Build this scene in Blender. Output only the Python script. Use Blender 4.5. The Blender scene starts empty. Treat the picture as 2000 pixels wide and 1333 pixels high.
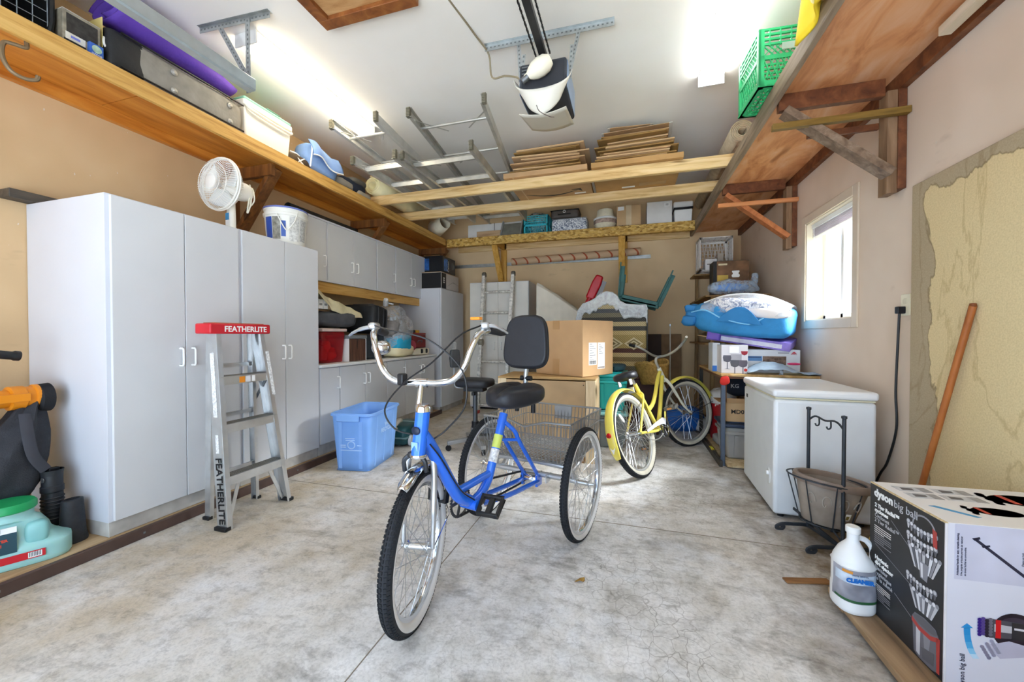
import bpy, bmesh, math, random
from mathutils import Vector, Matrix, Euler, noise
random.seed(7)
SC = bpy.context.scene
COL = SC.collection
R_ = math.radians

# ---------------------------------------------------------------- camera, sky, exposure
cam_d = bpy.data.cameras.new('camera'); cam = bpy.data.objects.new('camera', cam_d); COL.objects.link(cam)
cam_d.sensor_width = 36.0; cam_d.lens = 36.0*758/2000; cam_d.clip_start = 0.02
cam.location = (0, 0, 1.08)
cam.rotation_euler = (R_(90-0.8), 0, R_(16.67))
SC.camera = cam
world = bpy.data.worlds.new('overcast_sky'); SC.world = world; world.use_nodes = True
bg = world.node_tree.nodes['Background']; bg.inputs[0].default_value = (0.60, 0.78, 1.0, 1); bg.inputs[1].default_value = 1.3
SC.view_settings.view_transform = 'Standard'; SC.view_settings.look = 'None'
SC.view_settings.gamma = 1; SC.view_settings.use_curve_mapping = False
SC.cycles.max_bounces = 8; SC.cycles.diffuse_bounces = 7; SC.cycles.glossy_bounces = 3; SC.cycles.transparent_max_bounces = 8; SC.cycles.adaptive_threshold = .025; SC.cycles.caustics_reflective = False; SC.cycles.caustics_refractive = False
SC.view_settings.exposure = 1.74
TUBE_L, TUBE_R = 4.5, 4.5

# veiled sun on the side of the house that has the window
sun_d = bpy.data.lights.new('veiled_sun', 'SUN'); sun_d.energy = 14.0; sun_d.angle = R_(40); sun_d.color = (.92, .97, 1)
sun = bpy.data.objects.new('veiled_sun', sun_d); COL.objects.link(sun); sun.rotation_euler = Vector((-.80, -.12, -.58)).to_track_quat('-Z', 'Y').to_euler()

# ---------------------------------------------------------------- materials
def lin(h):
    h = h.lstrip('#'); c = [int(h[i:i+2], 16)/255 for i in (0, 2, 4)]
    return tuple((x/12.92 if x <= .04045 else ((x+.055)/1.055)**2.4) for x in c)
MATS = {}
def _new(name):
    m = bpy.data.materials.new(name); m.use_nodes = True
    nt = m.node_tree; b = nt.nodes['Principled BSDF']
    return m, nt, b
def _noise(nt, scale, detail=4, stretch=(1, 1, 1), rough=.6, dist=0.0, coord='Object'):
    tc = nt.nodes.new('ShaderNodeTexCoord'); mp = nt.nodes.new('ShaderNodeMapping'); n = nt.nodes.new('ShaderNodeTexNoise')
    mp.inputs['Scale'].default_value = stretch
    n.inputs['Scale'].default_value = scale; n.inputs['Detail'].default_value = detail; n.inputs['Roughness'].default_value = rough
    n.inputs['Distortion'].default_value = dist
    nt.links.new(tc.outputs[coord], mp.inputs[0]); nt.links.new(mp.outputs[0], n.inputs['Vector'])
    return n
def _ramp(nt, src, stops):
    r = nt.nodes.new('ShaderNodeValToRGB'); el = r.color_ramp.elements
    while len(el) < len(stops): el.new(.5)
    for e, (p, c) in zip(el, stops):
        e.position = p; e.color = (*c, 1) if len(c) == 3 else c
    nt.links.new(src, r.inputs[0]); return r
def _bump(nt, b, src, s, d=.01):
    bp = nt.nodes.new('ShaderNodeBump'); bp.inputs['Strength'].default_value = s; bp.inputs['Distance'].default_value = d
    nt.links.new(src, bp.inputs['Height']); nt.links.new(bp.outputs[0], b.inputs['Normal'])
def _mix(nt, fac, a, b_, mode='MIX'):
    m = nt.nodes.new('ShaderNodeMix'); m.data_type = 'RGBA'; m.blend_type = mode
    for s, v in ((0, fac), (6, a), (7, b_)):
        if hasattr(v, 'node') or hasattr(v, 'links'): nt.links.new(v, m.inputs[s])
        elif s == 0: m.inputs[0].default_value = v
        else: m.inputs[s].default_value = (*v, 1)
    return m.outputs[2]
def M(h, rough=.5, metal=0, var=.12, scale=6, bump=0, bscale=80, coat=0, alpha=1, trans=0, ior=1.45, emit=0, spec=.5, stretch=(1, 1, 1)):
    key = (h, rough, metal, var, scale, bump, bscale, coat, alpha, trans, emit, stretch)
    if key in MATS: return MATS[key]
    m, nt, b = _new('paint_'+h.lstrip('#')); c = lin(h)
    n = _noise(nt, scale, 2, stretch)
    r = _ramp(nt, n.outputs[0], [(.3, tuple(x*(1-var) for x in c)), (.7, tuple(min(1, x*(1+var)) for x in c))])
    nt.links.new(r.outputs[0], b.inputs['Base Color'])
    b.inputs['Roughness'].default_value = rough; b.inputs['Metallic'].default_value = metal
    b.inputs['Coat Weight'].default_value = coat; b.inputs['Alpha'].default_value = alpha
    b.inputs['Transmission Weight'].default_value = trans; b.inputs['IOR'].default_value = ior
    b.inputs['Specular IOR Level'].default_value = spec
    if emit:
        b.inputs['Emission Color'].default_value = (*c, 1); b.inputs['Emission Strength'].default_value = emit
    if bump: _bump(nt, b, _noise(nt, bscale, 1).outputs[0], bump)
    MATS[key] = m; return m
def wood(name, dark, mid, light, stretch=(12, 1, 12), scale=2.2, rough=.6, bump=.15, knots=True):
    if name in MATS: return MATS[name]
    m, nt, b = _new(name)
    n = _noise(nt, scale, 4, stretch, .6, .6)
    r = _ramp(nt, n.outputs[0], [(.28, lin(dark)), (.5, lin(mid)), (.72, lin(light))])
    out = r.outputs[0]
    if knots:
        k = _noise(nt, 2.6, 2, tuple(max(.6, s*.35) for s in stretch)); kr = _ramp(nt, k.outputs[0], [(.70, (0, 0, 0)), (.78, (1, 1, 1))])
        out = _mix(nt, kr.outputs[0], out, tuple(x*.55 for x in lin(dark)))
    nt.links.new(out, b.inputs['Base Color']); b.inputs['Roughness'].default_value = rough
    if bump: _bump(nt, b, n.outputs[0], bump, .004)
    MATS[name] = m; return m
def chips(name, cols, scale=70, rough=.7, bump=.3):
    m, nt, b = _new(name)
    tc = nt.nodes.new('ShaderNodeTexCoord'); mp = nt.nodes.new('ShaderNodeMapping'); mp.inputs['Scale'].default_value = (.5, 1, 1.0)
    v = nt.nodes.new('ShaderNodeTexVoronoi'); v.inputs['Scale'].default_value = scale; v.inputs['Randomness'].default_value = 1
    nt.links.new(tc.outputs['Object'], mp.inputs[0]); nt.links.new(mp.outputs[0], v.inputs['Vector'])
    sep = nt.nodes.new('ShaderNodeSeparateColor'); nt.links.new(v.outputs['Color'], sep.inputs[0])
    r = _ramp(nt, sep.outputs[0], [(i/(len(cols)-1), lin(c)) for i, c in enumerate(cols)])
    nt.links.new(r.outputs[0], b.inputs['Base Color']); b.inputs['Roughness'].default_value = rough
    _bump(nt, b, sep.outputs[1], bump, .003); return m

def mat_floor():
    m, nt, b = _new('worn_concrete')
    big = _noise(nt, .9, 5, (1, 1, 1), .65, .3); mid = _noise(nt, 5, 4, (1, .7, 1), .7, .2); fine = _noise(nt, 90, 2)
    base = _ramp(nt, mid.outputs[0], [(.25, lin('#b2aea6')), (.42, lin('#d8d6d2')), (.58, lin('#ecebea')), (.8, lin('#f6f6f8'))])
    stain = _ramp(nt, big.outputs[0], [(.36, (1, 1, 1)), (.5, (0, 0, 0))])
    c = _mix(nt, .0, base.outputs[0], base.outputs[0])
    mm = nt.nodes.new('ShaderNodeMath'); mm.operation = 'MULTIPLY'; mm.inputs[1].default_value = .36
    nt.links.new(stain.outputs[0], mm.inputs[0])
    c = _mix(nt, mm.outputs[0], c, lin('#b8a686'))
    # dark smudges
    sm = _noise(nt, 1.7, 5, (1, 2.2, 1), .75, .4); sr = _ramp(nt, sm.outputs[0], [(.54, (0, 0, 0)), (.68, (1, 1, 1))])
    m2 = nt.nodes.new('ShaderNodeMath'); m2.operation = 'MULTIPLY'; m2.inputs[1].default_value = .55
    nt.links.new(sr.outputs[0], m2.inputs[0]); c = _mix(nt, m2.outputs[0], c, lin('#5b5750'))
    # whitish salt bloom
    wb = _noise(nt, 1.1, 5, (1, 1, 1), .7, .2); wb.inputs['Scale'].default_value = 1.35
    wr = _ramp(nt, wb.outputs[0], [(.5, (0, 0, 0)), (.66, (1, 1, 1))])
    m3 = nt.nodes.new('ShaderNodeMath'); m3.operation = 'MULTIPLY'; m3.inputs[1].default_value = .75
    nt.links.new(wr.outputs[0], m3.inputs[0]); c = _mix(nt, m3.outputs[0], c, lin('#eef2f9'))
    # rusty brown stains along the right side
    tc = nt.nodes.new('ShaderNodeTexCoord'); sx = nt.nodes.new('ShaderNodeSeparateXYZ'); nt.links.new(tc.outputs['Object'], sx.inputs[0])
    rn = _noise(nt, 3.2, 4, (1, 1, 1), .7, .3)
    ad = nt.nodes.new('ShaderNodeMath'); ad.operation = 'MULTIPLY_ADD'; ad.inputs[1].default_value = 1.5; nt.links.new(rn.outputs[0], ad.inputs[0]); nt.links.new(sx.outputs[0], ad.inputs[2])
    rr = _ramp(nt, ad.outputs[0], [(.0, (0, 0, 0)), (1, (1, 1, 1))]); rr.color_ramp.elements[0].position = .88; rr.color_ramp.elements[1].position = 1.0
    m4 = nt.nodes.new('ShaderNodeMapRange'); m4.inputs[1].default_value = 1.25; m4.inputs[2].default_value = 1.85; m4.inputs[4].default_value = .95
    nt.links.new(ad.outputs[0], m4.inputs[0]); c = _mix(nt, m4.outputs[0], c, lin('#6b5534'))
    # crazing cracks
    tc2 = nt.nodes.new('ShaderNodeTexCoord'); wv = _noise(nt, 4, 3); 
    va = nt.nodes.new('ShaderNodeVectorMath'); va.operation = 'MULTIPLY_ADD'; va.inputs[1].default_value = (.16, .16, .16)
    nt.links.new(wv.outputs['Color'], va.inputs[0]); nt.links.new(tc2.outputs['Object'], va.inputs[2])
    vo = nt.nodes.new('ShaderNodeTexVoronoi'); vo.feature = 'DISTANCE_TO_EDGE'; vo.inputs['Scale'].default_value = 17; nt.links.new(va.outputs[0], vo.inputs['Vector'])
    cr = _ramp(nt, vo.outputs['Distance'], [(0, (1, 1, 1)), (.035, (0, 0, 0))])
    cm = _noise(nt, 1.0, 3); cmr = _ramp(nt, cm.outputs[0], [(.44, (0, 0, 0)), (.6, (1, 1, 1))])
    m5 = nt.nodes.new('ShaderNodeMath'); m5.operation = 'MULTIPLY'; nt.links.new(cr.outputs[0], m5.inputs[0]); nt.links.new(cmr.outputs[0], m5.inputs[1])
    m6 = nt.nodes.new('ShaderNodeMath'); m6.operation = 'MULTIPLY'; m6.inputs[1].default_value = .62; nt.links.new(m5.outputs[0], m6.inputs[0])
    cx_ = nt.nodes.new('ShaderNodeMapRange'); cx_.inputs[1].default_value = -.9; cx_.inputs[2].default_value = -.2; nt.links.new(sx.outputs[0], cx_.inputs[0])
    m7 = nt.nodes.new('ShaderNodeMath'); m7.operation = 'MULTIPLY'; nt.links.new(m6.outputs[0], m7.inputs[0]); nt.links.new(cx_.outputs[0], m7.inputs[1])
    c = _mix(nt, m7.outputs[0], c, lin('#6a6359'))
    # tan dust tracked along the left side, coarse mottling everywhere
    ld = nt.nodes.new('ShaderNodeMapRange'); ld.inputs[1].default_value = -.8; ld.inputs[2].default_value = -2.3; ld.inputs[4].default_value = .85; nt.links.new(sx.outputs[0], ld.inputs[0])
    ln_ = _noise(nt, 2.2, 4, (1, 1, 1), .65); lnr = _ramp(nt, ln_.outputs[0], [(.35, (.3, .3, .3)), (.6, (1, 1, 1))])
    l2 = nt.nodes.new('ShaderNodeMath'); l2.operation = 'MULTIPLY'; nt.links.new(ld.outputs[0], l2.inputs[0]); nt.links.new(lnr.outputs[0], l2.inputs[1])
    c = _mix(nt, l2.outputs[0], c, lin('#bda883'))
    mo = _noise(nt, 11, 5, (1, 1.5, 1), .78, .3); mor = _ramp(nt, mo.outputs[0], [(.33, (.52, .51, .5)), (.5, (.95, .95, .95)), (.64, (1, 1, 1))])
    c = _mix(nt, .75, c, mor.outputs[0], 'MULTIPLY')
    # fine grain
    fr = _ramp(nt, fine.outputs[0], [(.3, (.78, .78, .78)), (.55, (1, 1, 1))])
    c = _mix(nt, .8, c, fr.outputs[0], 'MULTIPLY')
    nt.links.new(c, b.inputs['Base Color']); b.inputs['Roughness'].default_value = .62
    ro = _ramp(nt, big.outputs[0], [(.3, (.8, .8, .8)), (.7, (.45, .45, .45))]); nt.links.new(ro.outputs[0], b.inputs['Roughness'])
    _bump(nt, b, fine.outputs[0], .12, .004); return m
def mat_wall(name, a, b2, c3, speck=True):
    m, nt, b = _new(name)
    n = _noise(nt, 1.1, 3, (1, 1, 1), .6, .2); r = _ramp(nt, n.outputs[0], [(.3, lin(a)), (.55, lin(b2)), (.75, lin(c3))])
    c = r.outputs[0]
    if speck:
        s = _noise(nt, 26, 2, (1, 1, .6)); sr = _ramp(nt, s.outputs[0], [(.76, (0, 0, 0)), (.775, (1, 1, 1))]); c = _mix(nt, sr.outputs[0], c, lin('#d9cdbd'))
        d = _noise(nt, 1.9, 4, (1, 1, 2.5), .7); dr = _ramp(nt, d.outputs[0], [(.62, (0, 0, 0)), (.8, (.4, .4, .4))]); c = _mix(nt, dr.outputs[0], c, lin('#8a7257'))
    nt.links.new(c, b.inputs['Base Color']); b.inputs['Roughness'].default_value = .75
    _bump(nt, b, _noise(nt, 35, 2).outputs[0], .12, .004); return m
def mat_peel():
    m, nt, b = _new('peeling_hardboard')
    tc = nt.nodes.new('ShaderNodeTexCoord'); sx = nt.nodes.new('ShaderNodeSeparateXYZ'); nt.links.new(tc.outputs['Object'], sx.inputs[0])
    def mth(op, a, b_=None, c_=None):
        q = nt.nodes.new('ShaderNodeMath'); q.operation = op
        for k, v in enumerate((a, b_, c_)):
            if v is None: continue
            if hasattr(v, 'node'): nt.links.new(v, q.inputs[k])
            else: q.inputs[k].default_value = v
        return q.outputs[0]
    ey = mth('SUBTRACT', 2.535, sx.outputs[1]); ez = mth('MULTIPLY', mth('SUBTRACT', 1.855, sx.outputs[2]), 1.3)
    n = _noise(nt, 2.6, 8, (1, 1, .6), .55, .3); v = mth('ADD', mth('MINIMUM', ey, ez), mth('MULTIPLY', mth('SUBTRACT', n.outputs[0], .5), .55))
    r = _ramp(nt, v, [(.125, lin('#b3a284')), (.132, lin('#8a7857')), (.14, lin('#e0cb9c')), (.6, lin('#e6d3a4'))])
    s2 = _noise(nt, 1.3, 6, (1, 1, .5), .6, .6); sr = _ramp(nt, s2.outputs[0], [(.49, (1, 1, 1)), (.5, (.8, .76, .68)), (.515, (1, 1, 1)), (.8, (.9, .87, .8))])
    f = _noise(nt, 140, 3); fr = _ramp(nt, f.outputs[0], [(.3, (.8, .78, .74)), (.65, (1, 1, 1))])
    c = _mix(nt, .8, r.outputs[0], fr.outputs[0], 'MULTIPLY'); c = _mix(nt, .9, c, sr.outputs[0], 'MULTIPLY')
    nt.links.new(c, b.inputs['Base Color']); b.inputs['Roughness'].default_value = .85
    _bump(nt, b, r.outputs[0], .5, .004); return m
def mat_stripe(name, a, b2, sc, axis=0, rough=.8, width=.5):
    m, nt, b = _new(name)
    tc = nt.nodes.new('ShaderNodeTexCoord'); w = nt.nodes.new('ShaderNodeTexWave'); w.bands_direction = 'XYZ'[axis]; w.inputs['Scale'].default_value = sc; w.inputs['Distortion'].default_value = .3; w.inputs['Detail'].default_value = 1
    nt.links.new(tc.outputs['Object'], w.inputs['Vector']); r = _ramp(nt, w.outputs[1], [(width-.03, lin(a)), (width+.03, lin(b2))])
    nt.links.new(r.outputs[0], b.inputs['Base Color']); b.inputs['Roughness'].default_value = rough; return m
def mat_floral(name, a, b2, scale=40):
    m, nt, b = _new(name)
    n = _noise(nt, scale, 3, (1, 1, 1), .6, 1.2); r = _ramp(nt, n.outputs[0], [(.42, lin(a)), (.5, lin('#cfd3da')), (.58, lin(b2))])
    nt.links.new(r.outputs[0], b.inputs['Base Color']); b.inputs['Roughness'].default_value = .8; return m
def plastic_film(name, tint='#e6ebf0', alpha=.28):
    m, nt, b = _new(name); b.inputs['Base Color'].default_value = (*lin(tint), 1); b.inputs['Roughness'].default_value = .18
    n = _noise(nt, 9, 5, (1, 1, 1), .7, 2.2); r = _ramp(nt, n.outputs[0], [(.35, (alpha*.7,)*3), (.7, (min(1, alpha*1.5),)*3)])
    nt.links.new(r.outputs[0], b.inputs['Alpha']); _bump(nt, b, n.outputs[0], .35, .015); return m

# shared finishes
W_FAS = wood('pine_front_board', '#a9762f', '#cfa054', '#dfb56c', (14, 1, 14))
W_PLYL = wood('varnished_ply_orange', '#a8601c', '#c98030', '#d8943f', (10, 1, 10), 1.6, .45, .1)
W_DK = wood('dark_stained_bracket', '#5a3414', '#7a4b1f', '#93602c', (12, 12, 1), 2)
W_FASR = wood('weathered_grey_board', '#6c5a47', '#8f7c66', '#a6937d', (14, 1, 14), 2)
W_PLYR = wood('varnished_ply_red', '#b06a38', '#d99a68', '#e2b48e', (5, 1.6, 5), 1.7, .5, .35)
W_DKR = wood('red_brown_lumber', '#4d2712', '#6d3d20', '#85532f', (8, 8, 8), 2)
W_PINE = wood('pale_pine_lumber', '#b98f51', '#dcbb82', '#ead0a0', (1, 14, 14), 2)
W_PINEZ = wood('pine_bracket', '#b07c2c', '#d3a046', '#e0b364', (12, 12, 1), 2)
W_PLAT = wood('platform_plywood', '#98764c', '#c0a078', '#d2b892', (8, 1.2, 8), 2, .75)
OSB = chips('oriented_strand_board', ['#8a6424', '#c79a45', '#dcb562', '#b5873a', '#e6c77c'], 55)
OSBF = chips('chipboard_pale', ['#a98d62', '#cdb48a', '#dcc8a2', '#bfa377'], 80)
CARD = M('#b9946a', .85, 0, .1, 5, .1, 60)
CARD2 = M('#c8a67c', .85, 0, .08, 4, .1, 60)
CARDK = M('#93713f', .85, 0, .15, 6, .1, 60)
MELA = M('#d3d5dc', .45, 0, .03, 2, .03, 40)
MELA2 = M('#d6d7d9', .45, 0, .04, 2, .03, 40)
WHT = M('#efefec', .4, 0, .03)
WHTP = M('#f4f4f2', .7, 0, .02)
BLK = M('#17171a', .45, 0, .2)
BLKM = M('#141417', .75, 0, .25, 8, .1, 120)
GREYM = M('#7d8083', .45, .9, .12, 8)
CHROME = M('#dfe3e8', .12, 1, .04)
ALU = M('#d5d7d8', .34, .85, .1, 9, .05, 90)
ALUD = M('#8d8a82', .5, .6, .25, 14, .1, 60)
GALV = M('#b3b8b8', .4, .75, .16, 20)
RUB = M('#25262a', .8, 0, .2, 20, .15, 200)
WWALL = M('#d8d8d8', .6, 0, .05)
DIRTYW = M('#cdc7b6', .7, 0, .15, 9)
FILM = plastic_film('clear_plastic_film')
FILM2 = plastic_film('cloudy_plastic_bag', '#e9edf0', .42)
FILMB = plastic_film('bluish_plastic_bag', '#d9ecff', .3)

# ---------------------------------------------------------------- mesh helpers
def V(*a): return Vector(a)
def smooth(pts, k=6, closed=False):
    P = [Vector(p) for p in pts]; n = len(P); out = []
    rng = range(n) if closed else range(n-1)
    for i in rng:
        p0 = P[(i-1) % n] if closed or i > 0 else P[0]*2-P[1]
        p1 = P[i]; p2 = P[(i+1) % n]; p3 = P[(i+2) % n] if closed or i+2 < n else P[-1]*2-P[-2]
        for j in range(k):
            t = j/k
            out.append(.5*((2*p1)+(p2-p0)*t+(2*p0-5*p1+4*p2-p3)*t*t+(3*p1-p0-3*p2+p3)*t**3))
    if not closed: out.append(P[-1].copy())
    return out
class MB:
    def __init__(s): s.v = []; s.f = []; s.m = []
    def add(s, vs, fs, m=0):
        o = len(s.v); s.v += [tuple(v) for v in vs]; s.f += [tuple(i+o for i in f) for f in fs]; s.m += [m]*len(fs); return s
    def box(s, x0, x1, y0, y1, z0, z1, m=0, mt=None, taper=1.0):
        cx, cy = (x0+x1)/2, (y0+y1)/2
        b = lambda x, y: (cx+(x-cx)*taper, cy+(y-cy)*taper)
        vs = [Vector((*b(x0, y0), z0)), Vector((*b(x1, y0), z0)), Vector((*b(x1, y1), z0)), Vector((*b(x0, y1), z0)), V(x0, y0, z1), V(x1, y0, z1), V(x1, y1, z1), V(x0, y1, z1)]
        if mt: vs = [mt @ v for v in vs]
        return s.add(vs, [(0, 3, 2, 1), (4, 5, 6, 7), (0, 1, 5, 4), (1, 2, 6, 5), (2, 3, 7, 6), (3, 0, 4, 7)], m)
    def bar(s, p0, p1, w, h, up=(0, 0, 1), m=0):
        p0, p1 = Vector(p0), Vector(p1); d = (p1-p0).normalized(); up = Vector(up)
        sd = d.cross(up)
        if sd.length < 1e-4: sd = d.cross(V(1, 0, 0))
        sd.normalize(); u = sd.cross(d)
        vs = [q+sd*(a*w/2)+u*(b*h/2) for q in (p0, p1) for a, b in ((-1, -1), (1, -1), (1, 1), (-1, 1))]
        return s.add(vs, [(0, 1, 2, 3), (7, 6, 5, 4), (0, 4, 5, 1), (1, 5, 6, 2), (2, 6, 7, 3), (3, 7, 4, 0)], m)
    def tube(s, pts, r, n=8, closed=False, m=0, flat=1.0, up=None):
        P = [Vector(p) for p in pts]; N = len(P); rr = r if isinstance(r, (list, tuple)) else [r]*N
        vs = []; ref = None
        for i, p in enumerate(P):
            if closed: t = P[(i+1) % N]-P[i-1]
            else: t = P[min(i+1, N-1)]-P[max(i-1, 0)]
            if t.length < 1e-9: t = V(0, 0, 1)
            t.normalize()
            if ref is None:
                ref = Vector(up) if up else (V(0, 0, 1) if abs(t.z) < .9 else V(1, 0, 0))
            a = ref-t*ref.dot(t)
            if a.length < 1e-5: a = t.orthogonal()
            a.normalize(); b = t.cross(a); ref = a
            for k in range(n):
                an = 2*math.pi*k/n; vs.append(p+(a*math.cos(an)*flat+b*math.sin(an))*rr[i])
        fs = []
        for i in range(N if closed else N-1):
            j = (i+1) % N
            for k in range(n): fs.append((i*n+k, i*n+(k+1) % n, j*n+(k+1) % n, j*n+k))
        if not closed: fs += [tuple(reversed(range(n))), tuple((N-1)*n+k for k in range(n))]
        return s.add(vs, fs, m)
    def cyl(s, p0, p1, r0, r1=None, n=12, m=0): return s.tube([p0, p1], [r0, r0 if r1 is None else r1], n, m=m)
    def lathe(s, prof, n=24, c=(0, 0, 0), mt=None, m=0, sx=1, sy=1, cap=True):
        vs = []; L = len(prof)
        for r, z in prof:
            for k in range(n):
                a = 2*math.pi*k/n; q = V(r*math.cos(a)*sx, r*math.sin(a)*sy, z)
                vs.append((mt @ q if mt else q)+Vector(c))
        fs = [(i*n+k, i*n+(k+1) % n, (i+1)*n+(k+1) % n, (i+1)*n+k) for i in range(L-1) for k in range(n)]
        if cap: fs += [tuple(reversed(range(n))), tuple((L-1)*n+k for k in range(n))]
        return s.add(vs, fs, m)
    def prism(s, poly, lo, hi, ax='y', m=0, mt=None):
        n = len(poly); vs = []
        for t in (lo, hi):
            for a, b in poly:
                q = {'x': V(t, a, b), 'y': V(a, t, b), 'z': V(a, b, t)}[ax]; vs.append(mt @ q if mt else q)
        fs = [tuple(range(n)), tuple(reversed(range(n, 2*n)))]+[(i, i+n, (i+1) % n+n, (i+1) % n) for i in range(n)]
        return s.add(vs, fs, m)
    def grid(s, fn, nu, nv, m=0, wrapu=False):
        vs = [fn(i/nu, j/nv) for j in range(nv+1) for i in range(nu+(0 if wrapu else 1))]
        w = nu if wrapu else nu+1
        fs = [(j*w+i, j*w+(i+1) % w, (j+1)*w+(i+1) % w, (j+1)*w+i) for j in range(nv) for i in range(nu)]
        return s.add(vs, fs, m)
    def blob(s, c, size, p=.5, amp=.0, fr=6, n=20, m=0, mt=None, seed=0, flatbot=None):
        # soft, cushion-like body: superellipsoid with folds
        sg = lambda x, e: math.copysign(abs(x)**e, x); vs = []; h = n//2
        for j in range(h+1):
            ph = -math.pi/2+math.pi*j/h
            for i in range(n):
                th = 2*math.pi*i/n
                q = V(sg(math.cos(ph), p)*sg(math.cos(th), p), sg(math.cos(ph), p)*sg(math.sin(th), p), sg(math.sin(ph), p))
                q = V(q.x*size[0]/2, q.y*size[1]/2, q.z*size[2]/2)
                if amp:
                    d = noise.noise(q*fr+V(seed*3.1, seed*1.7, seed*.9)); e = noise.noise(q*fr*2.3+V(seed, 5, 2))
                    q += q.normalized()*(amp*(d+.5*e))
                if flatbot is not None: q.z = max(q.z, flatbot)
                vs.append((mt @ q if mt else q)+Vector(c))
        fs = [(j*n+i, j*n+(i+1) % n, (j+1)*n+(i+1) % n, (j+1)*n+i) for j in range(h) for i in range(n)]
        return s.add(vs, fs, m)
    def build(s, name, mats, parent=None, bevel=0, seg=2, smooth_=True, loc=None, rot=None, solid=0, sub=0, ang=38):
        me = bpy.data.meshes.new(name); me.from_pydata(s.v, [], s.f)
        mats = mats if isinstance(mats, (list, tuple)) else [mats]
        for mm in mats: me.materials.append(mm)
        for p, i in zip(me.polygons, s.m): p.material_index = min(i, len(mats)-1)
        bm = bmesh.new(); bm.from_mesh(me); bmesh.ops.remove_doubles(bm, verts=bm.verts, dist=1e-6) if not solid else None
        bmesh.ops.recalc_face_normals(bm, faces=bm.faces); bm.to_mesh(me); bm.free()
        if smooth_:
            me.polygons.foreach_set('use_smooth', [True]*len(me.polygons)); me.set_sharp_from_angle(angle=R_(ang))
        o = bpy.data.objects.new(name, me); COL.objects.link(o)
        if parent: o.parent = parent
        if loc: o.location = loc
        if rot: o.rotation_euler = rot
        if solid:
            q = o.modifiers.new('thickness', 'SOLIDIFY'); q.thickness = solid; q.offset = 0
        if sub:
            q = o.modifiers.new('soft', 'SUBSURF'); q.levels = sub; q.render_levels = sub
        if bevel:
            q = o.modifiers.new('edge', 'BEVEL'); q.width = bevel; q.segments = seg; q.limit_method = 'ANGLE'; q.angle_limit = R_(40)
        return o
def tag(o, label=None, cat=None, group=None, kind=None):
    if label: o['label'] = label
    if cat: o['category'] = cat
    if group: o['group'] = group
    if kind: o['kind'] = kind
    return o
def thing(name, label, cat, loc=(0, 0, 0), rz=0, group=None, rot=None):
    o = bpy.data.objects.new(name, None); COL.objects.link(o); o.empty_display_size = .05
    o.location = loc; o.rotation_euler = rot if rot else (0, 0, R_(rz)); return tag(o, label, cat, group)
def part(name, parent, loc=(0, 0, 0), rot=(0, 0, 0)):
    o = bpy.data.objects.new(name, None); COL.objects.link(o); o.empty_display_size = .03
    o.parent = parent; o.location = loc; o.rotation_euler = rot; return o
def copy_tree(o, parent=None):
    c = o.copy(); COL.objects.link(c); c.parent = parent
    for ch in list(o.children): copy_tree(ch, c)
    return c
def bx(name, m, parent, x0, x1, y0, y1, z0, z1, bevel=.002, **k): return MB().box(x0, x1, y0, y1, z0, z1).build(name, m, parent, bevel, **k)
def text(name, body, size, m, parent, loc, rot, align='LEFT', sx=1.0, bold=0.0, sp=1.0):
    c = bpy.data.curves.new(name, 'FONT'); c.body = body; c.size = size; c.align_x = align; c.align_y = 'CENTER'; c.extrude = .0004; c.offset = bold; c.space_character = sp; c.resolution_u = 2
    c.materials.append(m); t = bpy.data.objects.new(name, c); COL.objects.link(t)
    me = bpy.data.meshes.new_from_object(t.evaluated_get(bpy.context.evaluated_depsgraph_get())); bpy.data.objects.remove(t); bpy.data.curves.remove(c)
    o = bpy.data.objects.new(name, me); COL.objects.link(o); o.parent = parent; o.location = loc; o.rotation_euler = [R_(a) for a in rot]; o.scale = (sx, 1, 1); o['kind'] = 'stuff'; return o
FRONT = (90, 0, 0)      # reads from -Y
RIGHT = (90, 0, 90)     # reads from +X
LEFTF = (90, 0, -90)    # reads from -X
def struct(o, **k): o['kind'] = 'structure'; return o
# ================================================================ the setting
XL, XR, YB, YF, ZC = -3.17, 1.43, 5.83, -0.6, 3.05
WALLM = mat_wall('tan_wall_paint', '#c0a178', '#d0b085', '#d8bb92')
WALLB = mat_wall('tan_back_wall_brightened', '#cdb088', '#dcc096', '#e2c9a2')  # the tan wall paint lightened, standing in for light missing at the back
WALLR = mat_wall('cream_wall_paint', '#d0bba4', '#ddcab6', '#e4d4c2')
CEILM = mat_wall('white_ceiling_paint', '#f0ece4', '#f5f2ec', '#f7f5f2', False)
FLOORM = mat_floor()
struct(bx('floor', FLOORM, None, XL-.15, XR+.15, YF-.2, YB+.15, -.12, 0, 0))
struct(bx('ceiling', CEILM, None, XL-.15, XR+.15, YF-.2, YB+.15, ZC, ZC+.12, 0))
struct(bx('wall_left', WALLM, None, XL-.15, XL, YF-.2, YB+.15, 0, ZC, 0))
struct(bx('wall_back', WALLB, None, XL, XR, YB, YB+.15, 0, ZC, 0))
WY0, WY1, WZ0, WZ1 = 3.12, 3.84, 1.20, 2.01
m = MB()
for y0, y1, z0, z1 in ((YF-.2, WY0, 0, ZC), (WY1, YB+.15, 0, ZC), (WY0, WY1, 0, WZ0), (WY0, WY1, WZ1, ZC)): m.box(XR, XR+.15, y0, y1, z0, z1)
struct(m.build('wall_right', WALLR))
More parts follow.
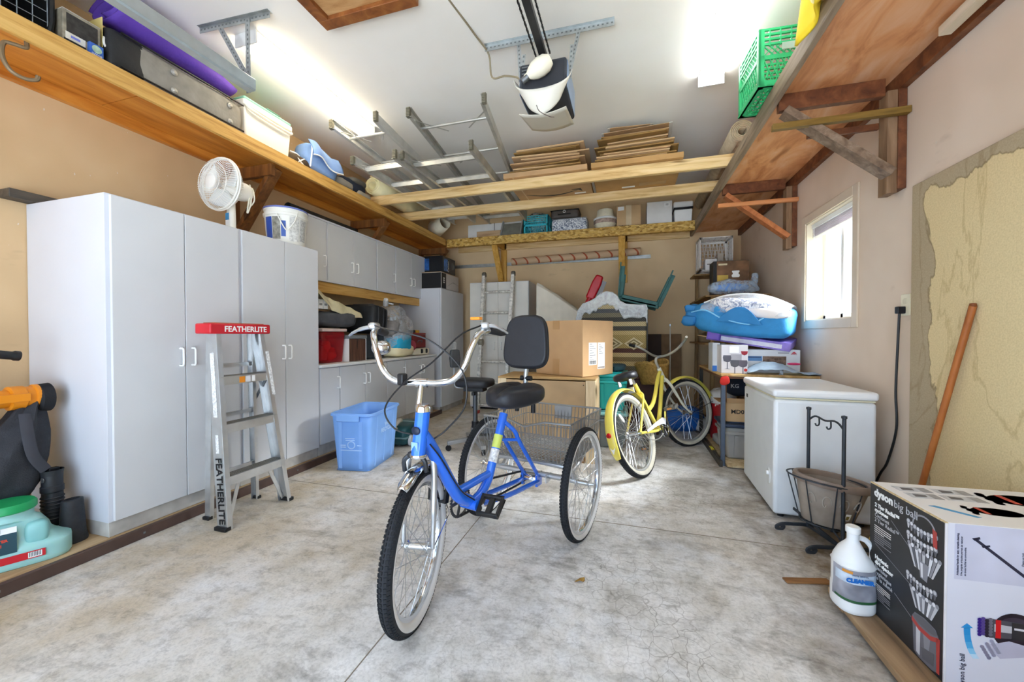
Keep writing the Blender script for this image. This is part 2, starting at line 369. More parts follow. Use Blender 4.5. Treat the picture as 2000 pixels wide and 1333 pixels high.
# wall with the wide open vehicle door behind the viewer
m = MB()
for x0, x1, z0, z1 in ((XL, -2.62, 0, ZC), (.88, XR, 0, ZC), (-2.62, .88, 2.35, ZC)): m.box(x0, x1, YF-.2, YF-.05, z0, z1)
struct(m.build('wall_front', WALLM))
struct(bx('driveway', M('#cccfd2', .8, 0, .05, 3), None, -14, 14, -16, YF-.2, -.16, -.02, 0))
struct(bx('ground', M('#8f9a78', .9, 0, .2, 2), None, XR+.15, 16, YF-.2, 16, -.16, -.05, 0))
# concrete control joints, shallow saw cuts filled with dirt
struct(tag(MB().box(-.843, -.839, -.4, 3.4, 0, .0015).build('floor_joint', M('#8a8172', .9)), kind='structure'))
struct(MB().box(-2.46, .9, 2.286, 2.290, 0, .0015).build('floor_joint', M('#8a8172', .9)))
# raised plywood platform under the cabinets with its brown metal edge
PLZ = .05
pf = struct(bx('floor_platform', W_PLAT, None, XL, -2.49, YF+.2, 4.86, 0, PLZ, .002))
struct(bx('trim_1', M('#5a4740', .5, .3, .15, 10), None, -2.49, -2.465, YF+.2, 4.86, 0, PLZ+.006, .003))
for k in range(9): bx('screw', GREYM, bpy.data.objects['trim_1'], -2.466, -2.462, .4+.5*k, .41+.5*k, .025, .035, .001)
# window
WINF = M('#f3f1ec', .4, 0, .02); TRIMW = M('#d8c8b2', .55, 0, .04)
w = struct(part('window_1', None)); w.location = (XR, 0, 0)
for nm, a in (('casing', (-.012, 0, WY0-.065, WY0, WZ0-.065, WZ1+.065)), ('casing', (-.012, 0, WY1, WY1+.065, WZ0-.065, WZ1+.065)), ('casing', (-.012, 0, WY0, WY1, WZ1, WZ1+.065)), ('casing', (-.012, 0, WY0, WY1, WZ0-.065, WZ0))):
    bx(nm, TRIMW, w, *a, .003)
m = MB(); m.box(0, .15, WY0, WY0+.008, WZ0, WZ1); m.box(0, .15, WY1-.008, WY1, WZ0, WZ1); m.box(0, .15, WY0, WY1, WZ1-.008, WZ1); m.box(0, .15, WY0, WY1, WZ0, WZ0+.008); m.build('jamb', M('#e9dcc4', .5, 0, .03), w)
for i, (a, b_, xo) in enumerate(((WY0+.01, (WY0+WY1)/2+.02, .095), ((WY0+WY1)/2-.02, WY1-.01, .12))):
    m = MB(); z0, z1 = WZ0+.01, WZ1-.01; t = .035
    m.box(xo, xo+.022, a, a+t, z0, z1); m.box(xo, xo+.022, b_-t, b_, z0, z1); m.box(xo, xo+.022, a, b_, z0, z0+t); m.box(xo, xo+.022, a, b_, z1-t, z1)
    sa = m.build('sash', WINF, w, .002)
    gl, gnt, gb = _new('window_glass'); gb.inputs['Base Color'].default_value = (1, 1, 1, 1); gb.inputs['Roughness'].default_value = .02; gb.inputs['Alpha'].default_value = .12
    MB().box(xo+.009, xo+.013, a+t, b_-t, z0+t, z1-t).build('pane', gl, sa)
m = MB(); m.box(.03, .065, WY0+.015, WY1-.015, WZ1-.045, WZ1-.01); bl = m.build('blind_headrail', WHT, w, .002)
for k in range(7): MB().bar((.048, WY0+.02, WZ1-.055-.011*k), (.048, WY1-.02, WZ1-.055-.011*k), .03, .0025, up=(.3, 0, 1)).build('slat', M('#cfc7cc', .5), bl)
MB().tube([(.03, WY1-.06, WZ1-.05), (.028, WY1-.06, WZ0+.3)], .002, 5).build('blind_cord', WHTP, w)
# electrical outlet with its plug and cord
o = thing('wall_outlet', 'ivory electrical outlet on the wall between window and hardboard sheet', 'outlet', (XR, 2.605, 1.245))
MB().box(-.006, 0, -.036, .036, -.058, .058).build('cover_plate', M('#e6dfc4', .4, 0, .03), o, .002)
for z in (.02, -.02): MB().lathe([(.016, 0), (.016, .003)], 16, mt=Matrix.Rotation(R_(-90), 4, 'Y'), c=(-.006, 0, z)).build('socket', M('#d8d0b3', .4), o)
c = thing('power_cord', 'black power cord hanging from the wall outlet down behind the freezer', 'cord', (XR, 2.605, 1.22))
MB().box(-.045, -.009, -.014, .014, -.022, .016).build('plug', BLK, c, .004)
MB().tube(smooth([(-.03, 0, -.02), (-.03, .01, -.2), (-.025, .03, -.45), (-.02, .03, -.65), (-.02, .1, -.85), (-.02, .17, -.95), (-.03, .24, -1.1)], 8), .006, 7).build('cable', BLK, c)
# ceiling hatch
hz = thing('attic_hatch', 'wood framed attic hatch set in the ceiling', 'hatch', (-1.5, 1.7, ZC))
HB = wood('hatch_frame_wood', '#6b3a18', '#8c5225', '#a56a35', (6, 6, 6), 2)
for a in ((-.33, .32, .27, .34), (-.33, .32, -.34, -.27), (-.33, -.26, -.27, .27), (.25, .32, -.27, .27)): bx('frame_board', HB, hz, *a, -.045, 0, .003)
bx('hatch_panel', wood('hatch_ply', '#a87745', '#c39663', '#d2aa7a', (2, 8, 8), 2), hz, -.26, .25, -.27, .27, -.02, -.004, .001)

# ================================================================ shelves along the walls
SZ0, SZ1 = 2.44, 2.535
def bracket_left(sh, y, z0=1.86):
    b = part('bracket', sh)
    MB().box(XL, XL+.04, y-.045, y+.045, z0, SZ0).build('wall_post', W_DK, b, .002)
    MB().box(XL+.04, -2.70, y-.04, y, SZ0-.09, SZ0).build('arm', W_DK, b, .002)
    MB().bar((XL+.06, y+.02, z0+.06), (-2.71, y+.02, SZ0-.02), .04, .088, up=(0, 1, 0)).build('brace', W_DK, b, .002)
s = thing('wall_shelf', 'long orange plywood storage shelf high on the left wall above the cabinets', 'shelf', (0, 0, 0))
for y0, y1 in ((-.3, 1.595), (1.6, 3.995), (4.0, YB-.01)): bx('plywood_panel', W_PLYL, s, XL+.002, -2.675, y0, y1, SZ1-.025, SZ1-.006, .001)
bx('front_board', W_FAS, s, -2.675, -2.65, -.3, 5.36, SZ0, SZ1, .002)
bx('ledger', W_PLYL, s, XL+.002, XL+.04, -.3, YB-.01, SZ0, SZ1-.025, .002)
for y in (2.44, 3.93, 5.5): bracket_left(s, y)
# steel hook under its front edge
h = tag(MB().tube(smooth([(-2.685, 1.10, 2.445), (-2.68, 1.095, 2.415), (-2.69, 1.06, 2.41), (-2.70, 1.035, 2.40), (-2.70, 1.03, 2.34), (-2.69, 1.05, 2.285), (-2.68, 1.09, 2.27), (-2.665, 1.12, 2.28), (-2.66, 1.125, 2.30)], 5), .009, 8).build('storage_hook', M('#7d6a50', .5, .4)), 'brown bent steel hook screwed into the left shelf edge', 'hook')
s = thing('wall_shelf', 'long reddish plywood shelf high on the right wall over the window', 'shelf', (0, 0, 0))
for y0, y1 in ((-.3, 1.595), (1.6, 3.995), (4.0, YB-.01)): bx('plywood_panel', W_PLYR, s, .835, XR-.002, y0, y1, SZ1-.045, SZ1-.02, .001)
bx('front_board', W_FASR, s, .805, .835, -.3, YB-.02, SZ0-.005, SZ1+.002, .003)
bx('ledger', W_DKR, s, XR-.04, XR-.002, -.3, YB-.01, SZ0-.03, SZ1-.045, .002)
for y, two, mm, ms in ((2.66, True, W_DKR, wood('weathered_yellow_strip', '#5c4314', '#7d6024', '#947638', (1, 10, 10), 2)), (4.07, False, wood('orange_brace', '#8a4a1e', '#b0683a', '#c27c4c', (8, 8, 8), 2), wood('orange_strip', '#a05a28', '#c27c48', '#d29060', (1, 10, 10), 2))):
    b = part('bracket', s)
    MB().box(XR-.04, XR-.002, y-.045, y+.045, 1.875, SZ0-.03).build('wall_post', W_DKR, b, .002)
    MB().box(XR-.085, XR-.04, y-.04, y+.04, 1.855, SZ0-.03).build('wall_post', wood('worn_post', '#6a4f35', '#84664a', '#9a7d60', (10, 10, 1), 2), b, .002)
    MB().box(.84, XR-.085, y-.02, y+.02, SZ0-.045, SZ1-.046).build('arm', W_DKR, b, .002)
    MB().bar((.86, y-.03, SZ0-.06), (XR-.07, y-.03, 1.96), .04, .085, up=(0, 1, 0)).build('brace', mm if not two else wood('weathered_brace', '#5a4634', '#7d6753', '#9a8672', (9, 9, 9), 2), b, .002)
    bx('cross_strip', ms, b, .79, XR-.005, y-.085, y-.052, 2.26, 2.295, .002)
    if two: bx('cross_strip', mm, b, 1.0, XR-.09, y+.025, y+.045, 2.235, 2.27, .002)
bx('batten', wood('pale_batten', '#a9977c', '#cbbba0', '#d9ccb6', (8, 1, 8), 2), s, 1.30, 1.345, 1.2, 2.19, SZ0-.045, SZ0-.005, .002)
s = thing('wall_shelf', 'chipboard fronted shelf across the back wall with pine brackets', 'shelf', (0, 0, 0))
bx('shelf_panel', OSB, s, -2.64, .80, 5.39, YB-.002, SZ1-.03, SZ1-.012, .001)
bx('front_board', OSB, s, -2.64, .80, 5.365, 5.39, 2.415, SZ1, .002)
bx('ledger', W_PINE, s, -2.64, .80, YB-.04, YB-.002, SZ0-.02, SZ1-.03, .002)
for x in (-1.87, -.06):
    b = part('bracket', s)
    MB().box(x-.045, x+.045, YB-.04, YB-.002, 1.84, SZ1-.03).build('wall_post', W_PINEZ, b, .002)
    MB().box(x-.02, x+.02, 5.395, YB-.04, SZ1-.12, SZ1-.03).build('arm', W_PINEZ, b, .002)
    MB().bar((x-.03, YB-.06, 1.93), (x-.03, 5.41, SZ1-.06), .04, .085, up=(1, 0, 0)).build('brace', W_PINEZ, b, .002)
# two loose studs laid across from shelf to shelf
for k, (y, lab) in enumerate(((3.76, 'pine stud spanning the two side shelves, the one carrying the ladder feet'), (4.36, 'pine stud spanning the two side shelves, the rear one beneath the cardboard'))):
    tag(bx('lumber_stud', W_PINE, None, -2.83, .95, y-.019, y+.019, SZ1+.003, SZ1+.105, .003), lab, 'lumber', 'pine studs across the garage')

# ================================================================ ceiling lights, track and door opener
def emis(name, col, st):
    m, nt, b = _new(name); b.inputs['Base Color'].default_value = (1, 1, 1, 1); b.inputs['Emission Color'].default_value = (*col, 1); b.inputs['Emission Strength'].default_value = st; return m
for x, y0, y1, lab, e in ((-2.385, 1.95, 3.15, 'lit twin tube ceiling light above the left shelf', emis('warm_tube', (1, .88, .66), TUBE_L)), (.59, 2.05, 3.25, 'lit twin tube ceiling light next to the right shelf', emis('cool_tube', (.96, .97, .96), TUBE_R))):
    f = thing('ceiling_light', lab, 'light fixture', (x, 0, ZC), group='fluorescent ceiling lights')
    MB().prism([(-.085, -.008), (-.03, -.022), (-.028, -.05), (.028, -.05), (.03, -.022), (.085, -.008), (.085, 0), (-.085, 0)], y0, y1).build('housing', WHTP, f)
    for yy in (y0-.012, y1): bx('end_cap', WHTP, f, -.09, .09, yy, yy+.012, -.085, 0, .003)
    for xx in (-.052, .052): MB().cyl((xx, y0+.02, -.058), (xx, y1-.02, -.058), .019, n=12).build('tube', e, f)
# galvanised door track hung from the ceiling
t = thing('door_track', 'galvanised garage door track hung from the ceiling over the suitcase', 'door track', (0, 0, 0))
m = MB(); prof = [(-.03, .028), (-.022, .035), (.02, .035), (.026, .028), (.026, -.03), (.018, -.036), (-.03, -.036)]
for (a, b_), (c1, d) in zip(prof[:-1], prof[1:]): m.add([(-2.21+a, -.2, 2.61+b_), (-2.21+c1, -.2, 2.61+d), (-2.21+c1, 1.84, 2.61+d), (-2.21+a, 1.84, 2.61+b_)], [(0, 1, 2, 3)])
m.build('rail', M('#b5c2c7', .35, .55, .08, 12), t, solid=.003, smooth_=False)
def perf(name, p0, p1, w, par, n=None, nrm=(0, -1, 0), angle=None):
    # perforated steel strip: a bar with a row of dark slots; angle adds a second flange
    p0, p1 = Vector(p0), Vector(p1); L = (p1-p0).length; d = (p1-p0).normalized(); nv = Vector(nrm)
    o = MB().bar(p0, p1, w, .003, up=nv)
    if angle: q = Vector(angle); sd = d.cross(nv).normalized(); o.bar(p0+q*w/2, p1+q*w/2, .003, w, up=nv)
    ob = o.build(name, GALV, par); k = n or max(3, int(L/.028)); h = MB()
    for i in range(k):
        c_ = p0+d*(L*(i+.5)/k)
        for sgn in (1, -1): h.bar(c_-d*.006+nv*.0022*sgn, c_+d*.006+nv*.0022*sgn, .009, .001, up=nv)
    hh = h.build('slots', M('#707474', .8), ob); hh['kind'] = 'stuff'; return ob
perf('ceiling_angle', (-2.63, 1.83, ZC-.02), (-2.09, 1.86, ZC-.02), .038, t, angle=(0, 0, 1))
perf('hanger', (-2.25, 1.845, ZC-.02), (-2.245, 1.845, 2.575), .035, t)
perf('diagonal_hanger', (-2.47, 1.84, ZC-.03), (-2.255, 1.84, 2.68), .035, t)
# opener
g = thing('door_opener', 'motor unit of the door opener with chain rail on the ceiling', 'door opener', (-.52, 2.42, 2.80))
GB = M('#3d4047', .5, .3, .1); GBL = M('#8fa3c0', .4, .5, .15)
MB().box(-.15, .15, -.02, .36, -.19, .0).build('motor_body', [GB], g, .015, 3)
for sx in (-.152, .152): MB().box(sx-.002, sx+.002, 0, .34, -.18, -.01).build('side_panel', GBL, g, .004)
MB().box(-.135, .135, -.028, -.018, -.17, -.02).build('front_recess', M('#2b2d33', .6), g, .004)
for z in (-.035, -.055, -.075): MB().box(-.13, -.03, -.034, -.027, z, z+.008).build('vent_rib', GREYM, g)
MB().lathe([(.0, -.075), (.03, -.07), (.05, -.04), (.055, 0), (.05, .04), (.035, .07), (.02, .09), (.018, .11)], 20, mt=Matrix.Rotation(R_(62), 4, 'Y') @ Matrix.Rotation(R_(180), 4, 'Y'), c=(-.0, -.075, -.075)).build('bulb', M('#efe9d4', .35, 0, .03), g)
MB().cyl((-.115, -.075, -.145), (-.08, -.075, -.12), .02, n=14).build('bulb_socket', GREYM, g)
def lens(u, v):
    a = R_(-88+176*u); e = abs(2*u-1); k = 1-.35*v
    return V(.185*math.sin(a)*k, -.02-.055*math.cos(a)+.05*v, -.205+.115*e**2.0-(.135-.06*e)*v)
MB().grid(lens, 28, 8).build('light_lens', M('#d9d5c9', .35, 0, .03), g, solid=.004)
MB().grid(lambda u, v: V((u-.5)*.30, -.03+.36*v, -.315-.025*math.sin(math.pi*u)+.08*v), 14, 6).build('lower_lens', M('#cfcabd', .35, 0, .03), g, solid=.004)
MB().box(-.022, .022, -2.9, .2, .03, .065).build('rail', M('#3a3a3c', .4, .6), g, .002)
for xx in (-.045, .045):
    ch = MB(); L = 2.9; n_ = 120
    for i in range(n_): ch.box(xx-.004, xx+.004, -L+L*i/n_, -L+L*(i+.7)/n_, .035+(.004 if i % 2 else 0), .047+(.004 if i % 2 else 0))
    ch.build('chain', M('#2c2a28', .5, .6), g)['kind'] = 'stuff'
perf('ceiling_angle', (-.42, .08, .23), (.43, .10, .23), .04, g, angle=(0, 0, 1))
for x0, x1 in ((-.185, -.16), (.21, .16)):
    perf('hanger', (x0, .09, .215), (x1, .05, -.06), .025, g); perf('hanger', (x1+(.02 if x1 < 0 else .012), .06, .12), (x1, .05, -.10), .022, g)
MB().tube(smooth([(-.56, -.62, .25), (-.50, -.35, .25), (-.44, -.02, .24), (-.40, .10, .2), (-.38, .11, .05), (-.28, .08, .02), (-.20, .05, -.02), (-.16, .04, -.05)], 6), .006, 6).build('cable', M('#8b7f66', .6), g)
MB().tube(smooth([(-.02, -.1, -.32), (.0, -.1, -.36), (.06, -.1, -.40), (.09, -.1, -.41)], 5), .0025, 5).build('antenna_wire', M('#5a4a40', .6), g)
# ================================================================ white cabinets on the left
HND = M('#f4f4f2', .35, 0, .02)
def pull(parent, x, y, z, L=.1, off=.03, ax='x', s=1):
    # D shaped pull standing off a door face
    pts = [(0, -L/2), (off*.8, -L/2), (off, -L/2+.008), (off, L/2-.008), (off*.8, L/2), (0, L/2)]
    P = [(x+s*a, y, z+b) if ax == 'x' else (x, y+s*a, z+b) for a, b in pts]
    return MB().tube(P, .0055, 6, flat=1).build('handle', HND, parent)
def cab(name, label, x0, x1, y0, y1, z0, z1, doors, hz, kick=.06, group=None, mat=MELA, dmat=MELA2, ztop=None, gap=.0025, t=.018):
    c = thing(name, label, 'cabinet', (0, 0, 0), group=group)
    m = MB()
    m.box(x0, x1-t, y0, y1, z0+kick, z1)
    m.build('body', mat, c, .0015)
    if kick: bx('toe_kick', M('#bdb9b2', .6, 0, .2, 9), c, x0, x1-t-.006, y0+.004, y1-.004, z0, z0+kick, .001)
    for a, b, hy in doors:
        d = bx('door', dmat, c, x1-t+.001, x1, a+gap, b-gap, z0+kick+.006, z1-.008, .0015)
        if hy is not None: pull(d, x1, hy, hz)
    return c
XC = -2.50
G = 'tall white storage cabinets'
cab('tall_cabinet', 'tall white double door cabinet nearest the leaf blower', XL+.003, XC, 1.285, 1.978, PLZ+.002, 1.80, [(1.30, 1.641, 1.61), (1.641, 1.972, 1.675)], .955, .075, G)
cab('tall_cabinet', 'tall white double door cabinet beside the low counter, behind the stepladder', XL+.003, XC, 1.982, 2.672, PLZ+.002, 1.80, [(1.994, 2.337, 2.31), (2.337, 2.668, 2.366)], .955, .075, G)
G = 'low white cabinets under the counter'
for a, b, ds, lab in ((2.676, 2.917, [(2.68, 2.915, 2.885)], 'narrow low white cabinet next to the tall cabinets, red tote above it'),
                      (2.919, 3.638, [(2.92, 3.275, 3.245), (3.275, 3.636, 3.31)], 'low white two door cabinet behind the blue recycling bin'),
                      (3.640, 3.993, [(3.642, 3.992, 3.955)], 'low white single door cabinet with the teal vacuum before it'),
                      (3.995, 4.712, [(3.997, 4.348, 4.31), (4.348, 4.71, 4.385)], 'low white two door cabinet at the far end of the counter')):
    cab('base_cabinet', lab, XL+.003, XC, a, b, PLZ+.002, .803, ds, .66, .09, G)
tag(bx('countertop', WHT, None, XL+.003, -2.482, 2.676, 4.74, .805, .828, .003), 'long white countertop on the low cabinets crowded with totes and bags', 'countertop')
XU = -2.815
G = 'white upper cabinets'
for a, b, ds, lab in ((2.77, 3.117, [(2.775, 3.11, 3.075)], 'narrow white upper cabinet behind the plastic pail'),
                      (3.119, 3.899, [(3.13, 3.505, 3.465), (3.505, 3.89, 3.545)], 'white two door upper cabinet above the grey bag and black case'),
                      (3.901, 4.282, [(3.91, 4.275, 4.235)], 'white single door upper cabinet between the two double ones'),
                      (4.284, 5.06, [(4.292, 4.66, 4.62), (4.66, 5.05, 4.70)], 'white two door upper cabinet farthest back, scuffed on its last door')):
    u = cab('upper_cabinet', lab, XL+.003, XU, a, b, 1.612, 2.19, ds, 1.80, 0, G)
    bx('face_rail', MELA, u, XU-.018, XU+.004, a, b, 2.183, 2.20, .001); bx('face_rail', MELA, u, XU-.018, XU+.004, a, b, 1.604, 1.617, .001)
tag(bx('support_beam', W_FAS, None, -2.875, -2.838, 2.74, 4.93, 1.50, 1.603, .002), 'varnished timber beam carrying the upper cabinets', 'beam')
cab('tall_cabinet', 'tall white cabinet in the far left corner with boxes on top', XL+.003, XC, 4.90, 5.672, .002, 1.745, [(4.91, 5.29, 5.265), (5.29, 5.665, 5.32)], .93, .07, 'tall white storage cabinets')
# things on top of the tall cabinets
tag(bx('timber_offcut', wood('charred_offcut', '#2f2a24', '#4a4239', '#62584b', (9, 1, 9), 2), None, XL+.004, XL+.09, 1.19, 1.95, 1.803, 1.85, .003), 'dark weathered timber offcut lying on the nearest tall cabinet', 'timber')
f = thing('pedestal_fan', 'white pedestal fan standing on the tall cabinets', 'fan', (-2.73, 2.10, 1.802))
FW = M('#f0efe9', .4, 0, .03)
MB().lathe([(.14, 0), (.14, .01), (.12, .022), (.03, .03)], 28).build('base', FW, f)
MB().lathe([(.03, .02), (.028, .13), (.024, .30)], 18).build('pole', FW, f)
bx('sticker', M('#3d8fc4', .4), f, -.015, .016, -.0315, -.0285, .10, .15, .001); bx('sticker', M('#f5f5f5', .4), f, -.015, .016, -.0312, -.0285, .06, .10, .001)
MB().blob((.0, .05, .335), (.13, .20, .13), .7).build('motor_housing', FW, f)
rotf = Matrix.Rotation(R_(90), 4, 'X')
def ring(r, y, t, mb, n=40): return mb.tube([(r*math.cos(2*math.pi*k/n), y, .335+r*math.sin(2*math.pi*k/n)) for k in range(n)], t, 6, closed=True)
cg = MB()
ring(.178, -.07, .008, cg); ring(.178, -.085, .006, cg)
cgo = cg.build('cage_rim', FW, f)
gw = MB()
for k in range(64):
    a = 2*math.pi*k/64; ca, sa = math.cos(a), math.sin(a)
    gw.tube([(.045*ca, -.145, .335+.045*sa), (.11*ca, -.138, .335+.11*sa), (.158*ca, -.118, .335+.158*sa), (.178*ca, -.085, .335+.178*sa)], .0016, 4)
    gw.tube([(.05*ca, .0, .335+.05*sa), (.13*ca, -.01, .335+.13*sa), (.178*ca, -.07, .335+.178*sa)], .0016, 4)
for r, y in ((.08, -.143), (.13, -.132)): ring(r, y, .002, gw)
gw.build('cage_wires', FW, f)['kind'] = 'stuff'
MB().lathe([(.0, .008), (.035, .006), (.048, 0), (.048, -.006)], 24, mt=rotf, c=(0, -.145, .335)).build('badge', FW, f)
for k in range(3):
    a = 2*math.pi*k/3+.4
    MB().grid(lambda u, v: V((.03+.12*u)*math.cos(a+(v-.5)*1.3), -.06+.05*(v-.5), .335+(.03+.12*u)*math.sin(a+(v-.5)*1.3)), 5, 6).build('blade', M('#dfe3e3', .3, 0, .02), f, solid=.002)
MB().tube(smooth([(.03, .12, .40), (.05, .12, .32), (.03, .10, .22), (.06, .13, .28), (.03, .14, .38), (.05, .1, .30), (.04, .09, .18), (.05, .11, .25), (.05, .12, .36)], 6), .005, 6).build('coiled_cord', M('#e9e5d6', .5), f)
p = thing('plastic_pail', 'white plastic pail with a blue lid on the tall cabinet', 'pail', (-2.66, 2.50, 1.803), -14)
PW = M('#ecebe3', .4, 0, .03)
MB().lathe([(.0, .0), (.128, .0), (.135, .01), (.150, .215), (.158, .218), (.160, .235), (.152, .24), (.152, .262), (.158, .266), (.158, .272)], 36, sy=1).build('tub', PW, p)
MB().lathe([(.156, .268), (.160, .272), (.160, .282), (.15, .286), (.0, .286)], 36).build('lid', M('#6a76b8', .4, 0, .05), p)
MB().tube(smooth([(.16, 0, .24), (.175, -.03, .17), (.172, -.07, .11), (.15, -.09, .10), (.10, -.13, .22)], 6), .004, 6).build('bail_handle', PW, p)
def curved(par, name, a0, a1, r0, r1, z0, z1, mt): return MB().grid(lambda u, v: V((r0+(r1-r0)*v)*math.cos(R_(a0+(a1-a0)*u)), (r0+(r1-r0)*v)*math.sin(R_(a0+(a1-a0)*u)), z0+(z1-z0)*v), 8, 2).build(name, mt, par)
curved(p, 'label', -95, -70, .1395, .1505, .03, .20, M('#2b4fa8', .4, 0, .1)); curved(p, 'label', -68, -45, .1395, .1505, .03, .20, M('#8c8a80', .4, 0, .5, 30)); curved(p, 'label', -43, -30, .1395, .1505, .05, .17, M('#3557a6', .4, 0, .1)); curved(p, 'label', -20, 8, .1395, .1505, .02, .21, M('#d2d2ce', .4, 0, .3, 60)); curved(p, 'label', 12, 38, .1395, .1505, .03, .20, M('#c3c4c2', .4, 0, .35, 70))
m = MB(); m.lathe([(.045, 0), (.045, .9)], 20, mt=Matrix.Rotation(R_(-90), 4, 'X'), c=(-2.96, 2.80, 2.243), cap=False)
m.lathe([(.034, 0), (.034, .9)], 20, mt=Matrix.Rotation(R_(-90), 4, 'X'), c=(-2.96, 2.80, 2.243), cap=False)
tag(m.build('membrane_roll', M('#3a3834', .7, 0, .25, 14)), 'dark grey roll of membrane lying on the upper cabinets', 'roll')
tag(MB().cyl((-2.90, 3.75, 2.212), (-2.86, 4.35, 2.212), .011, n=10).build('wood_dowel', W_PINE), 'thin pale wooden dowel on top of the upper cabinets', 'dowel')
b = thing('electronics_box', 'black printed electronics box stacked topmost in the far left corner', 'box', (-2.72, 5.22, 1.985), 0)
bx('carton', M('#15171c', .35, 0, .3), b, -.19, .19, -.21, .21, 0, .235, .003)
bx('photo_print', M('#2a5fa8', .35, 0, .6, 12), b, -.17, -.02, -.212, -.21, .03, .20, 0); bx('photo_print', M('#3d6cb0', .35, 0, .7, 18), b, .19, .192, -.16, -.05, .03, .2, 0)
text('lettering', 'Canon', .055, WHTP, b, (.1925, -.03, .02), (90, -90, 90), sx=1.1)
MB().lathe([(.055, 0), (.055, .002), (.04, .003), (.0, .003)], 24, mt=Matrix.Rotation(R_(90), 4, 'Y'), c=(.19, .11, .13)).build('lens_print', M('#4a4d55', .3, .3), b)
b = thing('printer_carton', 'flat white printer carton with a black end under the electronics box', 'box', (-2.72, 5.20, 1.747), 0)
bx('carton', M('#c9c3bd', .6, 0, .06), b, -.21, .21, -.27, .31, 0, .225, .003); bx('black_panel', M('#1a1a1d', .4), b, .2105, .212, -.265, -.12, .004, .22, 0); bx('black_panel', M('#1a1a1d', .4), b, -.205, .205, -.272, -.2705, .004, .22, 0)
for k in range(3): bx('small_print', WHTP, b, .212, .2125, -.21, -.17, .08+.03*k, .098+.03*k, 0)
bx('lid_flap', CARD2, b, -.212, .212, -.272, .312, .2255, .231, .001); MB().tube([(.2125, -.1, .04), (.2125, .1, .12), (.2125, .3, .09)], .0015, 4).build('line_print', M('#8a8784', .6), b)

# ================================================================ on the countertop
CZ = .830
t = thing('storage_tote', 'red translucent tote with a pale lid filled with red ribbon, on the counter', 'tote', (-2.78, 2.95, CZ))
rm, rnt, rb = _new('red_translucent_plastic'); rb.inputs['Base Color'].default_value = (*lin('#a3121c'), 1); rb.inputs['Alpha'].default_value = .62; rb.inputs['Roughness'].default_value = .25
MB().box(-.19, .19, -.145, .145, 0, .285, taper=.9).build('tub', rm, t, .012, 3)
bx('lid', M('#cfb9b0', .45, 0, .05), t, -.205, .205, -.155, .155, .287, .315, .006)
for k, (y, z, s_) in enumerate(((-.06, .09, .15), (.05, .08, .13), (-.02, .15, .12))): MB().blob((.07, y, z), (.16, s_, s_), .9, .02, 18, 18, seed=k).build('ribbon', M('#e0231f', .5, 0, .15), t)
tag(MB().blob((-2.79, 3.06, 1.232), (.42, .56, .15), .55, .025, 9, 28, seed=3).build('folded_garment_bag', M('#4d4f54', .75, 0, .3, 10, .2, 40)), 'folded dark grey nylon bag lying on the red tote', 'bag')
for k, (y, mm) in enumerate(((2.845, WHTP), (2.905, WHTP), (2.955, CARD2))):
    b = thing('small_carton', ('small white carton at the edge of the tall cabinet on the grey bag', 'small white carton between the other two on the grey bag', 'small brown carton beside the white ones on the grey bag')[k], 'box', (-2.66, y, 1.322), group='small cartons on the grey bag')
    bx('carton', mm, b, -.07, .02, -.026, .026, 0, .085, .002); bx('print', M('#9a9b9c', .5), b, .0201, .0206, -.018, .015, .03, .05, 0)
def cream(u, v):
    y = 2.70+.66*u; top = 1.47-.14*u**1.5+.05*math.exp(-((u-.12)/.12)**2)+.012*noise.noise(V(u*9, v*7, 2))
    if v < .45: return V(-2.96+.32*(v/.45), y, top-.01)
    w = (v-.45)/.55; return V(-2.64+.035*math.sin(w*1.5)+.008*math.sin(u*15), y, top-.01-(.06+.06*u*(1-u)*4-.03*(u<.35))*w)
tag(MB().grid(cream, 30, 14).build('plastic_bag', M('#ddd3ad', .35, 0, .1, 12, .4, 25, alpha=.9), solid=.003), 'cream plastic bag draped over the small cartons and grey bag', 'bag')
b = thing('woodgrain_box', 'woodgrain box with white edges and grey lid on the counter', 'box', (-2.70, 3.245, CZ))
bx('front_panel', wood('dark_woodgrain', '#3a2117', '#5c3a2a', '#76503c', (14, 14, 1), 4), b, -.13, .13, -.125, .125, 0, .215, .002)
for y in (-.128, .125): bx('edge_strip', WHT, b, -.132, .134, y, y+.004, 0, .22, .001)
bx('lid', M('#7b8082', .5, 0, .1), b, -.14, .14, -.135, .135, .221, .255, .006)
s = thing('black_suitcase', 'black soft suitcase leaning upright on the crowded counter', 'suitcase', (-2.78, 3.59, 1.125), 0, rot=(R_(-8), 0, 0))
MB().blob((0, 0, .135), (.46, .26, .30), .32, .0, 5, 28).build('shell', M('#1a1b1e', .6, 0, .25, 20, .15, 150), s)
for y in (-.06, .03, .09): MB().tube([(.231, y, .02), (.236, y, .13), (.225, y, .25), (.15, y, .286), (-.1, y, .287)], .006, 6).build('piping', M('#3a3b3e', .5), s)
tag(MB().box(-2.97, -2.62, 3.42, 3.76, CZ, 1.09).build('navy_bin', M('#2a3038', .5, 0, .2, 8), None, .02), 'dark navy plastic bin under the black suitcase', 'bin')
b = thing('clear_bag', 'big clear plastic bag stuffed with grey, teal and cream bedding on the counter', 'bag', (-2.70, 4.0, CZ))
MB().blob((0, 0, .30), (.46, .48, .60), .75, .045, 7, 36, seed=9, flatbot=-.295).build('film', FILM, b)
MB().blob((.03, -.08, .34), (.36, .34, .26), .6, .03, 9, 22, seed=2).build('bedding', M('#75706c', .6, 0, .3, 14, .3, 30), b)
MB().blob((.12, -.02, .17), (.24, .32, .22), .7, .02, 10, 22, seed=4).build('bedding', M('#2aa3c6', .8, 0, .12, 9, .2, 60), b)
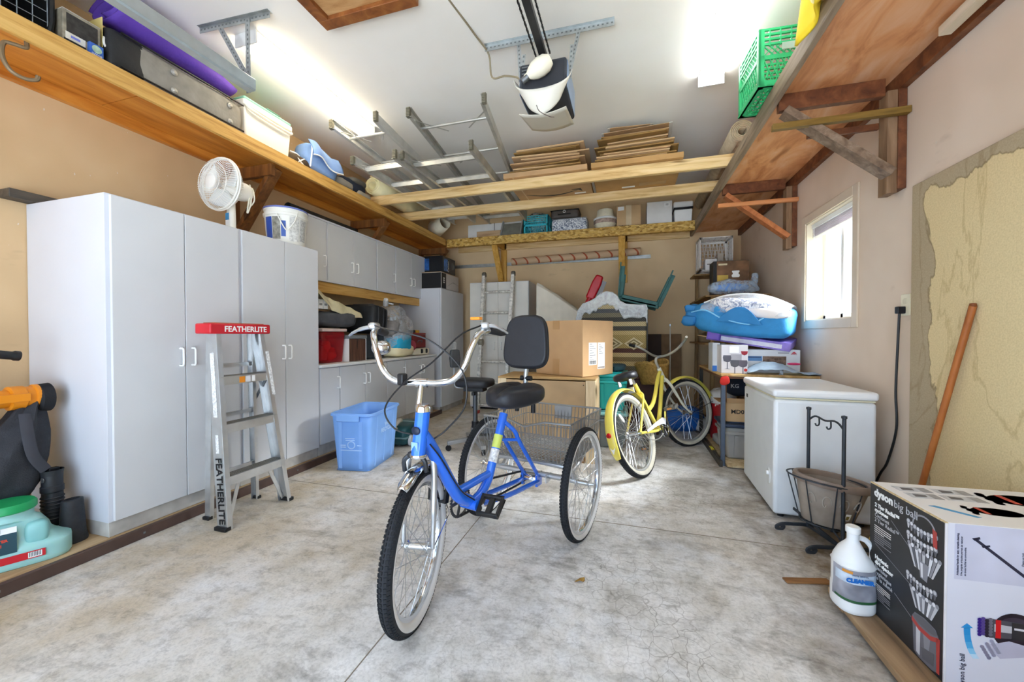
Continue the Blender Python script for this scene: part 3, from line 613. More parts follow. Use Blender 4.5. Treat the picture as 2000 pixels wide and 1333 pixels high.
MB().blob((.06, .02, .075), (.32, .42, .15), .6, .015, 9, 22, seed=5).build('bedding', M('#e8dcb4', .8, 0, .08), b)
MB().blob((.13, .18, .13), (.16, .16, .14), .7, .015, 9, 18, seed=6).build('bedding', M('#a8404e', .8, 0, .15), b)
MB().tube(smooth([(.0, -.1, .60), (.02, -.12, .66), (-.02, -.05, .64), (.04, .0, .62)], 5), [.03]*6+[.02]*5+[.012]*5, 7).build('knotted_neck', FILM2, b)
b = thing('toolbox', 'small dark red metal toolbox near the far tall cabinet on the counter', 'toolbox', (-2.66, 4.42, .925))
bx('case', M('#7c1c1a', .4, .2, .15), b, -.1, .1, -.16, .16, 0, .165, .006); bx('lid', M('#8e2320', .4, .2, .1), b, -.102, .102, -.162, .162, .166, .19, .006)
for y, mm in ((-.06, BLK), (0, BLK), (.06, M('#d9a52a', .5)), (.1, M('#d9a52a', .5))): bx('tool', mm, b, -.03, .03, y-.022, y+.022, .19, .225, .004)
MB().tube([(.102, -.05, .07), (.112, -.05, .09), (.112, .05, .09), (.102, .05, .07)], .005, 6).build('handle', GREYM, b)
b = thing('thermal_lunch_case', 'cream hard case with black latches under the red toolbox', 'case', (-2.66, 4.46, CZ))
MB().blob((0, 0, .046), (.26, .42, .09), .35, 0, 5, 28).build('case', M('#e6dec6', .5, 0, .06), b)
for y in (-.03, .09): MB().blob((.115, y, .05), (.04, .06, .06), .5).build('latch', BLK, b)
# ================================================================ floor of the left side
b = thing('leaf_blower', 'orange leaf blower vacuum with its black collection bag against the cabinet side', 'leaf blower', (0, 0, 0))
ORG = M('#e38a17', .4, 0, .08)
MB().cyl((-2.86, .86, .765), (-2.86, 1.10, .775), .045, .043, 20).build('nozzle', ORG, b)
MB().lathe([(.047, 0), (.058, .004), (.058, .05), (.052, .055), (.052, .08), (.06, .085), (.06, .10)], 24, mt=Matrix.Rotation(R_(-90), 4, 'X'), c=(-2.86, 1.085, .775)).build('collar', ORG, b)
for x in (-2.915, -2.80): bx('clip', ORG, b, x-.006, x+.006, 1.03, 1.14, .76, .80, .003)
MB().lathe([(.058, 0), (.07, .01), (.072, .05)], 24, mt=Matrix.Rotation(R_(-90), 4, 'X'), c=(-2.86, 1.175, .765)).build('bag_cuff', BLKM, b)
BAGM = M('#2d2e33', .8, 0, .2, 20, .25, 180)
def bag(u, v):
    a = 2*math.pi*u; prof = [(0, .062), (.12, .085), (.3, .15), (.55, .20), (.8, .20), (.93, .15), (1, .03)]
    for (p0, r0), (p1, r1) in zip(prof[:-1], prof[1:]):
        if p0 <= v <= p1: r = r0+(r1-r0)*(v-p0)/(p1-p0); break
    y = 1.16-.11*math.sin(v*1.5); z = .76-.52*v
    fold = .012*math.sin(5*a+v*6)
    return V(-2.86+(r*.62+fold)*math.cos(a), y+(r*.72+fold)*math.sin(a)-.02*v, z+.03*math.sin(a)*(1-v))
MB().grid(bag, 28, 18, wrapu=True).build('collection_bag', BAGM, b)
MB().tube(smooth([(-2.80, 1.12, .70), (-2.752, 1.11, .60), (-2.735, 1.12, .50), (-2.735, 1.16, .42)], 6), .022, 8, flat=.2, up=(1, 0, 0)).build('strap', M('#3a3b42', .7), b)
bx('buckle', BLK, b, -2.775, -2.745, 1.175, 1.215, .385, .42, .004)
MB().tube(smooth([(-2.86, .78, .80), (-2.86, .86, .98), (-2.85, .98, 1.0), (-2.85, 1.09, .985), (-2.85, 1.125, .98)], 6), [.02]*20+[.024]*5, 12).build('grip', BLK, b)
MB().blob((-2.86, .84, .66), (.18, .28, .26), .6).build('motor_housing', M('#9a9ca3', .5, 0, .1), b)
MB().lathe([(.0, 0), (.06, .0), (.12, .03), (.13, .06)], 20, c=(-2.86, 1.0, PLZ+.003)).build('bag_foot', BLKM, b)
b = thing('blower_tube', 'ribbed black blower tube standing on the platform behind the jug', 'blower tube', (-2.745, 1.185, PLZ+.002))
MB().lathe([(.04, 0), (.042, .01), (.04, .15), (.037, .25), (.041, .255), (.041, .28), (.037, .285), (.038, .36), (.041, .362), (.038, .345), (.033, .2)], 24).build('pipe', M('#202125', .45, 0, .2), b)
for k in range(7): MB().lathe([(.04, 0), (.0425, .004), (.04, .008)], 24, c=(0, 0, .12+.017*k), cap=False).build('rib', M('#26272b', .45), b)
MB().lathe([(0, 0), (.012, 0), (.012, .004), (0, .005)], 14, mt=Matrix.Rotation(R_(90), 4, 'X'), c=(.012, -.037, .32)).build('button', GREYM, b)
tag(MB().lathe([(.055, 0), (.057, .01), (.05, .04), (.040, .21), (.028, .215), (.028, .20)], 24, c=(-2.655, 1.215, PLZ+.002), sx=.8).build('blower_nozzle', M('#27282c', .6, 0, .25, 30, .2, 90)), 'tapered black blower nozzle beside the tall cabinet on the platform', 'blower nozzle')
j = thing('ice_melt_jug', 'translucent jug of ice melt with a green lid on the platform', 'jug', (-2.665, 1.04, PLZ+.002), 66)
jm, jnt, jb = _new('aqua_translucent_plastic'); jb.inputs['Base Color'].default_value = (*lin('#a9dcd8'), 1); jb.inputs['Alpha'].default_value = .88; jb.inputs['Roughness'].default_value = .3; jb.inputs['Subsurface Weight'].default_value = .2
def jug(u, v):
    a = 2*math.pi*u; prof = [(0, 1), (.04, 1.04), (.30, 1.04), (.36, 1.02), (.42, .86), (.62, .78), (.80, .62), (.86, .5), (1, .5)]
    for (p0, r0), (p1, r1) in zip(prof[:-1], prof[1:]):
        if p0 <= v <= p1: r = r0+(r1-r0)*(v-p0)/(p1-p0); break
    sg = lambda x, e: math.copysign(abs(x)**e, x); e = .55 if v < .8 else 1
    return V(.155*r*sg(math.cos(a), e)-(.03 if v > .34 else 0)*min(1, (v-.34)*6 if v > .34 else 0), .095*r*sg(math.sin(a), e)*(1 if v < .8 else 1.35), .24*v)
jo = MB().grid(jug, 40, 24, wrapu=True); jo.build('bottle', jm, j)
MB().lathe([(.0, .238), (.083, .238), (.087, .242), (.087, .265), (.08, .275), (.0, .277)], 40, c=(-.03, 0, 0)).build('lid', M('#1f9e5c', .4, 0, .06), j)
MB().blob((.055, -.062, .135), (.075, .06, .10), .6).build('grip_hollow', M('#8cc6c4', .3, 0, .08), j)
bx('label', M('#1d4552', .4, 0, .1), j, -.13, .0, -.101, -.0985, .075, .165, 0); bx('label', M('#f2f2f0', .4), j, -.13, .0, -.1015, -.099, .165, .19, 0)
bx('label', M('#c41f2a', .4, 0, .06), j, -.13, .08, -.102, -.0995, .03, .062, 0); bx('barcode', WHTP, j, .03, .07, -.1025, -.0998, .034, .058, 0)
for k in range(8): bx('barcode_line', BLK, j, .033+.0045*k, .035+.0045*k, -.103, -.1022, .038, .058, 0)
text('lettering', 'HOME', .02, M('#1d4552', .4), j, (-.07, -.1022, .178), FRONT, 'CENTER'); text('lettering', 'ICE MELTER', .016, M('#e8482f', .4), j, (-.066, -.1018, .135), FRONT, 'CENTER', bold=.0005); text('lettering', 'GLACE', .016, M('#e8482f', .4), j, (-.066, -.1018, .115), FRONT, 'CENTER', bold=.0005)

# stepladder
l = thing('step_ladder', 'aluminium stepladder with red top cap in front of the tall cabinets', 'ladder', (0, 0, 0))
fb = [V(-2.145, 1.585, 0), V(-2.145, 2.005, 0)]; ft = [V(-2.275, 1.625, 1.10), V(-2.275, 1.925, 1.10)]
rb_ = [V(-2.36, 1.655, 0), V(-2.36, 1.97, 0)]; rt = [V(-2.315, 1.64, 1.10), V(-2.315, 1.91, 1.10)]
def chan(name, p0, p1, w, fl, par, mt, side=1):
    # C-channel rail: web facing out, flanges inward
    d = (p1-p0).normalized(); sd = V(0, side, 0); fw = d.cross(V(0, 1, 0)).normalized()
    o = MB().bar(p0, p1, .003, w, up=fw); 
    for k in (-1, 1): o.bar(p0+fw*k*w/2+sd*fl/2, p1+fw*k*w/2+sd*fl/2, fl, .003, up=fw)
    return o.build(name, mt, par)
for i in (0, 1):
    ra = chan('front_rail', fb[i], ft[i], .075, .028, l, ALU, 1 if i == 0 else -1)
    chan('rear_rail', rb_[i], rt[i], .04, .022, l, ALU, 1 if i == 0 else -1)
    q = fb[i]; bx('foot', BLK, l, q.x-.045, q.x+.04, q.y-.018, q.y+.018, 0, .022, .004)
    q = rb_[i]; bx('foot', BLK, l, q.x-.025, q.x+.025, q.y-.014, q.y+.014, 0, .02, .004)
for z in (.285, .575, .845):
    t_ = z/1.10; a = fb[0].lerp(ft[0], t_); b_ = fb[1].lerp(ft[1], t_)
    st = MB().box(a.x-.04, a.x+.04, a.y+.002, b_.y-.002, z-.004, z).box(a.x+.036, a.x+.04, a.y+.002, b_.y-.002, z-.05, z).box(a.x-.04, a.x-.037, a.y+.002, b_.y-.002, z-.03, z).build('step', ALU, l, .001)
    g_ = MB()
    for k in range(5): g_.box(a.x-.034+.014*k, a.x-.028+.014*k, a.y+.01, b_.y-.01, z, z+.002)
    g_.build('tread_rib', ALUD, st)
    if z > .8:
        for y0, y1, cc in ((.12, .155, '#e08a2a'), (.16, .19, '#dfe0e2'), (.20, .22, '#f2f2f2')): bx('sticker', M(cc, .4), st, a.x+.0402, a.x+.0412, a.y+y0, a.y+y1, z-.044, z-.008, 0)
for y in (1.60, 1.985): MB().bar((-2.14, y+(.015 if y < 1.8 else -.015), .03), (-2.17, 1.795+(-.09 if y < 1.8 else .09), .26), .022, .004, up=(1, 0, 0)).build('brace', ALU, l)
for y in (1.665, 1.945): MB().bar((-2.23, y, .82), (-2.34, y, .66), .018, .005, up=(0, 1, 0)).build('spreader', GREYM, l)
for z in (.25, .6, .9): 
    t_ = z/1.1; a = rb_[0].lerp(rt[0], t_); b_ = rb_[1].lerp(rt[1], t_); MB().bar(a, b_, .012, .025).build('rear_bar', ALU, l)
REDP = M('#c8202c', .35, 0, .08)
cp = MB().box(-2.345, -2.225, 1.585, 1.965, 1.09, 1.15).build('top_cap', REDP, l, .008)
bx('tray', M('#b06a48', .7, 0, .3, 14), cp, -2.33, -2.24, 1.62, 1.93, 1.150, 1.155, .003)
text('lettering', 'FEATHERLITE', .046, WHTP, cp, (-2.2242, 1.80, 1.117), RIGHT, 'CENTER', bold=.0012)
def onrail(t0, off=0.003):
    return fb[0].lerp(ft[0], t0)
tilt = math.degrees(math.atan2(.13, 1.10))
# lettering runs up the near rail on its outward face
text('lettering', 'FEATHERLITE', .062, BLK, l, (-2.172, 1.5815, .045), (0, 0, 0), 'LEFT', bold=.0012)
lt = [o for o in l.children if o.name.startswith('lettering')][0]

dv = (ft[0]-fb[0]).normalized(); nv = V(0, -1, 0); nv = (nv-dv*nv.dot(dv)).normalized(); yv = nv.cross(-dv)
lt.matrix_local = Matrix.Translation(fb[0].lerp(ft[0], .36)+nv*.0035) @ Matrix((-dv, yv, nv)).transposed().to_4x4()
for z0, z1, w in ((.62, .80, .03), (.80, .98, .03), (.42, .52, .022)):
    a = fb[0].lerp(ft[0], z0/1.1); b_ = fb[0].lerp(ft[0], z1/1.1); MB().bar(a+nv*.0028, b_+nv*.0028, w, .0015, up=nv).build('sticker', M('#e6e6e4', .5, 0, .35, 90), l)
for z0, z1, w in ((.70, .98, .03),):
    a = fb[1].lerp(ft[1], z0/1.1); b_ = fb[1].lerp(ft[1], z1/1.1); MB().bar(a+V(.0395, 0, 0), b_+V(.0395, 0, 0), .022, .0012, up=(1, 0, 0)).build('sticker', M('#e6e6e4', .5, 0, .35, 90), l)
# blue recycling bin
BLU = M('#7aa7e6', .4, 0, .05); BLU2 = M('#86b2ee', .4, 0, .04)
b = thing('recycling_bin', 'open light blue recycling bin on the floor by the low cabinets', 'bin', (-2.135, 2.815, .002), 9)
def binw(u, v, ins=0, z0=0, z1=.455):
    k = u*4; i = int(k) % 4; t = k-int(k); r = .045
    hx, hy = (.14+.03*v-ins), (.235+.03*v-ins)
    # rounded rectangle
    a = 2*math.pi*u; sg = lambda x, e: math.copysign(abs(x)**e, x)
    return V(hx*sg(math.cos(a), .18), hy*sg(math.sin(a), .18), z0+(z1-z0)*v)
m = MB(); m.grid(lambda u, v: binw(u, v), 64, 6, wrapu=True); m.build('tub', BLU, b, solid=.004)
m = MB(); m.add([(-.137, -.232, .006), (.137, -.232, .006), (.137, .232, .006), (-.137, .232, .006)], [(0, 1, 2, 3)]); m.build('bottom', BLU, b, solid=.004)
rp = [(.176*math.copysign(abs(math.cos(a))**.18, math.cos(a)), .271*math.copysign(abs(math.sin(a))**.18, math.sin(a))) for a in [2*math.pi*k/64 for k in range(64)]]
m = MB(); m.tube([(x, y, .457) for x, y in rp], .007, 6, closed=True); m.tube([(x*1.015, y*1.01, .447) for x, y in rp], .006, 6, closed=True); m.build('rim', BLU2, b)
bx('handle_lip', BLU2, b, -.11, .08, -.286, -.268, .40, .455, .006)
for x in (-.085, .085): MB().bar((x-.015, -.238, .02), (x, -.264, .40), .028, .005, up=(0, -1, 0)).build('panel_rib', BLU2, b)
for y in (-.15, .0, .15): MB().bar((.142, y, .02), (.168, y, .42), .02, .006, up=(1, 0, 0)).build('panel_rib', BLU2, b)
WB = M('#b9d4f7', .5)
text('lettering', 'WE', .045, WB, b, (.1655, .02, .33), RIGHT, 'CENTER', bold=.001); text('lettering', 'RECYCLE', .045, WB, b, (.163, .02, .285), RIGHT, 'CENTER', bold=.001)
MB().tube([(.03*math.cos(a), -.2525, .21+.028*math.sin(a)) for a in [2*math.pi*k/24 for k in range(24)]], .004, 5, closed=True).build('recycle_emblem', WB, b)
for z, x0, x1 in ((.26, -.05, .03), (.245, -.045, .03), (.205, -.09, -.045), (.19, -.09, -.045), (.205, .05, .085), (.165, -.09, .085)): bx('print_line', WB, b, x0, x1, -.2555+.0006*(z-.2)*-100*.9, -.246, z, z+.006, 0)
# teal canister vacuum
b = thing('canister_vacuum', 'dark teal canister vacuum with a grey hose behind the blue bin', 'vacuum cleaner', (-2.17, 3.46, .002), 6)
TEAL = M('#1b4a50', .35, 0, .1)
MB().blob((0, 0, .105), (.24, .46, .19), .35, 0, 5, 28).build('body', TEAL, b)
bx('bumper', M('#6d8a8c', .5), b, -.125, .125, -.235, .235, .085, .10, .004); bx('band', M('#7f9c9e', .5), b, -.127, .127, .02, .045, .03, .205, .003)
for y in (-.14, .16): MB().lathe([(.0, 0), (.052, 0), (.055, .01), (.05, .025), (.02, .03), (.0, .03)], 24, mt=Matrix.Rotation(R_(90), 4, 'Y'), c=(.12, y, .056)).build('wheel', M('#c9cdd0', .4, 0, .05), b)
MB().tube(smooth([(0, -.2, .17), (.03, -.3, .22), (.04, -.22, .26), (0, -.12, .24), (-.08, -.2, .25)], 8), .022, 10).build('hose', M('#9b968c', .5, 0, .1), b)
# ================================================================ on the left shelf
DZ = SZ1-.0045
c = thing('pet_carrier', 'black pet carrier with a wire grid front at the near end of the left shelf', 'pet carrier', (0, 0, 0))
CB = M('#101113', .5, 0, .2)
m = MB(); m.box(-3.10, -2.74, .60, 1.215, DZ, DZ+.02); m.box(-3.10, -2.74, .60, 1.215, DZ+.36, DZ+.38); m.box(-3.10, -3.08, .60, 1.215, DZ, DZ+.38); m.box(-3.10, -2.74, 1.195, 1.215, DZ, DZ+.38); m.box(-3.10, -2.74, .60, .62, DZ, DZ+.38)
m.build('shell', CB, c, .01)
m = MB()
for k in range(12): m.tube([(-2.733, .64+.05*k, DZ+.01), (-2.733, .64+.05*k, DZ+.37)], .0022, 5)
for k in range(7): m.tube([(-2.731, .61, DZ+.03+.052*k), (-2.731, 1.185, DZ+.03+.052*k)], .0022, 5)
m.build('wire_door', M('#8e979f', .3, .7), c)
MB().tube([(-2.735, 1.19, DZ+.005), (-2.735, 1.205, DZ+.1), (-2.735, 1.205, DZ+.3), (-2.735, 1.185, DZ+.37)], .012, 8).build('door_frame', CB, c)
for k in range(7): MB().bar((-3.078, .70+.07*k, DZ+.1), (-3.078, .73+.07*k, DZ+.25), .012, .006, up=(1, 0, 0)).build('vent_slot', M('#6d6f70', .6), c)
b = thing('appliance_carton', 'photo printed appliance carton beside the pet carrier on the left shelf', 'box', (-2.90, 1.302, DZ+.0005))
bx('carton', M('#8f8776', .5, 0, .35, 22), b, -.2, .2, -.074, .072, 0, .185, .003)
bx('photo_print', M('#2e2c2a', .4, 0, .6, 30), b, .2, .2012, -.06, .06, .075, .17, 0); bx('photo_print', M('#d8d4ca', .4, 0, .15, 20), b, .2012, .2022, -.065, .01, .04, .075, 0); bx('photo_print', M('#242528', .4), b, .2, .2012, -.07, .012, .004, .04, 0)
bx('label', M('#6f78c4', .4), b, .2022, .203, -.045, -.01, .052, .064, 0)
MB().box(-.2, .2, -.074, .072, .1852, .1858).build('white_top', WHTP, b)
b = thing('small_blue_carton', 'small bright blue carton in front of the appliance carton', 'box', (-2.688, 1.345, DZ+.0005))
bx('carton', M('#2f5fb4', .4, 0, .1), b, -.008, .014, -.028, .028, 0, .075, .002)
MB().lathe([(.02, 0), (.02, .001), (.0, .0012)], 20, mt=Matrix.Rotation(R_(90), 4, 'Y'), c=(.014, 0, .048), sy=1).build('oval_print', M('#9fb6a0', .4, 0, .4, 40), b); text('lettering', 'OZONE', .012, WHTP, b, (.0148, 0, .02), RIGHT, 'CENTER')
tag(bx('paper_envelope', M('#d8c27a', .7, 0, .06), None, -2.93, -2.71, 1.385, 1.388, DZ+.10, DZ+.26, 0), 'yellow paper sheet behind the black suitcase end', 'paper')
s = thing('grey_suitcase', 'long grey and black soft suitcase lying on the left shelf', 'suitcase', (-2.865, 1.79, DZ+.001))
MB().blob((0, .0, .115), (.37, .78, .235), .28, .006, 7, 36).build('shell', M('#8a857d', .75, 0, .15, 12, .2, 60), s)
MB().blob((0, -.30, .115), (.376, .20, .24), .30, .004, 7, 28).build('black_end', M('#1d1e20', .6, 0, .25, 14, .15, 80), s)
for z in (.03, .215): MB().tube(smooth([(.186, -.34, z), (.189, -.1, z), (.189, .2, z), (.186, .37, z)], 4), .006, 6).build('zip', BLK, s)
for y, z in ((-.08, .165), (-.08, .055), (.27, .16), (.27, .05)): MB().lathe([(.0, .012), (.008, .012), (.012, .006), (.017, .004), (.019, 0)], 18, mt=Matrix.Rotation(R_(90), 4, 'Y'), c=(.187, y, z)).build('stud', M('#a9a49b', .4, .4), s)
MB().tube(smooth([(.15, -.38, .10), (.16, -.40, .12), (.15, -.395, .16), (.14, -.39, .12)], 5), .005, 5).build('zip_pull', WHT, s)
PUR = M('#5b3aa0', .75, 0, .12, 8, .2, 50)
def purple(u, v):
    a = R_(-100)+u*R_(360*1.75); taper = 1-.62*v; r = (.08+.10*u)*taper
    yy = 1.44+.68*v+.02*math.sin(a)
    return V(-2.77+.95*r*math.cos(a)+.02*v, yy, 2.90-.075*v+.60*r*math.sin(a)*(1+.2*math.sin(3*v))+.006*noise.noise(V(u*6, v*6, 1)))
tag(MB().grid(purple, 54, 18).build('purple_mat', PUR, solid=.007), 'loosely rolled purple mat on top of the grey suitcase', 'mat')
c = thing('cooler', 'white picnic cooler with a mint green lid on the left shelf', 'cooler', (-2.87, 2.395, DZ+.001))
MB().box(-.165, .165, -.205, .205, 0, .245, taper=.92).build('body', M('#efeadd', .4, 0, .03), c, .012, 3)
bx('lid', M('#eeeadf', .4, 0, .03), c, -.172, .172, -.215, .215, .247, .295, .012); bx('lid_top', M('#8fcab2', .4, 0, .06), c, -.165, .165, -.208, .208, .296, .318, .01); bx('lid_latch', M('#6ea892', .4), c, .1, .167, -.02, .1, .3185, .323, .003)
MB().tube(smooth([(.168, -.2, .25), (.185, -.16, .225), (.187, 0, .215), (.187, .16, .215), (.17, .205, .235)], 6), .012, 8).build('handle', M('#e9e3d2', .4, 0, .05), c)
m = thing('coiled_cable', 'tangle of white cord between cooler and blue pouch', 'cable', (-2.72, 2.70, DZ))
MB().tube(smooth([(0, -.06, .01), (.02, 0, .06), (0, .05, .09), (-.03, .02, .05), (.01, -.04, .07), (.02, .03, .02), (-.01, .06, .05), (.0, -.02, .10), (-.04, -.06, .12)], 6), .007, 6).build('cord', WHTP, m)
b = thing('blue_pouch', 'pale blue fabric pouch with white piping on the left shelf', 'pouch', (-2.78, 2.945, DZ))
BP = M('#86a7d8', .8, 0, .1, 10, .15, 80)
MB().blob((0, 0, .125), (.26, .37, .25), .6, .015, 8, 26, seed=11, mt=Matrix.Rotation(R_(-14), 4, 'X')).build('pouch_body', BP, b)
def flapf(u, v): return V(.10+.06*math.sin(v*1.6)+.01*math.sin(u*9), -.19+.36*u, .265-.14*v-.05*u+.02*math.sin(u*7))
MB().grid(flapf, 16, 8).build('flap', M('#7f9fd6', .8, 0, .08), b, solid=.006)
MB().tube([flapf(i/20, 1) for i in range(21)], .006, 6).build('piping', WHTP, b); MB().tube(smooth([(.13, -.2, .02), (.14, -.19, .15), (.11, -.16, .26)], 5), .006, 6).build('piping', WHTP, b)
b = thing('dark_shoe_bag', 'bundle of dark navy cloth and grey shoes near the foam roll', 'bag', (-2.79, 3.37, DZ))
MB().blob((0, 0, .07), (.24, .42, .15), .6, .02, 9, 24, seed=14).build('cloth', M('#232a3a', .8, 0, .25), b); MB().blob((.04, -.14, .05), (.18, .26, .10), .6, .012, 9, 20, seed=15).build('shoe', M('#8a8378', .8, 0, .2), b); MB().blob((.05, .06, .14), (.16, .24, .07), .6, .012, 9, 20, seed=16).build('shoe', M('#5b5750', .8, 0, .3), b); MB().blob((.09, .12, .03), (.10, .22, .06), .6, .01, 9, 20, seed=17).build('shoe_sole', M('#a39a8a', .8), b)
tag(MB().blob((-2.83, 2.73, DZ+.055), (.26, .30, .11), .6, .015, 9, 22, seed=18).build('brown_blanket', M('#5b4a38', .85, 0, .3)), 'dark brown folded blanket under the white cord', 'blanket')
def spiral(r0, r1, turns, c_, y0, y1, n=70, sl=0): return lambda u, v: V(c_[0]+(r0+(r1-r0)*u)*math.cos(u*turns*2*math.pi+.6)+sl*v, y0+(y1-y0)*v, c_[1]+(r0+(r1-r0)*u)*math.sin(u*turns*2*math.pi+.6))
tag(MB().grid(spiral(.035, .105, 3.2, (-2.74, 2.756), 3.72, 4.72), 90, 3).build('foam_roll', M('#efe6b8', .8, 0, .06, 8, .15, 50), solid=.010), 'cream foam roll lying on the studs by the left shelf', 'foam roll')
# ================================================================ ladders, boxes and cardboard over the studs
BZ = SZ1+.1065
def stepl(name, label, x0, x1, y0, y1, z0, mt, rise, dx, nst, dy):
    l = thing(name, label, 'ladder', (0, 0, 0), group='aluminium ladders on the studs')
    for f_, zz, rs, ya, wob in (('lower', z0, 0, y0, 0), ('upper', z0+.075, rise, y0-dy, dx)):
        a0, a1 = V(x0+wob, ya, zz+rs+.02), V(x1+wob, ya, zz+rs+.02); b0, b1 = V(x0+.06, y1, zz+.02), V(x1-.06, y1, zz+.02)
        for p0, p1, sd in ((a0, b0, 1), (a1, b1, -1)):
            m = MB().bar(p0, p1, .004, .075).bar(p0+V(sd*.014, 0, .036), p1+V(sd*.014, 0, .036), .028, .003).bar(p0+V(sd*.014, 0, -.036), p1+V(sd*.014, 0, -.036), .028, .003)
            m.build(f_+'_rail', mt, l)
            d = (p1-p0).normalized(); ft_ = MB()
            for k in range(6): ft_.bar(p0+V(0, -.012, -.034+.0125*k), p0+V(0, .012, -.034+.0125*k), .03, .009)
            ft_.box(p0.x-.016, p0.x+.016, p0.y-.004, p0.y+.02, p0.z-.04, p0.z+.04).build('foot', M('#75705f', .7, 0, .2), l)
        for k in range(nst):
            t = .10+.2*k
            p, q = a0.lerp(b0, t), a1.lerp(b1, t)
            if f_ == 'lower': MB().bar(p+V(.003, 0, 0), q-V(.003, 0, 0), .075, .004, up=(0, .25, 1)).bar(p+V(.003, -.036, -.018), q+V(-.003, -.036, -.018), .003, .04).build('step', mt, l)
            else: MB().cyl(p, q, .012, n=10).build('rung', mt, l)
        MB().bar(a0.lerp(b0, .05), a1.lerp(b1, .14)*.35+a0.lerp(b0, .14)*.65, .012, .003).build('brace', mt, l); MB().bar(a1.lerp(b1, .05), a0.lerp(b0, .14)*.35+a1.lerp(b1, .14)*.65, .012, .003).build('brace', mt, l)
    return l
AL2 = M('#c6c4bc', .4, .7, .15, 10)
stepl('aluminium_ladder', 'bright aluminium stepladder lying on the studs beside the foam roll', -2.42, -1.98, 3.0, 5.05, BZ+.021, M('#d9d8d2', .38, .55, .1, 10), .13, -.02, 5, .24)
stepl('aluminium_ladder', 'dull grey aluminium stepladder lying on the studs next to the cardboard', -1.93, -1.27, 3.04, 5.15, BZ+.021, AL2, .15, .20, 5, .22)
def flatbox(name, label, x0, x1, y0, y1, z0, z1, mt, **k):
    b = thing(name, label, 'cardboard', ((x0+x1)/2, (y0+y1)/2, z0)); bx('carton', mt, b, -(x1-x0)/2, (x1-x0)/2, -(y1-y0)/2, (y1-y0)/2, 0, z1-z0, .004); return b
b = flatbox('flat_carton', 'big flat carton with a curved arrow printed underneath, lying on the studs', -1.20, -.375, 3.70, 4.62, BZ+.001, BZ+.05, CARD)
sm = smooth([(-.30, .045, -.001), (-.12, .12, -.001), (.06, .125, -.001), (.26, .045, -.001)], 8)
MB().tube(sm, [.004+.012*math.sin(math.pi*i/24) for i in range(25)], 6, flat=.12, up=(0, 0, 1)).build('smile_arrow', BLK, b); MB().prism([(.20, .02), (.30, .0), (.31, .09), (.275, .04)], -.0015, 0, 'z').build('arrow_head', BLK, b)
bx('label', WHTP, b, .22, .34, .12, .155, -.0012, 0, 0); bx('tape', M('#c9a77a', .3), b, -.32, -.31, -.45, .45, -.001, 0, 0)
b = flatbox('flat_carton', 'plain brown flat carton beside the arrow carton on the studs', -.34, .46, 3.70, 4.62, BZ+.001, BZ+.05, M('#b58c58', .85, 0, .12, 5))
bx('label', WHTP, b, -.13, .0, .10, .135, -.0012, 0, 0); bx('tape', M('#a9824e', .3, 0, .2), b, .04, .3, .04, .12, -.001, 0, 0)
def sheets(label0, x0, x1, y0, z0, n, seed, dz):
    rnd = random.Random(seed)
    for k in range(n):
        ol = ('bottom', 'second', 'third', 'fourth', 'fifth', 'sixth', 'seventh', 'eighth', 'ninth', 'tenth', 'eleventh', 'twelfth', 'thirteenth')[k]
        t = thing('cardboard_sheet', 'flattened brown cardboard sheet, %s%s in the %s' % (ol, '' if k == 0 else ' from the bottom', label0), 'cardboard', group='flattened cardboard, '+label0, loc=((x0+x1)/2+rnd.uniform(-.05, .05), y0+.40+rnd.uniform(-.03, .03), z0+k*dz), rot=(R_(rnd.uniform(-.25, .25)), R_(rnd.uniform(-.25, .25)), R_(rnd.uniform(-4, 4))))
        w = (x1-x0)/2*rnd.uniform(.78, 1.0)*(1-.012*k); d = .40*rnd.uniform(.85, 1); th = dz*.42
        mt = [CARD, CARD2, CARDK][rnd.randrange(3)]
        bx('upper_ply', mt, t, -w, w, -d, d, th*.55, th+dz*.36, .001); bx('lower_ply', mt, t, -w+rnd.uniform(0, .04), w-rnd.uniform(0, .05), -d+rnd.uniform(-.02, .02), d, 0, th*.5, .001)
sheets('stack on the arrow carton', -1.17, -.38, 3.72, BZ+.053, 11, 3, .0205)
sheets('taller stack toward the carpet roll', -.32, .44, 3.72, BZ+.053, 13, 8, .0205)
for k, (x, y, w, lab, mt) in enumerate(((.08, 4.1, .62, 'long white sided carton sheet topping the taller cardboard stack', M('#d9d6cf', .7, 0, .1, 9)), (-.02, 4.08, .40, 'short grey carton sheet lying crooked on top of the taller stack', M('#bdb5a8', .7, 0, .12)))):
    b = thing('cardboard_sheet', lab, 'cardboard', (x, y, BZ+.053+13*.0205+.004+k*.017), (-3, 5)[k]); bx('upper_ply', mt, b, -w/2, w/2, -.36, .36, .006, .011, .001); bx('lower_ply', CARD, b, -w/2+.02, w/2-.03, -.37, .36, 0, .005, .001)
tag(MB().grid(spiral(.03, .088, 4.6, (.875, BZ+.09), 3.55, 5.30), 110, 3).build('carpet_roll', M('#a8977d', .9, 0, .15, 20, .3, 120), solid=.009), 'rolled beige carpet lying along the right shelf', 'carpet roll')
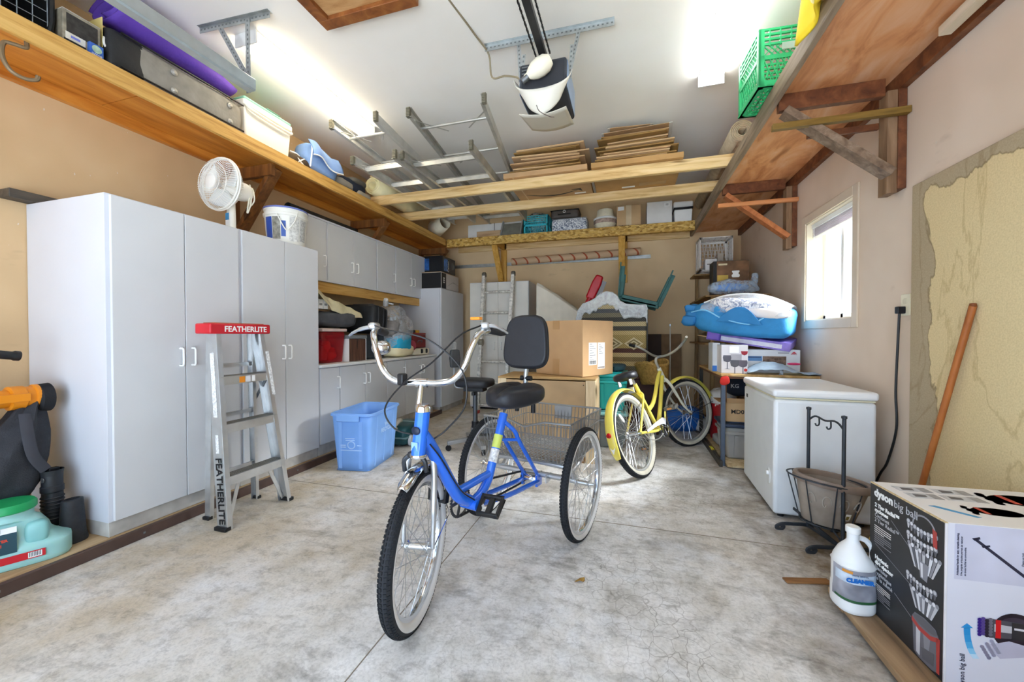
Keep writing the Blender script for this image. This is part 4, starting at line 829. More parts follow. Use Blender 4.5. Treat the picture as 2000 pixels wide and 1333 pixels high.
# ================================================================ on the right shelf
def crate(name, label, loc, sx, sy, h, mt, rz=0, rot=None, rows=3, group=None, openf=None):
    c = thing(name, label, 'crate', loc, rz, rot=rot, group=group); t = .012
    def wall(nm, fn, W):
        m = MB()
        def b_(u0, u1, z0, z1, th=t): m.box(u0, u1, -th/2, th/2, z0, z1, mt=fn)
        b_(-W, W, 0, .035); b_(-W, W, h*.5-.012, h*.5+.012); b_(-W, -W+.03, 0, h); b_(W-.03, W, 0, h)
        for k in range(4): b_(-W, W, h-.012-.028*k, h-.028*k, t*.9)
        n_ = 9
        for i in range(n_):
            for z0, z1 in ((.035, h*.5-.012), (h*.5+.012, h-.1)):
                u = -W+.03+(2*W-.06)*i/n_; u2 = u+(2*W-.06)/n_*1.6
                if u2 < W-.02: m.bar(fn @ V(u, 0, z0), fn @ V(u2, 0, z1), .006, .005); m.bar(fn @ V(u2, 0, z0), fn @ V(u, 0, z1), .006, .005)
        for k in range(5): u = -W+.03+(2*W-.06)*(k+.5)/5; b_(u-.003, u+.003, h-.1, h)
        m.build(nm, mt, c)
    for s_ in (-1, 1):
        wall('side', Matrix.Translation((0, s_*(sy/2-t/2), 0)), sx/2); wall('side', Matrix.Translation((s_*(sx/2-t/2), 0, 0)) @ Matrix.Rotation(R_(90), 4, 'Z'), sy/2)
    m = MB(); m.box(-sx/2, sx/2, -sy/2, -sy/2+.03, 0, .01); m.box(-sx/2, sx/2, sy/2-.03, sy/2, 0, .01); m.box(-sx/2, -sx/2+.03, -sy/2, sy/2, 0, .01); m.box(sx/2-.03, sx/2, -sy/2, sy/2, 0, .01)
    for i in range(9): m.bar((-sx/2+sx*i/9, -sy/2, .005), (-sx/2+sx*(i+1)/9, sy/2, .005), .007, .008); m.bar((-sx/2+sx*(i+1)/9, -sy/2, .005), (-sx/2+sx*i/9, sy/2, .005), .007, .008)
    for i in range(9): m.bar((-sx/2, -sy/2+sy*(i+.5)/9, .005), (sx/2, -sy/2+sy*(i+.5)/9, .005), .007, .008)
    m.build('bottom', mt, c); return c
GRN = M('#2fae6c', .4, 0, .08)
cr = crate('milk_crate', 'green plastic milk crate hanging over the edge of the right shelf', (.885, 2.80, SZ1+.004), .34, .34, .335, GRN, 4)
bx('side_panel', M('#9fb8a8', .5), cr, -.05, .1, -.174, -.1705, .2, .24, 0)
tag(MB().blob((.93, 3.06, SZ1+.06), (.14, .1, .12), .6, .01, 9, 16, seed=3).build('blue_cloth', M('#2d62b8', .8, 0, .1)), 'small blue cloth bundle tucked behind the green crate', 'cloth')
b = thing('yellow_towel', 'yellow and cream towel hanging over the edge of the right shelf', 'towel', (.86, 2.06, SZ1+.004))
MB().blob((.08, 0, .12), (.30, .34, .24), .6, .02, 8, 24, seed=21).build('towel_pile', M('#efe6a8', .9, 0, .08, 9, .3, 90), b)
MB().grid(lambda u, v: V(-.045-.02*math.sin(u*8)-.035*(1-v), -.14+.26*u, -.06+.30*v+.02*math.sin(u*5)), 14, 8).build('yellow_fold', M('#f0cf2a', .8, 0, .06), b, solid=.012)
# ================================================================ on the back shelf
KZ = SZ1-.0105
cr = crate('milk_crate', 'turquoise milk crate on the back shelf', (-1.275, 5.60, KZ), .37, .33, .275, M('#39b9c9', .4, 0, .08))
for k, (z, w) in enumerate(((.10, .10), (.075, .13), (.05, .12))): bx('print_line', M('#1d7f8e', .5), cr, -.04, -.04+w, -.167, -.1652, z, z+.01, 0)
MB().lathe([(.022, 0), (.022, .002)], 20, mt=Matrix.Rotation(R_(90), 4, 'X'), c=(-.09, -.165, .085)).build('emblem', M('#1d7f8e', .5), cr)
tag(MB().blob((-1.26, 5.60, KZ+.20), (.28, .26, .30), .7, .03, 9, 20, seed=31).build('cloth_bundle', mat_floral('patterned_cloth', '#5a5347', '#c7b98a', 14)), 'patterned cloth stuffed into the turquoise crate', 'cloth')
s = thing('floral_suitcase', 'blue and white floral suitcase on the back shelf', 'suitcase', (-.80, 5.60, KZ))
MB().blob((0, 0, .1), (.50, .34, .20), .25, 0, 5, 30).build('shell', mat_floral('floral_tapestry', '#5b6780', '#eef0f2', 45), s)
for z in (.10, .19): MB().tube([(-.24, -.16, z), (.24, -.16, z), (.24, .15, z)], .005, 6).build('piping', M('#8d93a0', .6), s)
s = thing('brown_briefcase', 'dark brown case with a black handle lying on the floral suitcase', 'briefcase', (-.86, 5.58, KZ+.205))
MB().blob((0, 0, .055), (.40, .32, .115), .3, 0, 5, 28).build('shell', M('#5d5652', .6, 0, .15, 9), s)
MB().tube(smooth([(-.08, -.16, .05), (-.07, -.185, .04), (.07, -.185, .04), (.08, -.16, .05)], 5), .009, 7).build('handle', BLK, s); MB().lathe([(.014, 0), (.02, .003), (.014, .006)], 18, mt=Matrix.Rotation(R_(90), 4, 'X'), c=(0, -.17, .08), cap=False).build('badge', WHTP, s); bx('top_rim', BLK, s, -.2, .2, -.16, .15, .1, .113, .01)
b = thing('woven_basket', 'cream woven basket with a striped band on the back shelf', 'basket', (-.315, 5.60, KZ))
MB().lathe([(.0, 0), (.10, 0), (.125, .05), (.15, .10), (.155, .105)], 28).build('lower_bowl', M('#e6dcc0', .8, 0, .1, 20, .3, 60), b); MB().lathe([(.155, .106), (.158, .15), (.155, .16)], 28).build('striped_band', M('#b49a8c', .8, 0, .35, 26, .3, 60), b); MB().lathe([(.155, .161), (.16, .165), (.16, .185), (.15, .19)], 28).build('rim', WHT, b); MB().lathe([(.13, .191), (.115, .25), (.11, .30), (.105, .305), (.0, .305)], 28).build('lid', M('#efe7cf', .8, 0, .06, 20, .3, 70), b)
b = thing('moving_carton', 'brown taped carton standing on the back shelf', 'box', (.0, 5.62, KZ)); bx('carton', CARD2, b, -.155, .155, -.17, .17, 0, .305, .004); bx('label', WHTP, b, -.14, -.06, -.1712, -.17, .24, .29, 0); bx('tape', M('#d9c5a2', .2), b, -.035, .035, -.1712, -.17, 0, .305, 0)
text('lettering', 'EST 304', .04, M('#4a3a28', .6), b, (-.13, -.1715, .025), FRONT, 'LEFT')
b = thing('white_carton', 'white carton with a small label on the back shelf', 'box', (.385, 5.62, KZ)); bx('carton', M('#e3e1de', .6, 0, .04), b, -.155, .155, -.17, .17, 0, .315, .004); bx('label', WHTP, b, .06, .125, -.1712, -.17, .24, .29, 0)
for k in range(3): bx('print_line', M('#77777a', .5), b, .075, .11, -.1718, -.1712, .255+.01*k, .259+.01*k, 0)
b = thing('lidded_bin', 'white plastic bin with black strap and white lid at the end of the back shelf', 'bin', (.655, 5.62, KZ)); MB().box(-.09, .13, -.17, .17, 0, .19, taper=.92).build('tub', WHT, b, .012); bx('strap', BLK, b, -.095, .135, -.176, .176, .191, .215, .004); bx('lid', WHT, b, -.10, .14, -.18, .18, .216, .29, .02)
b = thing('laminate_sheet', 'white laminate panel standing at the back of the shelf below the ladders', 'panel', (-1.98, 5.74, KZ)); bx('board', WHT, b, -.46, .42, -.02, .02, 0, .30, .002); bx('edge_strip', M('#3a3a3c', .5), b, -.02, -.012, -.0212, -.02, 0, .30, 0)
b = thing('wooden_drawer', 'pale wooden drawer front standing on the back shelf', 'drawer', (-2.02, 5.55, KZ+.02)); bx('front', wood('drawer_wood', '#a98660', '#c8a67e', '#d6b892', (1, 10, 10), 2), b, -.20, .20, -.01, .01, 0, .12, .003); bx('side', W_PINE, b, -.2, -.185, .011, .15, 0, .11, .002); bx('side', W_PINE, b, .185, .2, .011, .15, 0, .11, .002)
b = thing('lamp_shade', 'cream fabric lamp shade lying where the left and back shelves meet', 'lamp shade', (-2.60, 5.08, SZ1+.125), rot=(R_(80), 0, R_(60))); MB().lathe([(.12, -.13), (.085, .13)], 28, cap=False).build('shade', M('#e3dbc4', .8, 0, .1, 9), b, solid=.004); MB().tube([(.122*math.cos(2*math.pi*k/28), .122*math.sin(2*math.pi*k/28), -.13) for k in range(28)], .004, 5, closed=True).build('rim_wire', M('#b8ae94', .6), b)
s = thing('aluminium_tray', 'grey aluminium platform tray on the back shelf beside the turquoise crate', 'tray', (-1.66, 5.47, KZ), rot=(R_(62), 0, 0)); bx('plate', M('#a3a499', .4, .6, .15, 10), s, -.15, .15, 0, .26, 0, .01, .004); 
for x in (-.15, .15): bx('rail', ALU, s, x-.012, x+.012, -.01, .30, -.005, .03, .003)
# ================================================================ wheels
def wheel(parent, loc, rot, r, tw, nsp, wall, rimm, hubw=.05, tread=True, name='wheel'):
    # local frame: wheel turns about its own y axis
    rr = r-tw
    prof = lambda ang, R0, t: None
    w = part(name, parent, loc, rot)
    N = 72; K = 14; m = MB()
    def tor(u, v):
        a = 2*math.pi*u; b = 2*math.pi*v
        return V((rr+tw*math.cos(b))*math.cos(a), tw*.98*math.sin(b), (rr+tw*math.cos(b))*math.sin(a))
    vs = [tor(i/N, j/K) for j in range(K) for i in range(N)]
    for j in range(K):
        c = math.cos(2*math.pi*(j+.5)/K); s = math.sin(2*math.pi*(j+.5)/K)
        mi = 0 if c > .18 else (1 if wall and c > -.98 else 0)
        o = [(j*N+i, j*N+(i+1) % N, ((j+1) % K)*N+(i+1) % N, ((j+1) % K)*N+i) for i in range(N)]
        m.f += o; m.m += [mi]*N
    m.v += [tuple(v) for v in vs]
    ty = m.build('tyre', [RUB, WWALL if wall == 1 else DIRTYW], w, ang=60)
    if tread:
        m = MB(); n = 110
        for i in range(n):
            a = 2*math.pi*i/n
            for k, b in enumerate((-.75, -.3, .3, .75)):
                bb = b; aa = a+(.5*2*math.pi/n if k in (0, 3) else 0)
                c_ = V((rr+(tw+.0012)*math.cos(bb))*math.cos(aa), (tw+.0012)*math.sin(bb), (rr+(tw+.0012)*math.cos(bb))*math.sin(aa))
                d = V(-math.sin(aa), 0, math.cos(aa)); nrm = V(math.cos(bb)*math.cos(aa), math.sin(bb), math.cos(bb)*math.sin(aa))
                m.bar(c_-d*.005, c_+d*.005, tw*.36, .0025, up=nrm)
        m.build('tread', M('#1b1c1f', .85, 0, .2), w)['kind'] = 'stuff'
    R1 = r-2*tw+.004
    m = MB(); pr = [(R1+.004, -.013), (R1-.002, -.013), (R1-.014, -.008), (R1-.016, 0), (R1-.014, .008), (R1-.002, .013), (R1+.004, .013)]
    vs = [V(q*math.cos(2*math.pi*i/N), y, q*math.sin(2*math.pi*i/N)) for q, y in pr for i in range(N)]
    m.add(vs, [(j*N+i, j*N+(i+1) % N, (j+1)*N+(i+1) % N, (j+1)*N+i) for j in range(len(pr)-1) for i in range(N)]); m.build('rim', rimm, w)
    rotx = Matrix.Rotation(R_(90), 4, 'X')
    m = MB(); h = hubw; m.lathe([(.006, -h-.02), (.006, -h), (.022, -h), (.022, -h+.006), (.012, -h+.012), (.012, h-.012), (.022, h-.006), (.022, h), (.006, h), (.006, h+.02)], 18, mt=rotx); m.build('hub', CHROME, w)
    m = MB()
    for i in range(nsp):
        a = 2*math.pi*i/nsp; s = 1 if i % 2 else -1; k = 1 if (i//2) % 2 else -1
        p0 = V(.02*math.cos(a+k*1.25), s*h*.92, .02*math.sin(a+k*1.25)); p1 = V((R1-.012)*math.cos(a), 0, (R1-.012)*math.sin(a))
        m.tube([p0, p1], .0012, 4)
    m.build('spokes', M('#b9bcc0', .3, .9), w)['kind'] = 'stuff'
    return w
def reflector(par, loc, size, col='#e6862a'): return bx('reflector', M(col, .3), par, loc[0]-size[0]/2, loc[0]+size[0]/2, loc[1]-size[1]/2, loc[1]+size[1]/2, loc[2]-size[2]/2, loc[2]+size[2]/2, .002)
def arcfender(r, w, a0, a1, x0, z0, mt, par, name='fender', thick=.002, y0=0, n=28, lipw=None):
    def f(u, v):
        a = R_(a0+(a1-a0)*u); b = (v-.5)*2; cr = r-.018*b*b
        end = 1-.35*max(0, (abs(u-.5)-.44)/.06)
        return V(x0+cr*math.cos(a), y0+w*b*end, z0+cr*math.sin(a))
    return MB().grid(f, n, 8).build(name, mt, par, solid=thick)
def pedal(par, loc, rot, body=BLK):
    p = part('pedal', par, loc, rot)
    m = MB(); m.box(-.045, .045, -.012, .012, -.010, .010)
    for x in (-.045, .035): m.box(x, x+.012, -.05, .05, -.013, .013)
    for y in (-.05, .038): m.box(-.045, .045, y, y+.012, -.013, .013)
    m.build('platform', body, p, .003); bx('reflector', M('#c98a4a', .3), p, -.047, -.0452, -.02, .02, -.007, .007, 0)

# ================================================================ blue tricycle
BL = M('#2470ea', .25, .1, .06, 5, coat=.6)
tr = thing('tricycle', 'blue adult tricycle with black seat and rear wire basket, standing mid floor', 'tricycle', (-.52, 2.156, .001), -103)
WR = .298
for y in (-.30, .30): wheel(tr, (0, y, WR-.008), (0, 0, 0), WR-.006, .021, 36, 1, CHROME, .04)
# frame
fr = MB().tube(smooth([(.912, 0, .715), (.87, 0, .665), (.81, 0, .575), (.745, 0, .475), (.69, 0, .405), (.62, 0, .362)], 6), .0265, 14)
fr.tube(smooth([(.60, 0, .345), (.53, 0, .362), (.47, 0, .405), (.435, 0, .47), (.39, 0, .56), (.326, 0, .69)], 6), .021, 12)
fr.tube([(.70, 0, .43), (.452, 0, .432)], .017, 10)
for y in (-.045, .045):
    fr.tube(smooth([(.57, y*.8, .338), (.35, y, .30), (.03, y, .262)], 4), .0125, 8)
    fr.tube(smooth([(.345, y*.35, .655), (.29, y*.9, .60), (.24, y, .53), (.02, y, .285)], 5), .011, 8)
fr.cyl((.245, -.045, .545), (.35, -.0, .565), .008); fr.cyl((.245, .045, .545), (.35, 0, .565), .008)
fr.cyl((.61, -.042, .345), (.61, .042, .345), .024, n=16)
for y in (-.045, .045): fr.box(-.01, .05, y-.006, y+.006, .235, .30)
fr.build('frame', BL, tr)
MB().tube([(.905, 0, .805), (.931, 0, .645)], .0265, 16).build('head_tube', BL, tr)
m = MB(); m.lathe([(.03, 0), (.032, .006), (.03, .012)], 18, c=(.930, 0, .637)); m.lathe([(.03, 0), (.03, .014), (.022, .026)], 18, c=(.905, 0, .800)); m = None
MB().lathe([(.03, 0), (.032, .006), (.03, .012)], 18, c=(.930, 0, .637)).build('headset', CHROME, tr); MB().lathe([(.03, 0), (.03, .014), (.022, .026)], 18, c=(.905, 0, .800)).build('headset', CHROME, tr)
hb = M('#16233c', .4)
MB().blob((.944, 0, .735), (.012, .04, .03), .9).build('head_badge', hb, tr); bx('decal', M('#8fb6e8', .4), tr, .9505, .9515, -.015, .015, .665, .695, 0)
for (x0, z0, x1, z1, mm) in ((.402, .537, .374, .594, M('#c9d86a', .4)), (.432, .476, .404, .532, M('#e4e4ea', .5, 0, .4, 60))): MB().tube([(x0, 0, z0), (x1, 0, z1)], .0214, 12).build('decal', mm, tr)
# fork, front wheel and bars turn together
ST = part('steering', tr, (.895, -.038, 0), (0, 0, R_(21)))
def spart(name, *a): return part(name, tr, *a)
stM = Matrix.Translation((.895, -.038, 0)) @ Matrix.Rotation(R_(21), 4, 'Z')
bpy.data.objects.remove(ST)
SP = dict(loc=(.895, -.038, 0), rot=(0, 0, R_(21)))
wheel(tr, (.895, -.038, .281), (0, 0, R_(21)), .281, .0255, 36, 1, CHROME, .045, name='front_wheel')
m = MB()
for s_ in (-1, 1): m.tube(smooth([(-.035, s_*.028, .635), (-.032, s_*.05, .60), (-.025, s_*.056, .50), (-.012, s_*.058, .40), (.0, s_*.058, .281)], 6), [.013]*13+[.0115]*6+[.009]*6, 10)
m.cyl((-.038, -.03, .635), (-.038, .03, .635), .015); m.cyl((-.038, 0, .62), (-.038, 0, .66), .017)
m.build('fork', M('#c9ccd0', .3, .85, .06), tr, **SP)
arcfender(.314, .027, 62, 172, 0, .281, CHROME, tr, 'front_fender').location = (.895, -.038, 0)
[o for o in tr.children if o.name.startswith('front_fender')][0].rotation_euler = (0, 0, R_(21))
MB().tube([(-.31, .0, .34), (-.23, .05, .31), (0, .062, .281)], .0025, 5).build('fender_stay', CHROME, tr, **SP)
# caliper brake
MB().tube(smooth([(.02, -.042, .575), (.03, -.038, .62), (.025, 0, .64), (.03, .038, .62), (.02, .042, .575)], 6), .009, 8).build('caliper_brake', M('#3b3d42', .4, .4), tr, **SP); MB().blob((.03, 0, .64), (.03, .05, .025), .6).build('brake_bridge', M('#2a2b2e', .4), tr, **SP)
# stem and handlebar
m = MB(); m.cyl((-.010, 0, .80), (-.043, 0, .898), .012, n=12); m.cyl((-.045, -.022, .896), (-.045, .022, .896), .018, n=14); m.build('stem', CHROME, tr, **SP)
HB = [(-.045, 0, .898), (-.045, .06, .896), (-.043, .12, .908), (-.045, .165, .953), (-.056, .195, 1.03), (-.076, .215, 1.08), (-.125, .235, 1.10), (-.20, .25, 1.10)]
full = smooth([(x, -y, z) for x, y, z in reversed(HB[1:])]+HB, 6); MB().tube(full, .013, 10).build('handlebar', CHROME, tr, **SP)
for s_ in (-1, 1):
    MB().tube([(-.15, s_*.238, 1.105), (-.17, s_*.245, 1.103), (-.27, s_*.27, 1.095), (-.30, s_*.277, 1.093)], [.0165, .018, .019, .015], 14).build('grip', M('#23242a', .6, 0, .2, 30), tr, **SP)
    lv = [(-.11, -.245, 1.115), (-.105, -.29, 1.105), (-.125, -.335, 1.09), (-.16, -.37, 1.08)] if s_ < 0 else [(-.11, .245, 1.12), (-.12, .275, 1.115), (-.16, .30, 1.10), (-.19, .31, 1.09)]
    MB().tube(smooth(lv, 5), [.012]*6+[.009]*5+[.007]*5, 8, flat=.7).build('brake_lever', M('#d3d6da', .3, .8), tr, **SP)
    MB().blob((-.118, s_*.236, 1.118), (.05, .04, .03), .6).build('lever_clamp', M('#c6c9cd', .3, .8), tr, **SP)
bx('lever_tab', M('#e08a1e', .4), tr, .833, .853, .175, .215, 1.135, 1.145, .002)
MB().blob((-.09, -.19, 1.03), (.075, .075, .06), .9).build('bell', CHROME, tr, **SP)
bx('bar_clamp', BLK, tr, .895, .925, -.115, -.085, .89, .935, .006)
CAB = M('#17171a', .4)
MB().tube(smooth([(-.10, .225, 1.12), (-.02, .16, 1.08), (.0, .06, .98), (.01, -.05, .90), (.0, -.13, .80), (-.02, -.10, .72), (-.05, -.03, .69)], 8), .0032, 6).build('brake_cable', CAB, tr, **SP)
MB().tube(smooth([(-.10, -.225, 1.12), (-.03, -.12, 1.10), (.0, .05, 1.06), (-.01, .17, .95), (-.02, .18, .82), (-.04, .10, .72), (-.03, .04, .675)], 8), .0032, 6).build('brake_cable', CAB, tr, **SP)
MB().tube(smooth([(.90, .028, .68), (.84, .03, .61), (.72, .03, .45), (.62, .03, .37)], 6), .003, 6).build('gear_cable', CAB, tr)
# saddle, backrest
MB().tube([(.33, 0, .67), (.285, 0, .765)], .0125, 10).build('seat_post', CHROME, tr)
def sad(u, v):
    x = -.135+.29*u; wd = .128*(1-.25*max(0, u-.35)**1.3*4.2)*(.55+.45*min(1, u*5)) if u < .98 else .05
    wd = max(.035, wd); a = (v-.5)*2; y = wd*a
    z = .805-.03*abs(a)**2.4-.05*max(0, abs(a)-.8)/.2+.02*(1-u)-.035*max(0, u-.8)/.2-.018*math.exp(-(a/.12)**2)*(.3+u*.5)
    return V(.205+x, y, z)
m = MB(); m.grid(sad, 22, 22); nv = len(m.v)
m.grid(lambda u, v: sad(u, v)*1.0-V(0, 0, .035+.02*(1-abs(2*v-1))), 22, 22)
SEAT = M('#202127', .45, 0, .12, 20, .05, 120)
m2 = MB().blob((.235, 0, .766), (.34, .285, .11), .6, 0, 5, 40); 
def shape(vs):
    out = []
    for v in vs:
        x, y, z = v; u = (x-.065)/.34; k = 1-.42*max(0, u-.45)/.55
        zz = z+.012*(1-u)-(.016*math.exp(-(y/.018)**2) if z > .77 else 0)
        out.append((x, y*k, zz))
    return out
m2.v = shape(m2.v); m2.build('saddle', SEAT, tr)
for y in (-.055, .055): MB().blob((.185, y, .820), (.12, .085, .012), .9).build('saddle_pad', M('#17181c', .5, 0, .1), tr)
m = MB()
for y in (-.03, .03): m.tube(smooth([(.30, y*.4, .735), (.2, y, .72), (.1, y*1.6, .735)], 4), .005, 6)
for y in (-.05, .05): m.cyl((.10, y, .66), (.10, y, .735), .012)
m.build('saddle_rails', M('#2c2d30', .5, .4), tr)
MB().tube([(.10, 0, .70), (.09, 0, .86), (.075, 0, .93)], .013, 10).build('backrest_post', M('#b9bbc0', .3, .8), tr)
MB().cyl((.09, -.03, .845), (.09, .035, .845), .014).build('clamp_knob', BLK, tr)
def backp(): 
    poly = []
    for k in range(48):
        a = 2*math.pi*k/48; c, s_ = math.cos(a), math.sin(a); e = .55
        y = .13*math.copysign(abs(c)**e, c); z = .145*math.copysign(abs(s_)**e, s_); y *= 1-.10*(z/.145)
        poly.append((y, z))
    return poly
bk = MB().prism(backp(), -.022, .022, 'x').build('backrest', SEAT, tr, .012, 3); bk.location = (.085, 0, 1.045); bk.rotation_euler = (0, R_(-6), 0)
bp = MB().prism([(y*1.03, z*1.03) for y, z in backp()], -.012, .0, 'x').build('piping', M('#0f1013', .5), bk, .004)
# drivetrain
CH = M('#2a2826', .5, .5)
m = MB(); m.lathe([(.060, -.003), (.066, -.003), (.066, .003), (.060, .003), (.060, -.003)], 40, mt=Matrix.Rotation(R_(90), 4, 'X'), c=(.61, -.055, .345), cap=False)
for k in range(5): a = 2*math.pi*k/5; m.bar((.61, -.055, .345), (.61+.062*math.cos(a), -.055, .345+.062*math.sin(a)), .014, .005, up=(0, 1, 0))
for k in range(36): a = 2*math.pi*k/36; m.box(.61+.068*math.cos(a)-.003, .61+.068*math.cos(a)+.003, -.058, -.052, .345+.068*math.sin(a)-.003, .345+.068*math.sin(a)+.003)
m.build('chainring', M('#4a4a4c', .4, .7), tr)
MB().tube([(.61, -.055, .412), (.02, -.055, .30), (-.01, -.055, .265), (.02, -.055, .235), (.61, -.055, .278)], .006, 6).build('chain', CH, tr)
MB().bar((.61, .055, .345), (.60, .062, .352), .018, .012, up=(0, 1, 0)).build('crank_arm', CHROME, tr); MB().bar((.61, -.065, .345), (.67, -.072, .43), .018, .012, up=(0, 1, 0)).build('crank_arm', CHROME, tr)
pedal(tr, (.60, .098, .352), (0, R_(35), R_(8))); pedal(tr, (.67, -.125, .40), (0, R_(80), 0))
m = MB(); m.lathe([(.03, -.04), (.036, -.03), (.036, .03), (.03, .04)], 20, mt=Matrix.Rotation(R_(90), 4, 'X'), c=(.015, .0, .265)); m.build('gear_hub', CHROME, tr)
MB().lathe([(.042, -.003), (.042, .003)], 24, mt=Matrix.Rotation(R_(90), 4, 'X'), c=(.015, -.05, .265)).build('sprocket', CH, tr)
# rear carrier
SIL = M('#c7c9cc', .35, .75, .06)
m = MB(); m.cyl((0, -.27, .294), (0, .27, .294), .016, n=12)
m.tube(smooth([(.0, -.25, .31), (.02, -.22, .36), (.03, -.1, .375), (.03, .1, .375), (.02, .22, .36), (.0, .25, .31)], 6), .016, 10)
m.tube(smooth([(.0, -.2, .30), (-.15, -.22, .35), (-.32, -.18, .375), (-.35, 0, .375), (-.32, .18, .375), (-.15, .22, .35), (.0, .2, .30)], 6), .016, 10)
m.build('rear_carrier', SIL, tr); bx('axle_plate', M('#d5d7da', .3, .8), tr, -.02, .05, .045, .05, .255, .31, .003); bx('axle_plate', M('#d5d7da', .3, .8), tr, -.02, .05, .10, .105, .265, .31, .003)
# wire basket
bk_ = part('wire_basket', tr); WM = M('#8f9090', .4, .6, .1)
x0, x1, yy, z0, z1 = -.40, .075, .245, .392, .615; tx, ty_ = .03, .02
def rimz(x, y): return z1-(.035*max(0, 1-abs(y)/.12) if x > 0 else 0)*1.0
m = MB()
for (zz, e) in ((z0, 0), (z0+.075, .35), (z0+.15, .7)): m.tube([(x0-tx*e, -yy-ty_*e, zz), (x1+tx*e, -yy-ty_*e, zz), (x1+tx*e, yy+ty_*e, zz), (x0-tx*e, yy+ty_*e, zz)], .0034, 5, closed=True)
n1, n2 = 22, 20
for i in range(n1+1):
    y = -yy+2*yy*i/n1
    for xx, s_ in ((x0, -1), (x1, 1)): m.tube([(xx, y, z0), (xx+s_*tx, y*(1+ty_/yy), rimz(xx, y))], .0029, 4)
    m.tube([(x0, y, z0), (x1, y, z0)], .0029, 4)
for i in range(n2+1):
    x = x0+(x1-x0)*i/n2
    for s_ in (-1, 1): m.tube([(x, s_*yy, z0), (x+(tx*(2*i/n2-1)), s_*(yy+ty_), z1)], .0029, 4)
    m.tube([(x, -yy, z0), (x, yy, z0)], .0029, 4)
m.build('basket_wires', WM, bk_)['kind'] = 'stuff'
rim = [(x0-tx, -yy-ty_, z1), (x1+tx, -yy-ty_, z1)]+[(x1+tx, -yy+2*yy*k/8, rimz(1, -yy+2*yy*k/8)) for k in range(1, 8)]+[(x1+tx, yy+ty_, z1), (x0-tx, yy+ty_, z1)]
MB().tube(rim, .006, 6, closed=True).build('basket_rim', WM, bk_)
bx('mounting_plate', M('#9b9c9e', .5, .3), bk_, x0-tx*.7-.006, x0-tx*.7-.002, -.05, .07, z1-.09, z1-.005, .002)

# ================================================================ yellow cruiser
YE = M('#f4e264', .3, 0, .08, 6, coat=.4); CRM = M('#e3e2d2', .4, 0, .06)
bk = thing('cruiser_bicycle', 'yellow and cream cruiser bicycle with wicker basket leaning by the totes', 'bicycle', (.13, 3.12, .001), rot=(R_(-17.5), 0, R_(64.5)))
bk.rotation_mode = 'XYZ'
WY = .325
wheel(bk, (0, 0, WY), (0, 0, 0), WY, .026, 68, 2, M('#cfd0cc', .35, .7), .05)
m = MB()
m.tube(smooth([(.885, 0, .72), (.80, 0, .63), (.68, 0, .50), (.56, 0, .38), (.46, 0, .30)], 6), .019, 10)
m.tube(smooth([(.875, 0, .77), (.76, 0, .70), (.62, 0, .58), (.50, 0, .50), (.38, 0, .46)], 6), .018, 10)
m.tube([(.455, 0, .29), (.265, 0, .70)], .017, 10)
for s_ in (-1, 1):
    m.tube(smooth([(.45, s_*.02, .29), (.33, s_*.045, .285), (.0, s_*.06, WY)], 4), .011, 8); m.tube(smooth([(.30, s_*.015, .62), (.25, s_*.045, .57), (.0, s_*.06, WY)], 4), .009, 8)
m.cyl((.455, -.04, .29), (.455, .04, .29), .022, n=14); m.build('frame', YE, bk)
MB().tube([(.862, 0, .80), (.91, 0, .665)], .021, 12).build('head_tube', CRM, bk)
arcfender(.362, .036, 20, 200, 0, WY, YE, bk, 'rear_fender')
rl = MB().lathe([(.0, .014), (.014, .012), (.019, 0)], 18, mt=Matrix.Rotation(R_(-90), 4, 'Y')).build('tail_reflector', M('#b3121a', .25), bk); rl.location = (-.365, 0, .38); 
dm = MB().prism([(-.018, 0), (0, -.04), (.018, 0), (0, .04)], -.001, .001, 'x').build('diamond_decal', WHTP, bk); dm.location = (-.358, 0, .285); dm.rotation_euler = (0, R_(7), 0)
sv = MB().blob((.18, 0, .775), (.27, .20, .075), .65, 0, 5, 28).build('saddle', SEAT, bk)
for v in sv.data.vertices:
    u = (v.co.x-.045)/.27; v.co.y *= 1-.65*max(0, u-.35)/.65
m = MB(); m.tube([(.265, 0, .70), (.245, 0, .75)], .012, 8)
for s_ in (-1, 1): m.tube([(.10, s_*.05, .70), (.10, s_*.05, .745)], .014, 8)
m.build('seat_post', CHROME, bk); bx('rear_reflector', M('#d9d8d2', .3, .2), bk, .15, .16, -.035, .035, .63, .68, .004)
# steering: fork, front wheel, bars turned to the right
SX = .885; TL = R_(-20); SA = R_(-27)
sm = Matrix.Translation((SX, 0, .735)) @ Matrix.Rotation(TL, 4, 'Y') @ Matrix.Rotation(SA, 4, 'Z') @ Matrix.Rotation(-TL, 4, 'Y')
se = sm.to_euler(); SB = dict(loc=sm.translation[:], rot=se[:])
AX = V(1.13-SX, 0, WY-.735)
wc = sm @ AX; wheel(bk, wc[:], se[:], WY, .026, 36, 2, M('#cfd0cc', .35, .7), .045, name='front_wheel')
fz = bk.children
m = MB()
for s_ in (-1, 1): m.tube(smooth([(.02, s_*.03, -.06), (.045, s_*.052, -.11), (.10, s_*.056, -.22), (.17, s_*.056, -.34), AX+V(0, s_*.056, 0)], 5), [.014]*11+[.011]*5+[.009]*5, 8)
m.tube(smooth([(.045, -.052, -.11), (.02, -.03, -.055), (.015, 0, -.04), (.02, .03, -.055), (.045, .052, -.11)], 4), .014, 8)
m.build('fork', CRM, bk, **SB)
ff = arcfender(.362, .036, -8, 120, AX.x, AX.z, YE, bk, 'front_fender'); ff.location = SB['loc']; ff.rotation_euler = SB['rot']
for s_ in (-1, 1): MB().tube([AX+V(.33, s_*.03, .06), AX+V(0, s_*.058, 0)], .003, 5).build('fender_stay', M('#4a4640', .5, .4), bk, **SB)
